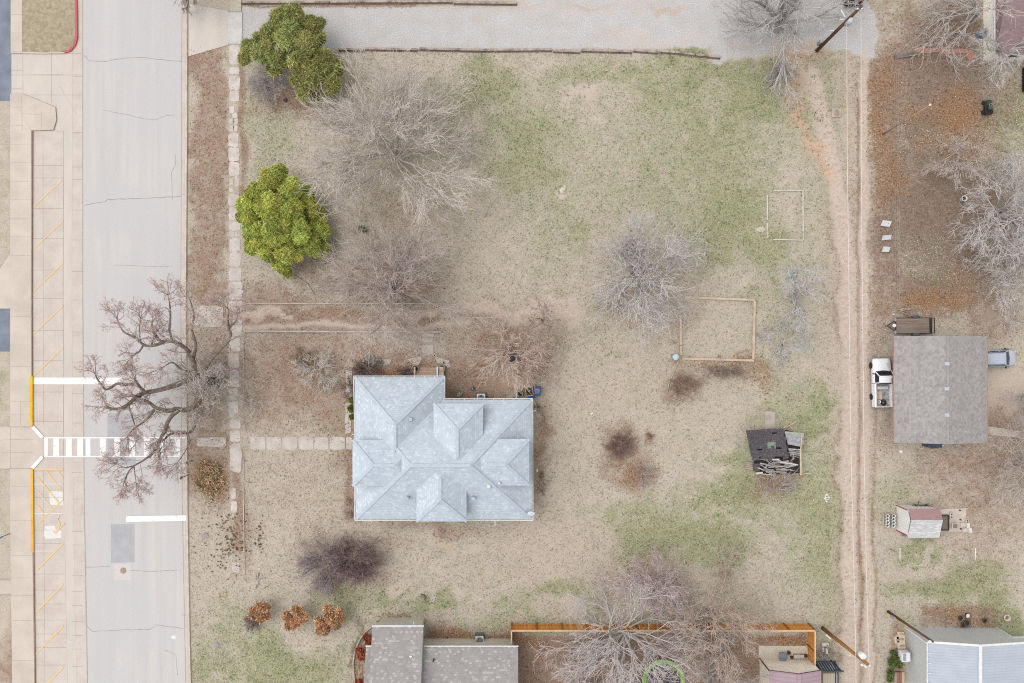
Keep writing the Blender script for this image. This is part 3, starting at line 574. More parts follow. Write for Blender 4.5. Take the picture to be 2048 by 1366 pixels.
t = thing('house', 'large house with a pale blue grey shingled hip roof and four hipped dormers', 'house', W(888, 900))
def wrect(px0, py0, px1, py1, z): a = W(px0, py1, z); b = W(px1, py0, z); return a.x, a.y, b.x, b.y
m = MB()
for (a, b, c_, d) in ((709, 754, 888, 880), (712, 799, 1062, 1038)):
    x0, y0, x1, y1 = wrect(a, b, c_, d, ES); m.box((x0 + x1) / 2, (y0 + y1) / 2, 0, x1 - x0 - 1.0, y1 - y0 - 1.0, ES - .1)
m.build('wall', siding, t)
roof = MB(); cap = MB()
x0, y0, x1, y1 = wrect(711, 799, 1064, 1039, ES); r0, r1, cs = hip(roof, x0, y0, x1, y1, ES, SL)
for a, b in ((r0, r1), (cs[0], r0), (cs[3], r0), (cs[1], r1), (cs[2], r1)): ridgecap(cap, a, b)
x0, y0, x1, y1 = wrect(709, 754, 888, 1000, ES); r0, r1, cs = hip(roof, x0 + .01, y0, x1, y1, ES - .012, SL + .012)
r2 = (r1[0], W(790, 900, 6).y, r1[2]); ridgecap(cap, r1, r2)
for a, b in ((cs[3], r1), (cs[2], r1)): ridgecap(cap, a, b)
ro = roof.build('roof', blue, t); cap.build('ridge_cap', bluecap, ro)
for nm, (a, b, c_, d), dirn in (('n', (867, 807, 966, 960), 0), ('s', (833, 900, 933, 1043), 1), ('w', (705, 880, 840, 972), 2), ('e', (930, 878, 1058.5, 971), 3)):
    x0, y0, x1, y1 = wrect(a, b, c_, d, ED); m = MB(); cp = MB(); r0, r1, cs = hip(m, x0, y0, x1, y1, ED, SL)
    o = m.build('dormer_roof', blue, t)
    if dirn == 0: ed = [(cs[3], r1), (cs[2], r1), (r1, r0)]
    if dirn == 1: ed = [(cs[0], r0), (cs[1], r0), (r0, r1)]
    if dirn == 2: ed = [(cs[0], r0), (cs[3], r0), (r0, r1)]
    if dirn == 3: ed = [(cs[1], r1), (cs[2], r1), (r1, r0)]
    for a_1, b_1 in ed: ridgecap(cp, a_1, b_1)
    cp.build('ridge_cap', bluecap, o)
    m = MB(); m.box((x0 + x1) / 2, (y0 + y1) / 2, ES - .3, x1 - x0 - .5, y1 - y0 - .5, ED - ES + .15); m.build('dormer_wall', siding, t)
m = MB()                          # rail-like white gutters with hangers, standing off the eaves
def gutter(px0, py0, px1, py1, z, n_, inn):
    a, b = W(px0, py0, z), W(px1, py1, z); m.bar(a, b, .07, .1); iv = Vector(inn) * .17
    for k in range(n_ + 1): p = a.lerp(b, k / n_); m.bar(p, p + iv, .05, .04)
gutter(707, 752, 889.5, 752, ES, 9, (0, -1, 0)); gutter(707, 752, 710, 880, ES, 8, (1, 0, 0)); gutter(889.5, 752, 889.5, 797, ES, 3, (-1, 0, 0)); gutter(889.5, 797, 1065.5, 797, ES, 9, (0, -1, 0))
m.build('gutter', gut, t); m = MB(); gutter(1065.5, 797, 1066, 1040, ES, 7, (-1, 0, 0)); m.build('gutter', gut, t); m = MB(); gutter(709.5, 972, 709.5, 1040.5, ES, 5, (1, 0, 0)); gutter(709.5, 1040.5, 833, 1040.5, ES, 8, (0, 1, 0)); m.build('gutter', gut, t); m = MB(); gutter(933, 1040.5, 1066, 1040.5, ES, 4, (0, 1, 0))
m.build('gutter', gut, t)
for px_, py_, s_ in ((822, 838, .36), (816, 995, .26), (947, 995, .34)):
    p = W(px_, py_, 5); m = MB(); m.box(p.x, p.y, 4.3, s_, s_, 1.15); m.build('roof_vent', M('vent_metal', col(188, 204, 218), col(170, 188, 204), 5, rough=.5), t, bevel=.02)
for px_, py_, r_ in ((978, 972, .2), (999, 966, .13)):
    p = W(px_, py_, 5.6); m = MB(); m.cyl((p.x, p.y, 4.5), r_ * .7, 1.2); m.lathe((p.x, p.y, 5.7), [(r_, 0), (r_, .08), (r_ * .3, .18)]); m.build('vent_pipe', white, t)
p = W(1062, 1026, 3.8); m = MB(); T = Matrix.Rotation(R(18), 3, 'X')
prof = [(.02, 0), (.2, .02), (.38, .09), (.4, .11)]; n0 = len(m.v); m.lathe((0, 0, 0), prof, 22, .62); m.v = [tuple(p + T @ Vector(q_)) for q_ in m.v]; m.bar(p, p + Vector((-.4, .3, -.5)), .05); m.bar(p, p + Vector((.2, 0, .45)), .03)
m.build('satellite_dish', M('dish', col(226, 232, 236), col(214, 221, 226), 4), t)
for a, b in ((990, 1040), (1066, 822), (708, 869)):
    p = W(a, b, 3.1); m = MB(); dx, dy = (0, -.6) if a == 990 else ((.28, 0) if a > 1000 else (-.25, 0)); m.bar(p, p + Vector((dx, dy, -.4)), .09); m.bar(p + Vector((dx, dy, -.4)), p + Vector((dx, dy, -3)), .09); m.build('downspout', gut, t)
# porch steps
p = thing('porch_steps', 'pink concrete porch steps with white topped side walls at the north door', 'steps', W(855, 745))
m = MB()
for k in range(3): a = W(831, 735 + 6 * k, .2 + .16 * k); b = W(872, 741 + 6 * k + (8 if k == 2 else 0), .2 + .16 * k); m.hexa([(a.x, b.y, 0), (b.x, b.y, 0), (b.x, a.y, 0), (a.x, a.y, 0)], [(a.x, b.y, .17 * (k + 1)), (b.x, b.y, .17 * (k + 1)), (b.x, a.y, .17 * (k + 1)), (a.x, a.y, .17 * (k + 1))])
m.build('stair', M('pink_step', col(206, 178, 158), col(188, 160, 142), 3), p)
for x_, mt_ in ((829, woodn), (874.5, white), (882, woodn)): q_ = W(x_, 744, .7); m = MB(); m.box(q_.x, q_.y, 0, .18 if x_ != 882 else .5, 1.1, .72 if x_ != 882 else .5); m.build('cheek_wall', mt_, p)
def pot(px_, py_, r_, h_, name, label, cat, mat, fill, z=0, group=None):
    q_ = W(px_, py_, h_ / 2); q_.z = z; t_ = localthing(name, label, cat, q_, 0, group)
    m_ = MB(); m_.lathe((0, 0, 0), [(r_ * .7, 0), (r_, h_), (r_ * 1.06, h_), (r_ * .92, h_ + .002), (r_ * .86, h_ - .06), (r_ * .8, h_ - .1)], 18); m_.build('body', mat, t_)
    m_ = MB(); m_.lathe((0, 0, h_ - .1), [(r_ * .8, 0), (r_ * .45, .05), (r_ * .1, .07)], 14); m_.build('contents', fill, t_); return t_
soil = M('dark_soil', col(70, 58, 50), col(40, 34, 30), 12, grain=.2); terra = M('pale_stoneware', col(206, 196, 184), col(160, 150, 140), 6)
pot(831, 737, .38, .5, 'plant_pot', 'grey stone urn with dark plant left of the porch steps', 'plant pot', terra, soil); pot(884, 736, .36, .5, 'plant_pot', 'grey stone urn with dark plant right of the porch steps', 'plant pot', terra, soil, .0)
# side stoop, bins and clutter north of the house
t = thing('wooden_stoop', 'small weathered plank stoop beside the bins', 'stoop', W(1023, 788)); q_ = W(1020, 788, .5); m = MB()
for k in range(5): m.box(q_.x, q_.y + .44 - .22 * k, 0, .85, .2, .42)
m.build('deck', woodg, t); m = MB(); q_ = W(1033, 790, .6); m.box(q_.x, q_.y, 0, .16, .85, .62); m.build('rail', gut, t)
def bin_(px_, py_, sx, sy, h_, body, lid, label, rz=0, open_=False, cat='bin'):
    q_ = W(px_, py_, h_); q_.z = 0; t_ = localthing('wheelie_bin' if cat == 'bin' else 'storage_tub', label, cat, q_, rz); m_ = MB()
    m_.hexa([(-sx * .4, -sy * .4, 0), (sx * .4, -sy * .4, 0), (sx * .4, sy * .4, 0), (-sx * .4, sy * .4, 0)], [(-sx / 2, -sy / 2, h_), (sx / 2, -sy / 2, h_), (sx / 2, sy / 2, h_), (-sx / 2, sy / 2, h_)])
    m_.build('body', body, t_, bevel=.03)
    m_ = MB()
    if open_:
        for a, b in (((-1, -1), (1, -1)), ((1, -1), (1, 1)), ((1, 1), (-1, 1)), ((-1, 1), (-1, -1))): m_.bar((a[0] * sx / 2, a[1] * sy / 2, h_ + .01), (b[0] * sx / 2, b[1] * sy / 2, h_ + .01), .09, .06)
        m_.build('rim', lid, t_); m_ = MB(); m_.lathe((0, .02, h_ + .003), [(min(sx, sy) * .36, 0), (min(sx, sy) * .3, .02), (.08, .05)], 14); m_.build('contents', soil, t_)
        m_ = MB(); m_.lathe((.03, .05, h_ + .03), [(.12, 0), (.1, .05), (.03, .07)], 10); m_.build('tin', steel, t_)
    else:
        m_.box(0, 0, h_, sx * 1.05, sy * 1.02, .05); m_.build('lid', lid, t_, bevel=.03); m_ = MB(); m_.box(0, -.03, h_ + .05, sx * .66, sy * .55, .03); m_.build('panel', M('lid_panel', col(104, 128, 164), col(92, 116, 150), 4, rough=.5), t_)
        m_ = MB(); m_.bar((-sx * .35, -sy * .45, h_ + .08), (sx * .35, -sy * .45, h_ + .08), .05); m_.build('handle', body, t_)
    return t_
navy = M('navy_plastic', col(72, 88, 132), col(60, 76, 118), 3, rough=.45); cobalt = M('cobalt_plastic', col(28, 92, 186), col(20, 78, 168), 3, rough=.4); tanp = M('tan_plastic', col(206, 186, 150), col(180, 158, 124), 4)
bin_(1074.5, 781.5, .76, 1.02, 1.0, navy, navy, 'navy blue lidded bin standing at the far right of the clutter by the house', R(-4))
bin_(1058.5, 782.5, .78, .98, .8, M('brown_tub', col(96, 78, 62), col(70, 56, 46), 4), tanp, 'open tan rimmed tub holding dark rubbish between the blue bins', R(8), True, 'tub')
q_ = W(1062, 794, .3); t = localthing('blue_crate', 'bright cobalt blue plastic crate tucked against the house corner', 'crate', (q_.x, q_.y, 0), R(10)); m = MB(); m.box(0, 0, 0, .75, .42, .5); m.build('body', cobalt, t, bevel=.03); m = MB(); m.box(0, 0, .5, .8, .46, .04); m.build('lid', cobalt, t, bevel=.015)
pot(1040, 788, .34, .45, 'plant_pot', 'dark round pot with pale rim beside the plank stoop', 'plant pot', terra, soil)
q_ = W(1040, 779.5, .3); t = localthing('old_box', 'small beige metal box with a dark spout hole beside the dark round pot', 'box', (q_.x, q_.y, 0), R(4)); m = MB(); m.box(0, 0, 0, .62, .36, .42); m.build('body', tanp, t, bevel=.04); m = MB(); m.lathe((-.1, 0, .42), [(.07, 0), (.06, .03)], 10); m.build('cap', dark, t)
def ac(px_, py_, s_, h_, label, body, rz=0):
    q_ = W(px_, py_, h_); q_.z = 0; t_ = localthing('air_conditioner', label, 'air conditioner', q_, rz); m_ = MB(); m_.box(0, 0, 0, s_ * 1.25, s_ * 1.25, .08); m_.build('base', M('ac_pad', col(120, 118, 118), col(100, 98, 98), 4), t_)
    m_ = MB(); m_.box(0, 0, .08, s_, s_, h_ - .14); m_.build('body', M('ac_grille', col(120, 124, 128), col(90, 94, 98), 30), t_, bevel=.05)
    m_ = MB(); m_.box(0, 0, h_ - .06, s_ * 1.04, s_ * 1.04, .06); m_.build('top', body, t_, bevel=.06)
    m_ = MB(); m_.lathe((0, 0, h_ + .004), [(s_ * .41, 0), (s_ * .40, .01), (s_ * .1, .012)], 26); m_.build('fan_opening', M('fan_dark', col(84, 98, 108), col(60, 70, 78), 3), t_)
    for k in range(3):
        m_ = MB(); a = k * 2.1 + .7; u = Vector((math.cos(a), math.sin(a), 0)); v_ = Vector((-u.y, u.x, 0)); c0 = Vector((0, 0, h_ + .025)); m_.face([c0 + u * .05 - v_ * .05, c0 + u * s_ * .36 - v_ * .14, c0 + u * s_ * .38 + v_ * .05 + Vector((0, 0, .02)), c0 + u * .05 + v_ * .05]); m_.build('fan_blade', M('fan_blade', col(150, 160, 168), col(120, 130, 138), 3), t_)
    m_ = MB(); 
    for r_ in (.15, .28, .40): m_.torus((0, 0, h_ + .06), s_ * r_, .008, 24, 4)
    for k in range(8): a = k * PI / 4; m_.bar((0, 0, h_ + .06), (s_ * .42 * math.cos(a), s_ * .42 * math.sin(a), h_ + .06), .012)
    m_.build('grille', steel, t_); return t_
ac(962, 796, .88, .85, 'white air conditioner half under the eave of the pale blue roof', gut)
ac(959, 1281, .86, .85, 'cream air conditioner on a dark pad north of the grey brown roof', M('ac_cream', col(226, 220, 208), col(214, 208, 196), 4), R(1))
# wire chairs
def chair(px_, py_, rz, label):
    q_ = W(px_, py_, .5); q_.z = 0; t_ = localthing('wire_chair', label, 'garden chair', q_, rz, None); wm = M('white_wire', col(210, 206, 204), col(190, 184, 182), 8)
    m_ = MB(); m_.torus((0, 0, .45), .33, .02, 20, 5); m_.torus((0, 0, .45), .2, .014, 16, 4); m_.build('seat', wm, t_)
    for k in range(4): a = PI / 4 + k * PI / 2; m_ = MB(); m_.bar((.28 * math.cos(a), .28 * math.sin(a), .45), (.34 * math.cos(a), .34 * math.sin(a), 0), .03); m_.build('leg', wm, t_)
    m_ = MB(); m_.tube([(-.3, -.2, .45), (-.34, -.36, .8), (0, -.44, .98), (.34, -.36, .8), (.3, -.2, .45)], .018, 5); m_.build('backrest', wm, t_); return t_
chair(926, 775.5, R(40), 'round white wire garden chair lying in the leaves west of the air conditioner'); 
q_ = W(919, 790, .3); t = localthing('folding_chair', 'pale green slatted folding chair against the house wall', 'garden chair', (q_.x, q_.y, 0), R(25)); gr_ = M('pale_green_slats', col(196, 206, 186), col(170, 180, 164), 6)
for k in range(4): m = MB(); m.bar((-.36, -.1 + k * .11, .4 - k * .06), (.36, -.02 + k * .1, .4 - k * .05), .06, .02); m.build('slat', gr_, t)
for sx in (-.3, .3): m = MB(); m.bar((sx, -.2, 0), (sx * .8, .36, .5), .035); m.bar((sx, .36, 0), (sx * .8, -.2, .5), .035); m.build('leg', dark, t)
q_ = W(945, 777, .3); t = localthing('lantern', 'small dark square lantern among the leaves beside the white wire chair', 'lantern', (q_.x, q_.y, 0), R(15)); m = MB(); m.box(0, 0, 0, .3, .36, .4); m.build('body', dark, t, bevel=.02); m = MB(); m.box(0, 0, .4, .18, .24, .03); m.build('top', M('blue_grey_top', col(150, 160, 172), col(130, 140, 150), 3), t)
# plain white litter etc.
def lump(px_, py_, sx, sy, h_, mat, name, label, cat, rz=0, group=None):
    q_ = W(px_, py_); m_ = MB(); n_ = 9; secs = []
    for z_, k in ((0, .9), (h_ * .5, 1), (h_ * .9, .8), (h_, .4)): secs.append([(q_.x + (sx * k * math.cos(2 * PI * i / n_) * math.cos(rz) - sy * k * math.sin(2 * PI * i / n_) * math.sin(rz)) / 2 * (1 + .25 * math.sin(i * 2.7 + px_)), q_.y + (sx * k * math.cos(2 * PI * i / n_) * math.sin(rz) + sy * k * math.sin(2 * PI * i / n_) * math.cos(rz)) / 2 * (1 + .25 * math.sin(i * 1.9 + py_)), z_) for i in range(n_)])
    m_.loft(secs, False); o = m_.build(name, mat, loc=q_); return tag(o, label, cat, group)
lump(1184, 827, .35, .2, .06, white, 'paper_scrap', 'small white paper scrap on the dry lawn east of the blue roofed house', 'litter', .3)
lump(1125, 379, 1.1, .5, .06, M('pale_rock', col(232, 222, 208), col(206, 192, 174), 5), 'broken_stone', 'cream broken stone lying flat in the middle of the upper lawn', 'stone', 1.0)
lump(942, 419, .45, .3, .12, M('pale_yellow', col(226, 218, 160), col(210, 200, 150), 4), 'yellow_bag', 'pale yellow scrap under the big bare tree', 'litter')
lump(867, 1197, .8, .7, .06, M('flat_rock', col(196, 192, 186), col(180, 176, 170), 3), 'flat_stone', 'flat triangular grey stone in the green patch south of the house', 'stone', .6); lump(847, 1192, .75, .4, .3, M('stump', col(150, 136, 130), col(96, 84, 80), 5), 'tree_stump', 'dark weathered stump beside the flat triangular stone', 'stump', -.8)
lump(1074, 941, .2, .5, .15, white, 'white_jug', 'little white jug standing east of the house wall', 'jug', .1)
lump(1654, 996, .62, .95, .06, M('white_plate', col(234, 230, 224), col(216, 212, 206), 6), 'white_board', 'white board with scuffed marks flat on the grass west of the alley', 'board', .05)
m = MB(); q_ = W(1654, 996)
for k in range(3): m.bar((q_.x - .12, q_.y + .2 - .2 * k, .065), (q_.x + .15, q_.y + .12 - .2 * k, .065), .05, .01)
o = m.build('scuff_mark', dark); o.parent = bpy.data.objects['white_board']; o.location = -q_
lump(1521, 459, 1.0, .7, .04, M('sandy_spot', col(222, 204, 188), col(206, 188, 172), 4), 'flat_stone', 'pale flat stone west of the small raised bed outline', 'stone'); lump(1332, 1144, .4, .35, .2, M('tan_block', col(206, 184, 164), col(180, 160, 144), 6), 'concrete_block', 'small tan block lying in leaves north of the pink twigged tree', 'block', .2)
lump(1478, 934, .1, .1, .05, white, 'white_scrap', 'tiny white scrap west of the collapsed shed', 'litter'); lump(571, 201, .4, .4, .25, M('grey_lumps', col(110, 104, 104), col(50, 46, 46), 8), 'rubble_pile', 'small dark rubble heap under the olive cedar', 'rubble')
# ---------- neighbouring house, grey brown roof ----------
brn = shingle('grey_brown_shingles', col(170, 165, 164), col(158, 153, 152), col(202, 197, 194), .28, .22, .86, .75)
t = thing('house', 'house at the bottom edge with a grey brown shingle roof and projecting north wing', 'house', W(880, 1366)); E2 = 3.0
m = MB(); x0, y0, x1, y1 = wrect(732, 1293, 1036, 1530, E2); rg = (y0 + y1) / 2; sl_ = .36; zr = E2 + (y1 - rg) * sl_
m.face([(x0, y1, E2), (x0, rg, zr), (x1, rg, zr), (x1, y1, E2)]); m.face([(x0, y0, E2), (x1, y0, E2), (x1, rg, zr), (x0, rg, zr)])
m.face([(x0, y1, E2), (x0, y0, E2), (x0, rg, zr)]); m.face([(x1, y1, E2), (x1, rg, zr), (x1, y0, E2)]); m.face([(x0, y1, E2), (x1, y1, E2), (x1, y0, E2), (x0, y0, E2)])
m.build('roof', brn, t)
xa, xb = W(745.5, 1252, E2).x, W(847, 1252, E2).x; ya = W(745, 1252, E2).y; yb = W(745, 1400, 4).y
m = MB(); m.hexa([(xa, ya, E2 - .02), (xa, yb, E2 - .02), (xb, yb, E2 - .02), (xb, ya, E2 - .02)][::-1], [(xa, ya, E2 + .16), (xa, yb, E2 + .16 + (ya - yb) * .36), (xb, yb, E2 + .16 + (ya - yb) * .36), (xb, ya, E2 + .16)][::-1])
m.build('wing_roof', brn, t)
m = MB(); m.box((x0 + x1) / 2, (y0 + y1) / 2, 0, x1 - x0 - .9, y1 - y0 - .9, E2 - .1); m.box((xa + xb) / 2, (ya + y1) / 2 - .3, 0, xb - xa - .6, ya - y1, E2 - .1); m.build('wall', cream, t)
m = MB(); m.bar((xa - .05, ya + .06, E2 + .1), (xb + .05, ya + .06, E2 + .1), .13, .12); m.build('gutter', gut, t); m = MB(); m.bar((x0 - .03, y1 + .06, E2 + .04), (xa - .04, y1 + .06, E2 + .04), .13, .1); m.build('gutter', gut, t); m = MB(); m.bar((xb + .04, y1 + .06, E2 + .04), (x1 + .05, y1 + .06, E2 + .04), .1, .1); m.build('gutter', gut, t)
for px_, py_ in ((822, 1312),): q_ = W(px_, py_, 3.9); m = MB(); m.cyl((q_.x, q_.y, 3.5), .08, .7); m.box(q_.x, q_.y + .1, 4.15, .3, .12, .08); m.build('vent_pipe', white, t)
q_ = W(867, 1321, 3.7); m = MB(); m.cyl((q_.x, q_.y, 3.3), .09, .6); m.build('vent_pipe', dark, t)
q_ = W(827, 1250, 2.5); m = MB(); m.bar(q_, q_ + Vector((0, .2, -.3)), .1); m.build('downspout', white, t)
t = lump(872, 1288, .4, .4, .4, M('meter_grey', col(110, 112, 116), col(80, 82, 86), 5), 'hose_reel', 'small dark grey hose reel against the north wall of the grey brown house', 'hose reel')
m = MB(); q_ = W(758, 1248, .4); m.box(q_.x, q_.y, 0, .75, .34, .4); tag(m.build('planter_box', M('tan_block2', col(190, 176, 156), col(170, 156, 138), 4), loc=(q_.x, q_.y, 0)), 'tan block at the end of the curved stone bed edging', 'block')
m = MB(); ed = [(749, 1250), (741, 1255), (730, 1265), (721, 1277), (714, 1292), (709, 1308), (707, 1325), (708, 1345), (711, 1366), (716, 1400)]; m.tube([tuple(W(*a).xy) + (.08,) for a in ed], .1, 6); tag(m.build('bed_edging', M('edging_stone', col(198, 190, 180), col(176, 168, 158), 3), loc=W(707, 1310)), 'curved pale stone edging round the bed left of the grey brown house', 'edging')
# ---------- garage ----------
gar = shingle('garage_shingles', col(176, 171, 169), col(142, 137, 136), col(190, 186, 184), .3, .22, .88, .5)
t = thing('garage', 'large garage with a grey brown gable roof beside the white pickup', 'garage', W(1860, 780)); EG = 2.7
x0, y0, x1, y1 = wrect(1788, 672, 1974.5, 885, EG); xr = W(1895, 780, 3.9).x; zr = 3.9
m = MB(); m.face([(x0, y1, EG), (x0, y0, EG), (xr, y0, zr), (xr, y1, zr)]); m.face([(x1, y0, EG), (x1, y1, EG), (xr, y1, zr), (xr, y0, zr)])
m.face([(x0, y0, EG), (x0, y1, EG), (x0, y1, EG - .14), (x0, y0, EG - .14)]); m.face([(x1, y1, EG), (x1, y0, EG), (x1, y0, EG - .14), (x1, y1, EG - .14)])
m.face([(x0, y0, EG - .14), (x1, y0, EG - .14), (x1, y0, EG), (xr, y0, zr), (x0, y0, EG)]); m.face([(x1, y1, EG - .14), (x0, y1, EG - .14), (x0, y1, EG), (xr, y1, zr), (x1, y1, EG)])
m.face([(x0, y1, EG - .14), (x1, y1, EG - .14), (x1, y0, EG - .14), (x0, y0, EG - .14)])
o = m.build('roof', gar, t); m = MB(); ridgecap(m, (xr, y0, zr), (xr, y1, zr), .3, .02); m.build('ridge_cap', M('garage_cap', col(172, 168, 166), col(156, 151, 148), 3, grain=.06), o)
m = MB(); m.bar((x0 - .03, y0, EG - .06), (x0 - .03, y1, EG - .06), .06, .16); m.bar((x1 + .03, y0, EG - .06), (x1 + .03, y1, EG - .06), .06, .16); m.build('fascia', M('red_brown_trim', col(186, 150, 138), col(168, 132, 120), 3), t)
m = MB(); wx0 = W(1781, 700).x; m.hexa([(wx0, y0 + .9, 0), (x1 - .5, y0 + .9, 0), (x1 - .5, y1 - .6, 0), (wx0, y1 - .6, 0)], [(wx0, y0 + .9, EG - .16), (x1 - .5, y0 + .9, EG - .16), (x1 - .5, y1 - .6, EG - .16), (wx0, y1 - .6, EG - .16)]); m.build('wall', M('mauve_wall', col(200, 184, 178), col(184, 168, 162), 2), t)
for px_, py_ in ((1894, 727.5), (1893.5, 777.5), (1893.5, 830)): q_ = W(px_, py_, 3.95); m = MB(); m.box(q_.x, q_.y, 3.6, .42, .36, .45); m.build('roof_vent', M('garage_vent', col(204, 212, 218), col(184, 192, 200), 4, rough=.5), t, bevel=.02)
q_ = W(1866, 889, .5); t = localthing('covered_grill', 'dark blue covered grill against the south side of the garage', 'grill', (q_.x, q_.y, 0)); m = MB(); m.box(0, .1, 0, 1.5, .8, .95); m.box(-.7, .1, 0, .5, .6, .7); m.build('cover', M('slate_cover', col(88, 100, 118), col(66, 76, 90), 4), t, bevel=.08); m = MB(); m.box(.1, -.36, .5, .9, .12, .05); m.build('shelf', dark, t)
lump(1881, 889.5, .3, .3, .5, white, 'white_bucket', 'white bucket at the right end of the covered grill', 'bucket'); 
q_ = W(1802, 903); m = MB(); m.lathe(q_, [(.2, 0), (.18, .12), (.08, .16)], 16); tag(m.build('white_disc', white, loc=q_), 'round white lid alone on the grass south west of the garage', 'disc')
# ---------- metal building ----------
mroof = ribbed('blue_grey_metal_roof', col(188, 197, 209), .3, .9, 0); mwall = ribbed('grey_metal_wall', col(208, 211, 210), .3, .95, 0)
t = thing('metal_building', 'metal building with a blue grey seamed roof and white ridge at the bottom right corner', 'building', W(1960, 1366)); E3 = 3.7
x0, y0, x1, y1 = wrect(1855, 1284, 2077, 1560, E3); xr = W(1966, 1290, 5).x; zr = E3 + .85; ys = y0
m = MB(); m.face([(x0, y1, E3), (x0, ys, E3), (xr, ys, zr), (xr, y1, zr)]); m.face([(x1, ys, E3), (x1, y1, E3), (xr, y1, zr), (xr, ys, zr)]); m.face([(x0, ys, E3), (x1, ys, E3), (xr, ys, zr)]); m.build('roof', mroof, t)
m = MB(); xe = W(1992, 1256).x; yw = y1 - .04
m.hexa([(x0 + .04, ys, 0), (xe, ys, 0), (xe, yw, 0), (x0 + .04, yw, 0)], [(x0 + .04, ys, E3 - .03), (xe, ys, E3 - .03), (xe, yw, E3 - .03), (x0 + .04, yw, E3 - .03)])
m.hexa([(xe, yw - .12, 2.5), (x1, yw - .12, 2.5), (x1, yw, 2.5), (xe, yw, 2.5)], [(xe, yw - .12, E3 - .03), (x1, yw - .12, E3 - .03), (x1, yw, E3 - .03), (xe, yw, E3 - .03)])
m.face([(x0 + .04, yw, E3 - .03), (x1 - .04, yw, E3 - .03), (xr, yw, zr - .03)][::-1]); m.build('wall', mwall, t)
m = MB(); m.bar((x0, y1 + .02, E3 + .02), (xr, y1 + .02, zr + .02), .22, .1); m.bar((xr, y1 + .02, zr + .02), (x1, y1 + .02, E3 + .02), .22, .1); m.build('rake_trim', white, t)
m = MB(); m.bar((xr, y1, zr + .06), (xr, ys, zr + .06), .36, .05); m.build('ridge_cap', white, t)
m = MB(); m.bar((x0 - .04, y1, E3), (x0 - .04, ys, E3), .09, .12)
for k in range(12): m.bar((x0 - .04, y1 - 1.1 - 1.05 * k, E3 + .08), (x0 + .26, y1 - 1.1 - 1.05 * k, E3 + .16), .07, .04)
m.build('gutter', white, t)
m = MB(); m.bar((x0 - .07, y1 - .12, 0), (x0 - .07, y1 - .12, E3 - .1), .14, .14); m.build('downspout', gut, t); m = MB(); m.bar((xe + .03, yw + .03, 0), (xe + .03, yw + .03, 2.5), .07); m.bar((xe, yw + .04, 2.5), (x1, yw + .04, 2.5), .08, .1); m.build('corner_trim', white, t)
q_ = W(1800, 1300)
t = thing('window_unit', 'white window air conditioner on the left wall of the metal building', 'air conditioner', W(1812, 1310)); a = W(1806, 1311, .9); m = MB(); m.box(a.x + .1, a.y, .6, .9, 1.0, .75); m.build('body', white, t, bevel=.03); m = MB(); m.box(a.x - .1, a.y + .03, 1.35, .34, .78, .02); m.build('grille', M('ac_louvre', col(176, 186, 196), col(140, 150, 160), 20), t); m = MB(); m.box(a.x + .1, a.y, 0, .7, .8, .6); m.build('base', woodg, t)
for k, (a, b, c_, d, lab) in enumerate([(1801, 1267, .7, .4, 'topmost small tan pallet board by the metal building'), (1800, 1277, .95, .8, 'second and largest tan slab in the row by the metal building'), (1802, 1290, .85, .7, 'third tan slab in the row just above the window unit'), (1793, 1279, .5, .8, 'tan slab on the outer side of the largest slab'), (1803, 1301, .8, .5, 'white grey slab touching the window unit')]):
    q_ = W(a, b, .2); t = localthing('concrete_slab', lab, 'slab', (q_.x, q_.y, 0), .05 * k, 'slabs stacked by the metal building'); m = MB(); m.box(0, 0, 0, c_, d, .35); m.build('block', woodn if k < 4 else conc, t, bevel=.04); m = MB(); m.box(.05, 0, .35, c_ * .6, d * .3, .03); m.build('ledge', woodg, t)
t = thing('raised_planter', 'long narrow timber planter with red brown boards by the metal building', 'planter', W(1800, 1355)); a = W(1795, 1352, .3)
for k in range(4): m = MB(); m.box(a.x - .2 + .28 * k, a.y - 1.2, 0, .26, 3.2, .3); m.build('board', [woodg, M('red_board', col(170, 120, 104), col(150, 108, 94), 3), M('red_board2', col(160, 116, 100), col(150, 118, 104), 3), woodn][k], t)
for a, b, r_, h_, lab, mt_ in [(1921, 1236, .28, .3, 'dark iron pot left of the white topped can in the bare bed', rust), (1935, 1231, .3, .35, 'dark can with a white lid in the bare bed', white), (1933, 1246, .36, .3, 'largest dark round pot just below the white topped can', dark), (1926, 1250, .28, .25, 'lowest dark pot touching the metal building side of the bed', dark), (1969, 1241, .27, .3, 'lone dark pot between the pot cluster and the clay pipe', dark)]: pot(a, b, r_, h_, 'garden_pot', lab, 'pot', M('iron_pot', col(138, 122, 114), col(98, 86, 80), 6), mt_ if mt_ is white else soil)
q_ = W(2010, 1234, .5); t = localthing('clay_pipe', 'upright pale clay pipe ring planted with dry grass near the metal building', 'planter', (W(2006, 1231).x, W(2006, 1231).y, 0)); m = MB(); m.lathe((0, 0, 0), [(.3, 0), (.33, .6), (.36, .62), (.36, .72), (.27, .72), (.26, .55), (.2, .5)], 26); m.build('ring', M('pale_clay', col(222, 210, 196), col(204, 190, 176), 4), t); m = MB(); m.lathe((0, 0, .5), [(.26, 0), (.15, .08), (.04, .1)], 14); m.build('soil', M('dry_fill', col(170, 140, 112), col(130, 104, 82), 12), t)
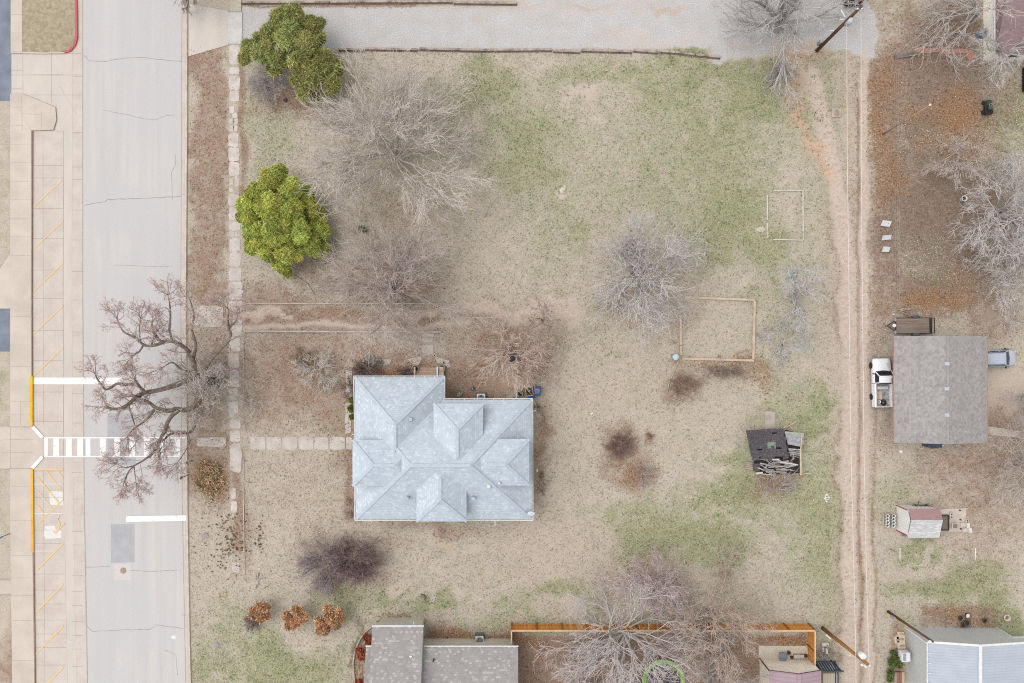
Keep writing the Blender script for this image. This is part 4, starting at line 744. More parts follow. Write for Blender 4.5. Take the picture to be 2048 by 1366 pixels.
# ---------- small mauve roofed building, patio, fence ----------
mauve = ribbed('mauve_metal_roof', col(180, 154, 164), .42, .82, 0)
t = thing('cottage', 'small cream building with a ribbed mauve metal gable roof beside the orange fence', 'building', W(1580, 1360)); E4 = 2.9
x0, y0, x1, y1 = wrect(1538, 1341, 1642.5, 1500, E4); xr = W(1597, 1346, 3.6).x; zr = 3.7
m = MB(); m.face([(x0, y1, E4), (x0, y0, E4), (xr, y0, zr), (xr, y1, zr)]); m.face([(x1, y0, E4), (x1, y1, E4), (xr, y1, zr), (xr, y0, zr)]); m.build('roof', mauve, t)
m = MB(); m.bar((xr, y1, zr + .03), (xr, y0, zr + .03), .4, .04); m.build('ridge_cap', M('mauve_cap', col(186, 158, 170), col(172, 146, 158), 2), t)
m = MB(); m.hexa([(x0 + .06, y0, 0), (x1 - .1, y0, 0), (x1 - .1, y1 - .05, 0), (x0 + .06, y1 - .05, 0)], [(x0 + .06, y0, E4 - .05), (x1 - .1, y0, E4 - .05), (x1 - .1, y1 - .05, E4 - .05), (x0 + .06, y1 - .05, E4 - .05)]); m.face([(x0 + .06, y1 - .05, E4 - .05), (xr, y1 - .05, zr - .06), (x1 - .1, y1 - .05, E4 - .05)]); m.build('wall', M('cream_wall', (.66, .61, .52, 1), (.58, .53, .45, 1), 1.2, 5), t)
m = MB(); m.bar((x0, y1 + .02, E4 - .03), (xr, y1 + .02, zr - .04), .05, .1); m.bar((xr, y1 + .02, zr - .04), (x1, y1 + .02, E4 - .03), .05, .1); m.bar((x0 + .02, yw - 9, 0), (x0 + .02, yw - 9, .1), .02); m.bar((x0 + .02, y1 - .02, 0), (x0 + .02, y1 - .02, E4 - .1), .1, .12); m.build('trim', M('dark_brown_trim', col(110, 88, 84), col(92, 72, 68), 3), t)
m = MB(); slab(m, [(1517, 1291), (1614, 1291), (1617, 1320), (1517, 1320)], 0, .08); struct(m.build('patio', M('patio_concrete', col(226, 216, 196), col(206, 196, 178), 1.5, 6)))
fen = N('orange_fence_boards'); tt = fen.n('TexCoord').outputs['Object']
px2 = fen.n('SeparateXYZ', {0: tt}); xy_ = fen.math('ADD', px2.outputs[0], px2.outputs[1]); fr = fen.math('FRACT', fen.math('DIVIDE', xy_, .14)); fl = fen.math('FLOOR', fen.math('DIVIDE', xy_, .14))
wn = fen.n('TexWhiteNoise', {'W': fl}, noise_dimensions='1D').outputs[0]
cc = fen.mix(wn, col(236, 168, 88), col(206, 132, 58)); cc = fen.mix(fen.mr(fen.noise(3, 5, fen.coord('Object', (1, 1, .3))), .45, .65, 0, .6), cc, col(226, 172, 104)); cc = fen.mul(cc, fen.mr(fen.math('ABSOLUTE', fen.math('SUBTRACT', fr, .5)), .40, .49, 1., .6)); fencem = fen.out(cc, .8, .2)
caprail = M('fence_cap', col(240, 208, 172), col(226, 190, 150), 3); post_m = M('fence_post_stain', col(176, 112, 52), col(150, 92, 40), 3)
t = thing('wooden_fence', 'tall orange stained board fence round the yard with the trampoline', 'fence', W(1326, 1248)); HF = 1.75
def fence_run(a, b, n_):
    A_, B_ = W(*a), W(*b); d = (B_ - A_).normalized(); m_ = MB(); m_.bar(A_ + Vector((0, 0, HF / 2)), B_ + Vector((0, 0, HF / 2)), .03, HF); m_.build('boards', fencem, t)
    m_ = MB(); m_.bar(A_ + Vector((0, 0, HF + .02)), B_ + Vector((0, 0, HF + .02)), .14, .04); m_.build('cap_rail', caprail, t)
    nrm = Vector((d.y, -d.x, 0)); nrm = nrm if (nrm.dot(-A_) > 0) else -nrm
    for z in (.35, 1.0, 1.55): m_ = MB(); m_.bar(A_ + nrm * .05 + Vector((0, 0, z)), B_ + nrm * .05 + Vector((0, 0, z)), .05, .09); m_.build('rail', fencem, t)
    for k in range(n_ + 1): p_ = A_.lerp(B_, k / n_) + nrm * .11; m_ = MB(); m_.box(p_.x, p_.y, 0, .1, .1, HF); m_.build('post', post_m, t)
fence_run((1023, 1248), (1616, 1248), 12); fence_run((1616, 1249), (1616, 1328), 2); fence_run((1023, 1249), (1023, 1294), 1)
# pergola with slanted dark slats, deck
pm = M('slate_blue_paint', col(72, 90, 112), col(54, 68, 86), 3); t = thing('pergola', 'slate blue slatted awning beside the small wooden deck', 'pergola', W(1662, 1340))
a, b, c_ = W(1645, 1343, 2.5), W(1682, 1343, 2.5), 2.5
for k in range(8):
    x_ = a.x + (b.x - a.x) * k / 7; m = MB(); m.bar((x_, a.y - .05, 2.45), (x_, a.y + .35, .95), .1, .16); m.build('slat', pm, t)
m = MB(); m.bar((a.x - .2, a.y, 2.45), (b.x + .3, a.y, 2.45), .14, .12); m.bar((a.x - .2, a.y + .35, .95), (b.x + .2, a.y + .35, .95), .1, .1); m.build('beam', pm, t)
for x_ in (a.x, b.x + .1): m = MB(); m.bar((x_, a.y, 0), (x_, a.y, 2.4), .12); m.bar((x_, a.y - 3, 0), (x_, a.y - 3, 2.4), .1) if x_ > a.x else None; m.build('post', pm, t)
m = MB(); m.bar((b.x + .12, a.y, 1.6), (b.x + .12, a.y - 3, 1.6), .1); m.bar((b.x + .12, a.y, 1.0), (b.x + .12, a.y - 3, 1.0), .08); m.build('side_rail', pm, t)
t = thing('wooden_deck', 'small bleached plank deck right of the mauve roofed building', 'deck', W(1662, 1360)); q_ = W(1661, 1347, .8); m = MB()
for k in range(10): m.box(q_.x - .72 + .16 * k, q_.y - 1.6, .0, .15, 3.2, .8)
m.build('planks', M('bleached_planks', col(222, 208, 188), col(198, 182, 162), 3, stretch=(3, .3, 1)), t)
for k in range(2): m = MB(); m.bar((q_.x - .75 + 1.5 * k, q_.y, .8), (q_.x - .75 + 1.5 * k, q_.y, .9), .1); m.build('post', woodn, t)
# patio things
q_ = W(1566.5, 1314, .75); t = localthing('round_table', 'round grey blue patio table left of the patio clutter', 'table', (q_.x, q_.y, 0)); m = MB(); m.lathe((0, 0, .7), [(.44, 0), (.46, .03), (.44, .05), (.1, .055)], 26); m.build('tabletop', M('slate_grey', col(136, 146, 160), col(112, 122, 136), 5), t)
for k in range(4): m = MB(); a = PI / 4 + k * PI / 2; m.bar((.3 * math.cos(a), .3 * math.sin(a), 0), (.3 * math.cos(a), .3 * math.sin(a), .7), .05); m.build('leg', dark, t)
q_ = W(1598, 1313, .45); t = localthing('patio_bench', 'small pale bench against the cream building wall', 'bench', (q_.x, q_.y, 0)); m = MB(); m.box(0, 0, .42, 1.1, .36, .05); m.build('seat', conc, t)
for sx in (-.45, .45): m = MB(); m.box(sx, 0, 0, .08, .34, .42); m.build('leg', woodg, t)
for a, b, r_, lab in ((1577, 1305, .2, 'brown clay pot nearest the round patio table'), (1583, 1314, .17, 'small brown pot between the patio table and the bench'), (1611, 1311, .2, 'dark pot in the patio corner by the orange fence')): pot(a, b, r_, .35, 'plant_pot', lab, 'plant pot', M('brown_clay', col(146, 118, 100), col(120, 96, 80), 5), soil)
t = thing('white_trellis', 'white slatted two legged frame on the ground between fence and utility pole', 'frame', W(1648, 1290)); a = W(1648, 1287)
m = MB(); m.box(a.x, a.y, 0, .75, .42, .4); m.build('seat', M('off_white', col(226, 220, 208), col(206, 200, 188), 4), t, bevel=.04)
for sx in (-.22, .2): m = MB(); m.box(a.x + sx, a.y - .5 - (.12 if sx > 0 else 0), 0, .24, .6 + (.26 if sx > 0 else 0), .3); m.build('leg', M('off_white', col(226, 220, 208), col(206, 200, 188), 4), t, bevel=.03)
# ---------- top right house ----------
tr_ = shingle('brown_mauve_shingles', col(164, 140, 140), col(138, 114, 116), col(176, 158, 158), .3, .16, .86, .3)
t = thing('house', 'cream walled house with a dark mauve shingle roof in the top right corner', 'house', W(2020, 50)); E5 = 2.0
x0, y0, x1, y1 = wrect(1992, -150, 2200, 106, E5); ysb = y0; yc = (y0 + y1) / 2
m = MB(); m.face([(x0, y0, E5), (x1, y0, E5), (x1, yc, E5 + 2), (x0, yc, E5 + 2)]); m.face([(x1, y1, E5), (x0, y1, E5), (x0, yc, E5 + 2), (x1, yc, E5 + 2)]); m.face([(x0, y1, E5), (x0, y0, E5), (x0, yc, E5 + 2)]); m.face([(x0, y0, E5 - .1), (x1, y0, E5 - .1), (x1, y0, E5), (x0, y0, E5)]); m.build('roof', tr_, t)
m = MB(); bx0 = x0 + .02; by0 = y0 + .02; m.hexa([(bx0, by0, 0), (x1, by0, 0), (x1, y1, 0), (bx0, y1, 0)], [(x0 + .06, y0 + .06, E5 - .05), (x1, y0 + .06, E5 - .05), (x1, y1, E5 - .05), (x0 + .06, y1, E5 - .05)]); m.build('wall', M('cream_stucco', (.74, .72, .62, 1), (.66, .64, .55, 1), 1.5, 5), t)
a = W(2036, 112, 1.6); m = MB(); m.box(a.x, by0 - .01, .8, 1.2, .05, .9); m.build('window', M('dark_window', col(120, 118, 118), col(96, 94, 94), 3), t)
m = MB(); a = W(1971, 30, .5); m.bar((a.x - .12, a.y + 2, 2.0), (a.x - .12, a.y - 3.6, 2.0), .12); m.build('gutter', gut, t)
q_ = W(1965, 66, .7); t = localthing('utility_box', 'blue grey meter box on the west wall of the cream house', 'meter box', (q_.x, q_.y, 0)); m = MB(); m.box(0, 0, 0, .7, .7, .9); m.build('body', M('slate_box', col(140, 150, 168), col(120, 130, 148), 3), t, bevel=.05); m = MB(); m.box(.1, .25, .9, .4, .3, .12); m.build('lid', steel, t)
# ---------- shed ----------
t = thing('garden_shed', 'small white shed with red trim and a roof half brown half pale shingles', 'shed', W(1840, 1047)); E6 = 2.2
x0, y0, x1, y1 = wrect(1817.5, 1018, 1880.5, 1077, E6); yr = W(1850, 1042, 3).y; zr = 2.65
hb = shingle('shed_brown', col(176, 142, 142), col(158, 126, 128), col(190, 158, 158), .3, .15, .85, .3); hw_ = shingle('shed_white', col(216, 214, 214), col(190, 190, 194), col(236, 236, 238), .42, .16, .8, .8)
m = MB(); m.face([(x1, y1, E6), (x0, y1, E6), (x0, yr, zr), (x1, yr, zr)]); m.face([(x1, y1, E6 - .1), (x0, y1, E6 - .1), (x0, y1, E6), (x1, y1, E6)]); m.build('roof', hb, t, label='brown north slope'); m = MB(); m.face([(x0, y0, E6 - .2), (x1, y0, E6 - .2), (x1, yr, zr), (x0, yr, zr)]); m.face([(x0, y0, E6 - .3), (x1, y0, E6 - .3), (x1, y0, E6 - .2), (x0, y0, E6 - .2)]); m.build('roof', hw_, t, label='pale south slope')
m = MB(); wl = x0 - .06; m.hexa([(wl - .0, y0 + .25, 0), (x1 - .1, y0 + .25, 0), (x1 - .1, y1 - .1, 0), (wl, y1 - .1, 0)], [(wl, y0 + .25, E6 - .2), (x1 - .1, y0 + .25, E6 - .2), (x1 - .1, y1 - .1, E6 - .1), (wl, y1 - .1, E6 - .1)]); m.face([(wl, y0 + .25, E6 - .2), (wl, yr, zr - .05), (wl, y1 - .1, E6 - .1)][::-1]); m.build('wall', ribbed('shed_siding', col(248, 247, 244), .3, .88, 0), t)
m = MB(); red = M('red_trim', col(176, 66, 70), col(156, 60, 64), 3); m.bar((wl - .03, y1 - .14, 0), (wl - .03, y1 - .14, E6 - .1), .08, .08); m.build('corner_trim', red, t); m = MB(); m.bar((wl - .03, y0 + .28, 0), (wl - .03, y0 + .28, E6 - .2), .08, .08); m.build('corner_trim', red, t)
m = MB(); m.box(W(1812, 1062).x, W(1812, 1068).y, 0, 1.0, .4, .12); tag(m.build('brick_step', M('brick_red', col(176, 104, 96), col(190, 150, 138), 10), loc=W(1812, 1068)), 'row of red bricks at the foot of the small shed', 'bricks')
m = MB(); slab(m, [(1870, 1018), (1931.5, 1016), (1930, 1063), (1872, 1062)], 0, .1); struct(m.build('shed_patio', conc))
t = thing('raised_bed', 'dark soil bed in a frame at the east wall of the small shed', 'raised bed', W(1887, 1045)); m = MB(); slab(m, [(1881, 1031), (1893, 1030), (1893.5, 1058), (1881, 1058)], .1, .2); m.build('soil', M('bed_soil', col(140, 126, 118), col(110, 96, 90), 10), t)
for a, b in (((1880, 1030), (1894, 1029.5)), ((1894, 1029.5), (1894.5, 1059)), ((1894.5, 1059), (1880, 1059))): m = MB(); m.bar(tuple(W(*a).xy) + (.2,), tuple(W(*b).xy) + (.2,), .1, .2); m.build('board', dark, t)
t = thing('patio_planter', 'square planter box full of gravel on the shed patio', 'planter', W(1905, 1050)); a = W(1905, 1050)
m = MB(); m.box(a.x, a.y, .1, .62, .6, .35); m.build('box', conc, t, bevel=.04); m = MB(); m.box(a.x, a.y, .45, .44, .44, .03); m.build('fill', M('gravel_fill', col(150, 134, 122), col(120, 106, 96), 14), t)
for a, b, sx, sy, lab in ((1900, 1030, .35, .7, 'white cinder block with two dark holes on the shed patio'), (1931, 1042, .3, .5, 'cinder block on the right edge of the shed patio')):
    q_ = W(a, b); t = localthing('cinder_block', lab, 'cinder block', (q_.x, q_.y, .1)); m = MB(); m.box(0, 0, 0, sx, sy, .2); m.build('block', conc, t)
    for k in (-1, 1): m = MB(); m.box(0, k * sy * .22, .2, .14, .14, .012); m.build('hole', black, t)
for a, b, c_, lab in ((1937, 1051, 0, 'upper white box seat beyond the shed patio'), (1941, 1061, .15, 'lower white box seat beyond the shed patio')):
    q_ = W(a, b, .4); t = localthing('patio_stool', lab, 'stool', (q_.x, q_.y, 0), c_); m = MB(); m.box(0, 0, .0, .34, .56, .42); m.build('seat', M('off_white2', col(232, 228, 216), col(214, 210, 198), 4), t, bevel=.03); m = MB(); m.box(-.45, .05, 0, .6, .44, .25); m.build('base', conc, t, bevel=.03)
for a, b in ((1918, 1020), (1919, 1038.5), (1919.5, 1057)): q_ = W(a, b); m = MB(); m.cyl((q_.x, q_.y, .1), .08, .2, 10, .06); tag(m.build('short_post', dark, loc=(q_.x, q_.y, 0)), {1020: 'top dark stub post of the three on the shed patio', 1038.5: 'middle dark stub post of the three on the shed patio', 1057: 'bottom dark stub post of the three on the shed patio'}[b], 'post', 'stub posts on the shed patio')
# bucket racks
for r_i, x_ in enumerate((1774.5, 1786.5)):
    q_ = W(x_, 1040, .4); t = localthing('bucket_rack', ('left' if r_i == 0 else 'right') + ' pale wooden rack holding four white buckets west of the shed', 'rack', (q_.x, q_.y, 0), R(1)); m = MB(); m.box(0, .65, 0, .7, .06, .36); m.box(0, -.75, 0, .7, .06, .3); m.box(-.28, -.05, .1, .05, 1.4, .06); m.box(.28, -.05, .1, .05, 1.4, .06); m.build('frame', woodn, t)
    for k in range(4):
        p_ = W(x_ + (0 if k % 2 else .3), 1032 + k * 6.3, .4); t2 = localthing('white_bucket', ['top', 'second', 'third', 'bottom'][k] + ' white bucket in the ' + ('left' if r_i == 0 else 'right') + ' rack west of the shed', 'bucket', (p_.x, p_.y, .16), 0, 'white buckets in the two racks')
        m = MB(); m.lathe((0, 0, 0), [(.15, 0), (.19, .32), (.215, .34), (.16, .345), (.13, .25), (.1, .24)], 18); m.build('pail', white, t2); m = MB(); m.lathe((0, 0, .27), [(.14, 0), (.11, .03), (.03, .05)], 12); m.build('contents', M('bucket_fill', col(104, 96, 112), col(70, 64, 76), 9) if k != 1 or r_i else M('bucket_fill2', col(150, 96, 96), col(110, 70, 70), 9), t2)
# clothesline poles
for x_, lab in ((1800, 'left white clothesline T post south of the small shed'), (1951, 'right white clothesline T post south of the small shed')):
    q_ = W(x_, 1108, 1.9); g_ = W(x_, 1108); t = localthing('clothesline_post', lab, 'clothesline post', (q_.x, q_.y, 0), 0, 'clothesline posts'); m = MB(); m.cyl((0, 0, 0), .04, 1.9, 10); m.build('pole', steel, t); m = MB(); m.tube([(0, -.66, 1.9), (0, .66, 1.9)], .045, 8); m.build('crossbar', white, t)
# ---------- collapsed shed ----------
t = thing('collapsed_shed', 'collapsed old shed with a dark torn shingle roof and exposed grey boards', 'shed', W(1545, 905)); ds = shingle('old_dark_shingles', col(100, 93, 98), col(70, 66, 71), col(148, 142, 146), .34, .16, .55, .6)
def RP(X, Y, h): return W(1470 + X / 6.83, 810 + Y / 6.83, h)
m = MB()     # dark roof sheet as a sagging grid with torn holes
holes = [(540, 388, 34, 9), (455, 550, 14, 14), (600, 590, 28, 9), (345, 605, 26, 8), (460, 592, 14, 9), (320, 605, 12, 8), (345, 722, 18, 8), (560, 592, 20, 8), (600, 720, 60, 10)]
NX_, NY_ = 46, 36
def rp(u, v):
    TL, TR, BL_, BR = (150, 350), (662, 322), (235, 745), (735, 735); x_ = (TL[0] * (1 - u) + TR[0] * u) * (1 - v) + (BL_[0] * (1 - u) + BR[0] * u) * v; y_ = (TL[1] * (1 - u) + TR[1] * u) * (1 - v) + (BL_[1] * (1 - u) + BR[1] * u) * v
    if v == 1: y_ += 22 * math.sin(u * 17) + 14 * math.sin(u * 41)
    if u == 1: x_ += 12 * math.sin(v * 23)
    return x_, y_, 1.7 - .9 * v - .25 * math.sin(PI * u) * math.sin(PI * v) + .05 * math.sin(u * 9) * math.sin(v * 7)
for a in range(NX_):
    for b in range(NY_):
        x_, y_, _ = rp((a + .5) / NX_, (b + .5) / NY_)
        if any(abs(x_ - hx) < hrx and abs(y_ - hy) < hry + 3 for hx, hy, hrx, hry in holes): continue
        if 440 < x_ < 560 and 505 < y_ < 590 and math.sin(x_ * .07) + math.cos(y_ * .06) > -1.2: continue
        m.face([RP(*rp(u, v)) for u, v in ((a / NX_, b / NY_), (a / NX_, (b + 1) / NY_), ((a + 1) / NX_, (b + 1) / NY_), ((a + 1) / NX_, b / NY_))])
o = m.build('roof', ds, t); sd = o.modifiers.new('thickness', 'SOLIDIFY'); sd.thickness = .05
m = MB(); m.face([RP(x_, y_, h_) for x_, y_, h_ in ((432, 500, .98), (432, 600, .85), (560, 600, .85), (560, 500, .98))]); m.build('torn_lining', M('faded_green', col(146, 172, 150), col(122, 140, 124), 6), t)
m = MB(); m.prism([tuple(RP(x_, y_, 0).xy) for x_, y_ in ((170, 370), (700, 340), (900, 400), (880, 945), (290, 940))], 0, .12); m.build('floor', M('shed_floor', col(70, 60, 56), col(44, 38, 36), 3), t)
gb = M('grey_boards', col(196, 196, 202), col(150, 148, 154), 3, grain=.12); gb2 = M('grey_brown_boards', col(178, 164, 152), col(130, 118, 110), 3, grain=.12); gm_ = M('mossy_boards', col(158, 170, 150), col(190, 188, 182), 2)
bi = 0
def board(x0_, y0_, x1_, y1_, w_, h0=1., h1=None, mt_=None):
    m_ = MB(); m_.bar(RP(x0_, y0_, h0), RP(x1_, y1_, h1 if h1 is not None else h0), w_, .04); m_.build('board', mt_ or random.choice([gb, gb, gb2]), t)
for k in range(12):
    y_ = 365 + k * 15; board(672 + k * 4 + random.random() * 12, y_ - 4 + (0 if k else 6), 930 - (k > 9) * 12 + random.random() * 10, y_ + 32, .155 + .02 * random.random(), 1.45 - k * .05, 1.2 - k * .04, gb if k > 3 or random.random() < .5 else gm_)
for k in range(4): board(730 + k * 5, 600 + k * 22, 905, 612 + k * 26, .13, .9 - k * .06)
board(895, 600, 898, 955, .17, .9, .7, woodn); board(915, 400, 895, 610, .1, 1.25, .95, woodn); board(290, 935, 380, 925, .2, .5, .5, M('off_white_board', col(226, 222, 210), col(206, 202, 190), 4)); board(950, 935, 1040, 942, .1, .1, .1, woodn)
lw_ = M('bleached_board', col(226, 222, 216), col(198, 194, 190), 4)
for _ in range(60):
    x_ = random.uniform(300, 860); y_ = random.uniform(740, 950); L_ = random.uniform(60, 260); a = random.choice([0, 0, .1, -.15, 1.5, 1.3, .5]) + random.uniform(-.12, .12)
    ex, ey = x_ + L_ * math.cos(a), y_ + L_ * math.sin(a)
    if not (270 < ex < 900 and 720 < ey < 960): continue
    board(x_, y_, ex, ey, random.uniform(.05, .16), random.uniform(.3, .75), random.uniform(.3, .75), random.choice([gb, gb2, gb, gb, gm_, woodg, lw_]))
for a in ((790, 750, 800, 670), (820, 720, 760, 760), (700, 640, 880, 690), (750, 690, 870, 715)): board(*a, .07, .85, .8)
for a in ((660, 315, 720, 258), (690, 312, 835, 225), (745, 285, 830, 378), (670, 330, 700, 320)): board(*a, .09, .5, .25, woodn)
for k in range(4): board(140, 785 + k * 26, 245, 800 + k * 26, .17, .3, .35, woodg)
m = MB(); m.face([RP(x_, y_, h_) for x_, y_, h_ in ((240, 800, .55), (250, 905, .45), (335, 910, .45), (345, 800, .55))]); m.build('roof', ds, t)
# ---------- timber outlines, edging ----------
def frame_thing(name, label, cat, segs, w_, h_, mt_, part='board', z=0):
    t_ = thing(name, label, cat, W(*segs[0][0]))
    for a, b in segs: m_ = MB(); m_.bar(tuple(W(*a).xy) + (z + h_ / 2,), tuple(W(*b).xy) + (z + h_ / 2,), w_, h_); m_.build(part, mt_, t_)
    return t_
frame_thing('garden_bed', 'large tan timber bed frame east of the pale lichen covered tree', 'bed frame', [((1369, 595), (1509, 600)), ((1508.5, 602), (1505.5, 718)), ((1364, 717), (1507, 721)), ((1360, 631), (1361, 652)), ((1360.5, 652), (1361, 690)), ((1361, 692), (1362, 710))], .24, .2, M('tan_timber', col(222, 200, 176), col(198, 176, 154), 1.2, 5, grain=.06))
frame_thing('garden_bed', 'small white timber outline open on its left side in the upper lawn', 'bed frame', [((1547, 381), (1607, 381.5)), ((1605, 382), (1606, 480)), ((1546, 479), (1605, 480.5)), ((1534, 390), (1534, 440)), ((1534, 446), (1535, 476))], .13, .12, M('whitewashed_timber', col(224, 218, 208), col(200, 192, 178), 1.2, 5))
brk = M('old_tie', col(196, 182, 172), col(138, 124, 114), 1.4, 5, grain=.15)
for lab, pts in (('line of old railway ties along the south edge of the gravel drive', [(677, 99), (728, 101), (730, 98), (836, 100), (838, 98), (958, 101), (1104, 100), (1106, 102), (1160, 104), (1162, 101), (1264, 104), (1266, 101), (1316, 105), (1318, 103), (1350, 105), (1390, 110), (1440, 115)]), ('row of old railway ties along the north edge of the gravel drive', [(485, 5.5), (660, 5), (700, 4.5), (905, 4), (907, 6), (1008, 7), (1034, 7)])):
    t = thing('tie_edging', lab, 'edging', W(*pts[0]))
    for a, b in zip(pts, pts[1:]):
        if math.hypot(b[0] - a[0], b[1] - a[1]) > 8: m = MB(); m.bar(tuple(W(a[0] + 1, a[1]).xy) + (.1,), tuple(W(b[0] - .5, b[1]).xy) + (.1,), .22, .2); m.build('tie', brk, t); m = MB(); m.bar(tuple(W(a[0], a[1] + 3.4).xy) + (.03,), tuple(W(b[0], b[1] + 3.4).xy) + (.03,), .12, .05); m.build('painted_shadow_strip', M('tie_shadow_tone', col(134, 116, 106), col(104, 90, 82), 3), t)  # second bar is a dark strip standing in for the shade beside each tie
edg = M('grey_edging', col(206, 192, 184), col(184, 168, 158), 1.2, 5)
for lab, a, b, w_ in (('thin low wall on the north side of the leafy driveway', (492, 607), (884, 607.5), .16), ('thin low wall on the south side of the leafy driveway', (490, 662.5), (883, 664), .18)):
    m = MB(); m.bar(tuple(W(*a).xy) + (.1,), tuple(W(*b).xy) + (.1,), w_, .2); tag(m.build('low_wall', edg, loc=W(*a)), lab, 'low wall')
m = MB(); 
for a, b in (((487, 668), (487, 845)), ((487, 915), (487.5, 960)), ((487, 965), (488.5, 1065)), ((488.5, 1065), (489.5, 1150))): m.bar(tuple(W(*a).xy) + (.06,), tuple(W(*b).xy) + (.06,), .07, .1)
tag(m.build('metal_edging', M('rail_grey', col(226, 214, 206), col(200, 186, 176), 2), loc=W(487, 668)), 'thin straight metal edging running beside the stone walk', 'edging')
q_ = W(487, 685); m = MB(); m.torus((q_.x, q_.y, .12), .14, .035, 18, 6); m.cyl((q_.x, q_.y, 0), .08, .12, 10); tag(m.build('pipe_ring', steel, loc=q_), 'small grey pipe ring at the north end of the metal edging', 'pipe')
q_ = W(1350.5, 714, 1.); t = localthing('lidded_drum', 'pale blue grey lidded drum at the corner of the large timber frame', 'drum', (W(1348, 713.6).x, W(1348, 713.6).y, 0)); m = MB(); m.lathe((0, 0, 0), [(.32, 0), (.32, .85)], 22); m.build('body', steel, t); m = MB(); m.lathe((0, 0, .85), [(.35, 0), (.35, .05), (.2, .07), (.05, .09)], 22); m.build('lid', M('drum_lid', col(206, 220, 226), col(190, 204, 212), 3), t)
# ---------------- vehicles ----------------
carw = M('white_car_paint', col(252, 252, 253), col(246, 247, 248), .8, rough=.3, spec=.5); carg = M('grey_blue_car_paint', col(190, 200, 214), col(178, 188, 202), .8, rough=.3, spec=.5); carb = M('black_car_paint', col(30, 31, 36), col(24, 25, 30), 1, rough=.2, spec=.6); chrome = M('chrome', col(190, 194, 198), col(170, 174, 178), 3, rough=.25, metal=.6)
headl = M('headlight_glass', col(214, 222, 228), col(196, 204, 212), 6, rough=.2); taill = M('tail_light', col(170, 30, 34), col(140, 24, 28), 4, rough=.3)
def sec(x, hw, zb, zt, r=.12): return [(x, -hw + r * .4, zb), (x, -hw, zb + .15), (x, -hw, zt - r * 1.6), (x, -hw + r, zt - r * .35), (x, -hw * .5, zt + .015), (x, hw * .5, zt + .015), (x, hw - r, zt - r * .35), (x, hw, zt - r * 1.6), (x, hw, zb + .15), (x, hw - r * .4, zb)]
def wheel(t_, x, y, r=.37, w_=.25, hub=steel):
    s_ = 1 if y > 0 else -1; m_ = MB(); m_.tube([(x, y - w_ / 2, r), (x, y - w_ * .35, r), (x, y + w_ * .35, r), (x, y + w_ / 2, r)], [r * .9, r, r, r * .9], 20); o_ = m_.build('wheel', rubber, t_); m_ = MB(); m_.tube([(x, y + s_ * w_ * .4, r), (x, y + s_ * (w_ / 2 + .012), r)], r * .58, 16); m_.build('rim', hub, o_)
def greenhouse(t_, x0, x1, hw, z0, z1, f, b, inw, paintm, split=(), sunroof=None, roofin=.06):
    """glass frustum with a separate roof panel, pillars; f and b are rake lengths at front(+x) and back"""
    B_ = [(x0, -hw, z0), (x1, -hw, z0), (x1, hw, z0), (x0, hw, z0)]; T_ = [(x0 + b, -hw + inw, z1), (x1 - f, -hw + inw, z1), (x1 - f, hw - inw, z1), (x0 + b, hw - inw, z1)]
    for nm, i, j in (('side_window', 0, 1), ('windscreen', 1, 2), ('side_window', 2, 3), ('rear_window', 3, 0)):
        m_ = MB(); bow = .12 if nm == 'windscreen' else 0; bm = ((Vector(B_[i]) + Vector(B_[j])) / 2 + Vector((bow, 0, 0))); tm = ((Vector(T_[i]) + Vector(T_[j])) / 2 + Vector((bow * .6, 0, .01)))
        m_.face([B_[i], bm, tm, T_[i]]); m_.face([bm, B_[j], T_[j], tm]); m_.build(nm, glass, t_)
    m_ = MB(); ra, rb = x0 + b - .04, x1 - f + .05; hw2 = hw - inw + .03
    m_.loft([[(x, -hw2 * k, z1 - .03), (x, -hw2 * k, z1 + .0), (x, -hw2 * .7 * k, z1 + .045), (x, hw2 * .7 * k, z1 + .045), (x, hw2 * k, z1), (x, hw2 * k, z1 - .03)] for x, k in ((ra, .9), (ra + .1, 1), (rb - .15, 1), (rb, .93))], True); r_ = m_.build('roof', paintm, t_)
    m_ = MB()
    for i in range(4): m_.bar(Vector(B_[i]) + Vector((0, 0, .01)), Vector(T_[i]), .09, .07)
    for sx in split:
        for s_ in (-1, 1): m_.bar((sx, s_ * (hw + .005), z0), (sx, s_ * (hw - inw + .005), z1), .08, .05)
    m_.build('pillars', paintm, t_)
    if sunroof: m_ = MB(); m_.box(sunroof, 0, z1 + .052, .62, .8, .012); m_.build('sunroof', glass, r_)
    return r_
# white pickup, nose to the north (local +x is the nose)
c0 = W(1765.2, 765.5, .9); t = localthing('pickup_truck', 'old white pickup truck with junk in its bed parked against the garage', 'pickup', (c0.x, c0.y, 0), R(91))
m = MB(); m.loft([sec(x, hw, .38, zt) for x, hw, zt in ((-.05, .98, 1.05), (.0, .99, 1.08), (.95, 1.0, 1.1), (1.2, 1.0, 1.1), (1.6, .98, 1.08), (2.3, .94, 1.0), (2.55, .88, .92), (2.64, .78, .8))]); m.build('body', carw, t)
m = MB()   # bed: floor and walls
m.box(-1.35, 0, .4, 2.55, 1.94, .3); m.build('bed_floor', M('bed_liner', col(196, 196, 194), col(158, 152, 146), 2.5, 5, grain=.1), t)
for y_ in (-.88, .88): m = MB(); m.box(-1.36, y_, .42, 2.56, .2, .74); m.build('bed_side', carw, t, bevel=.05)
m = MB(); m.box(-2.6, 0, .42, .1, 1.9, .72); m.build('tailgate', carw, t, bevel=.03); m = MB(); m.box(-2.74, 0, .45, .14, 1.8, .2); m.build('rear_bumper', chrome, t, bevel=.03); m = MB(); m.box(2.68, 0, .42, .14, 1.75, .22); m.build('front_bumper', chrome, t, bevel=.04)
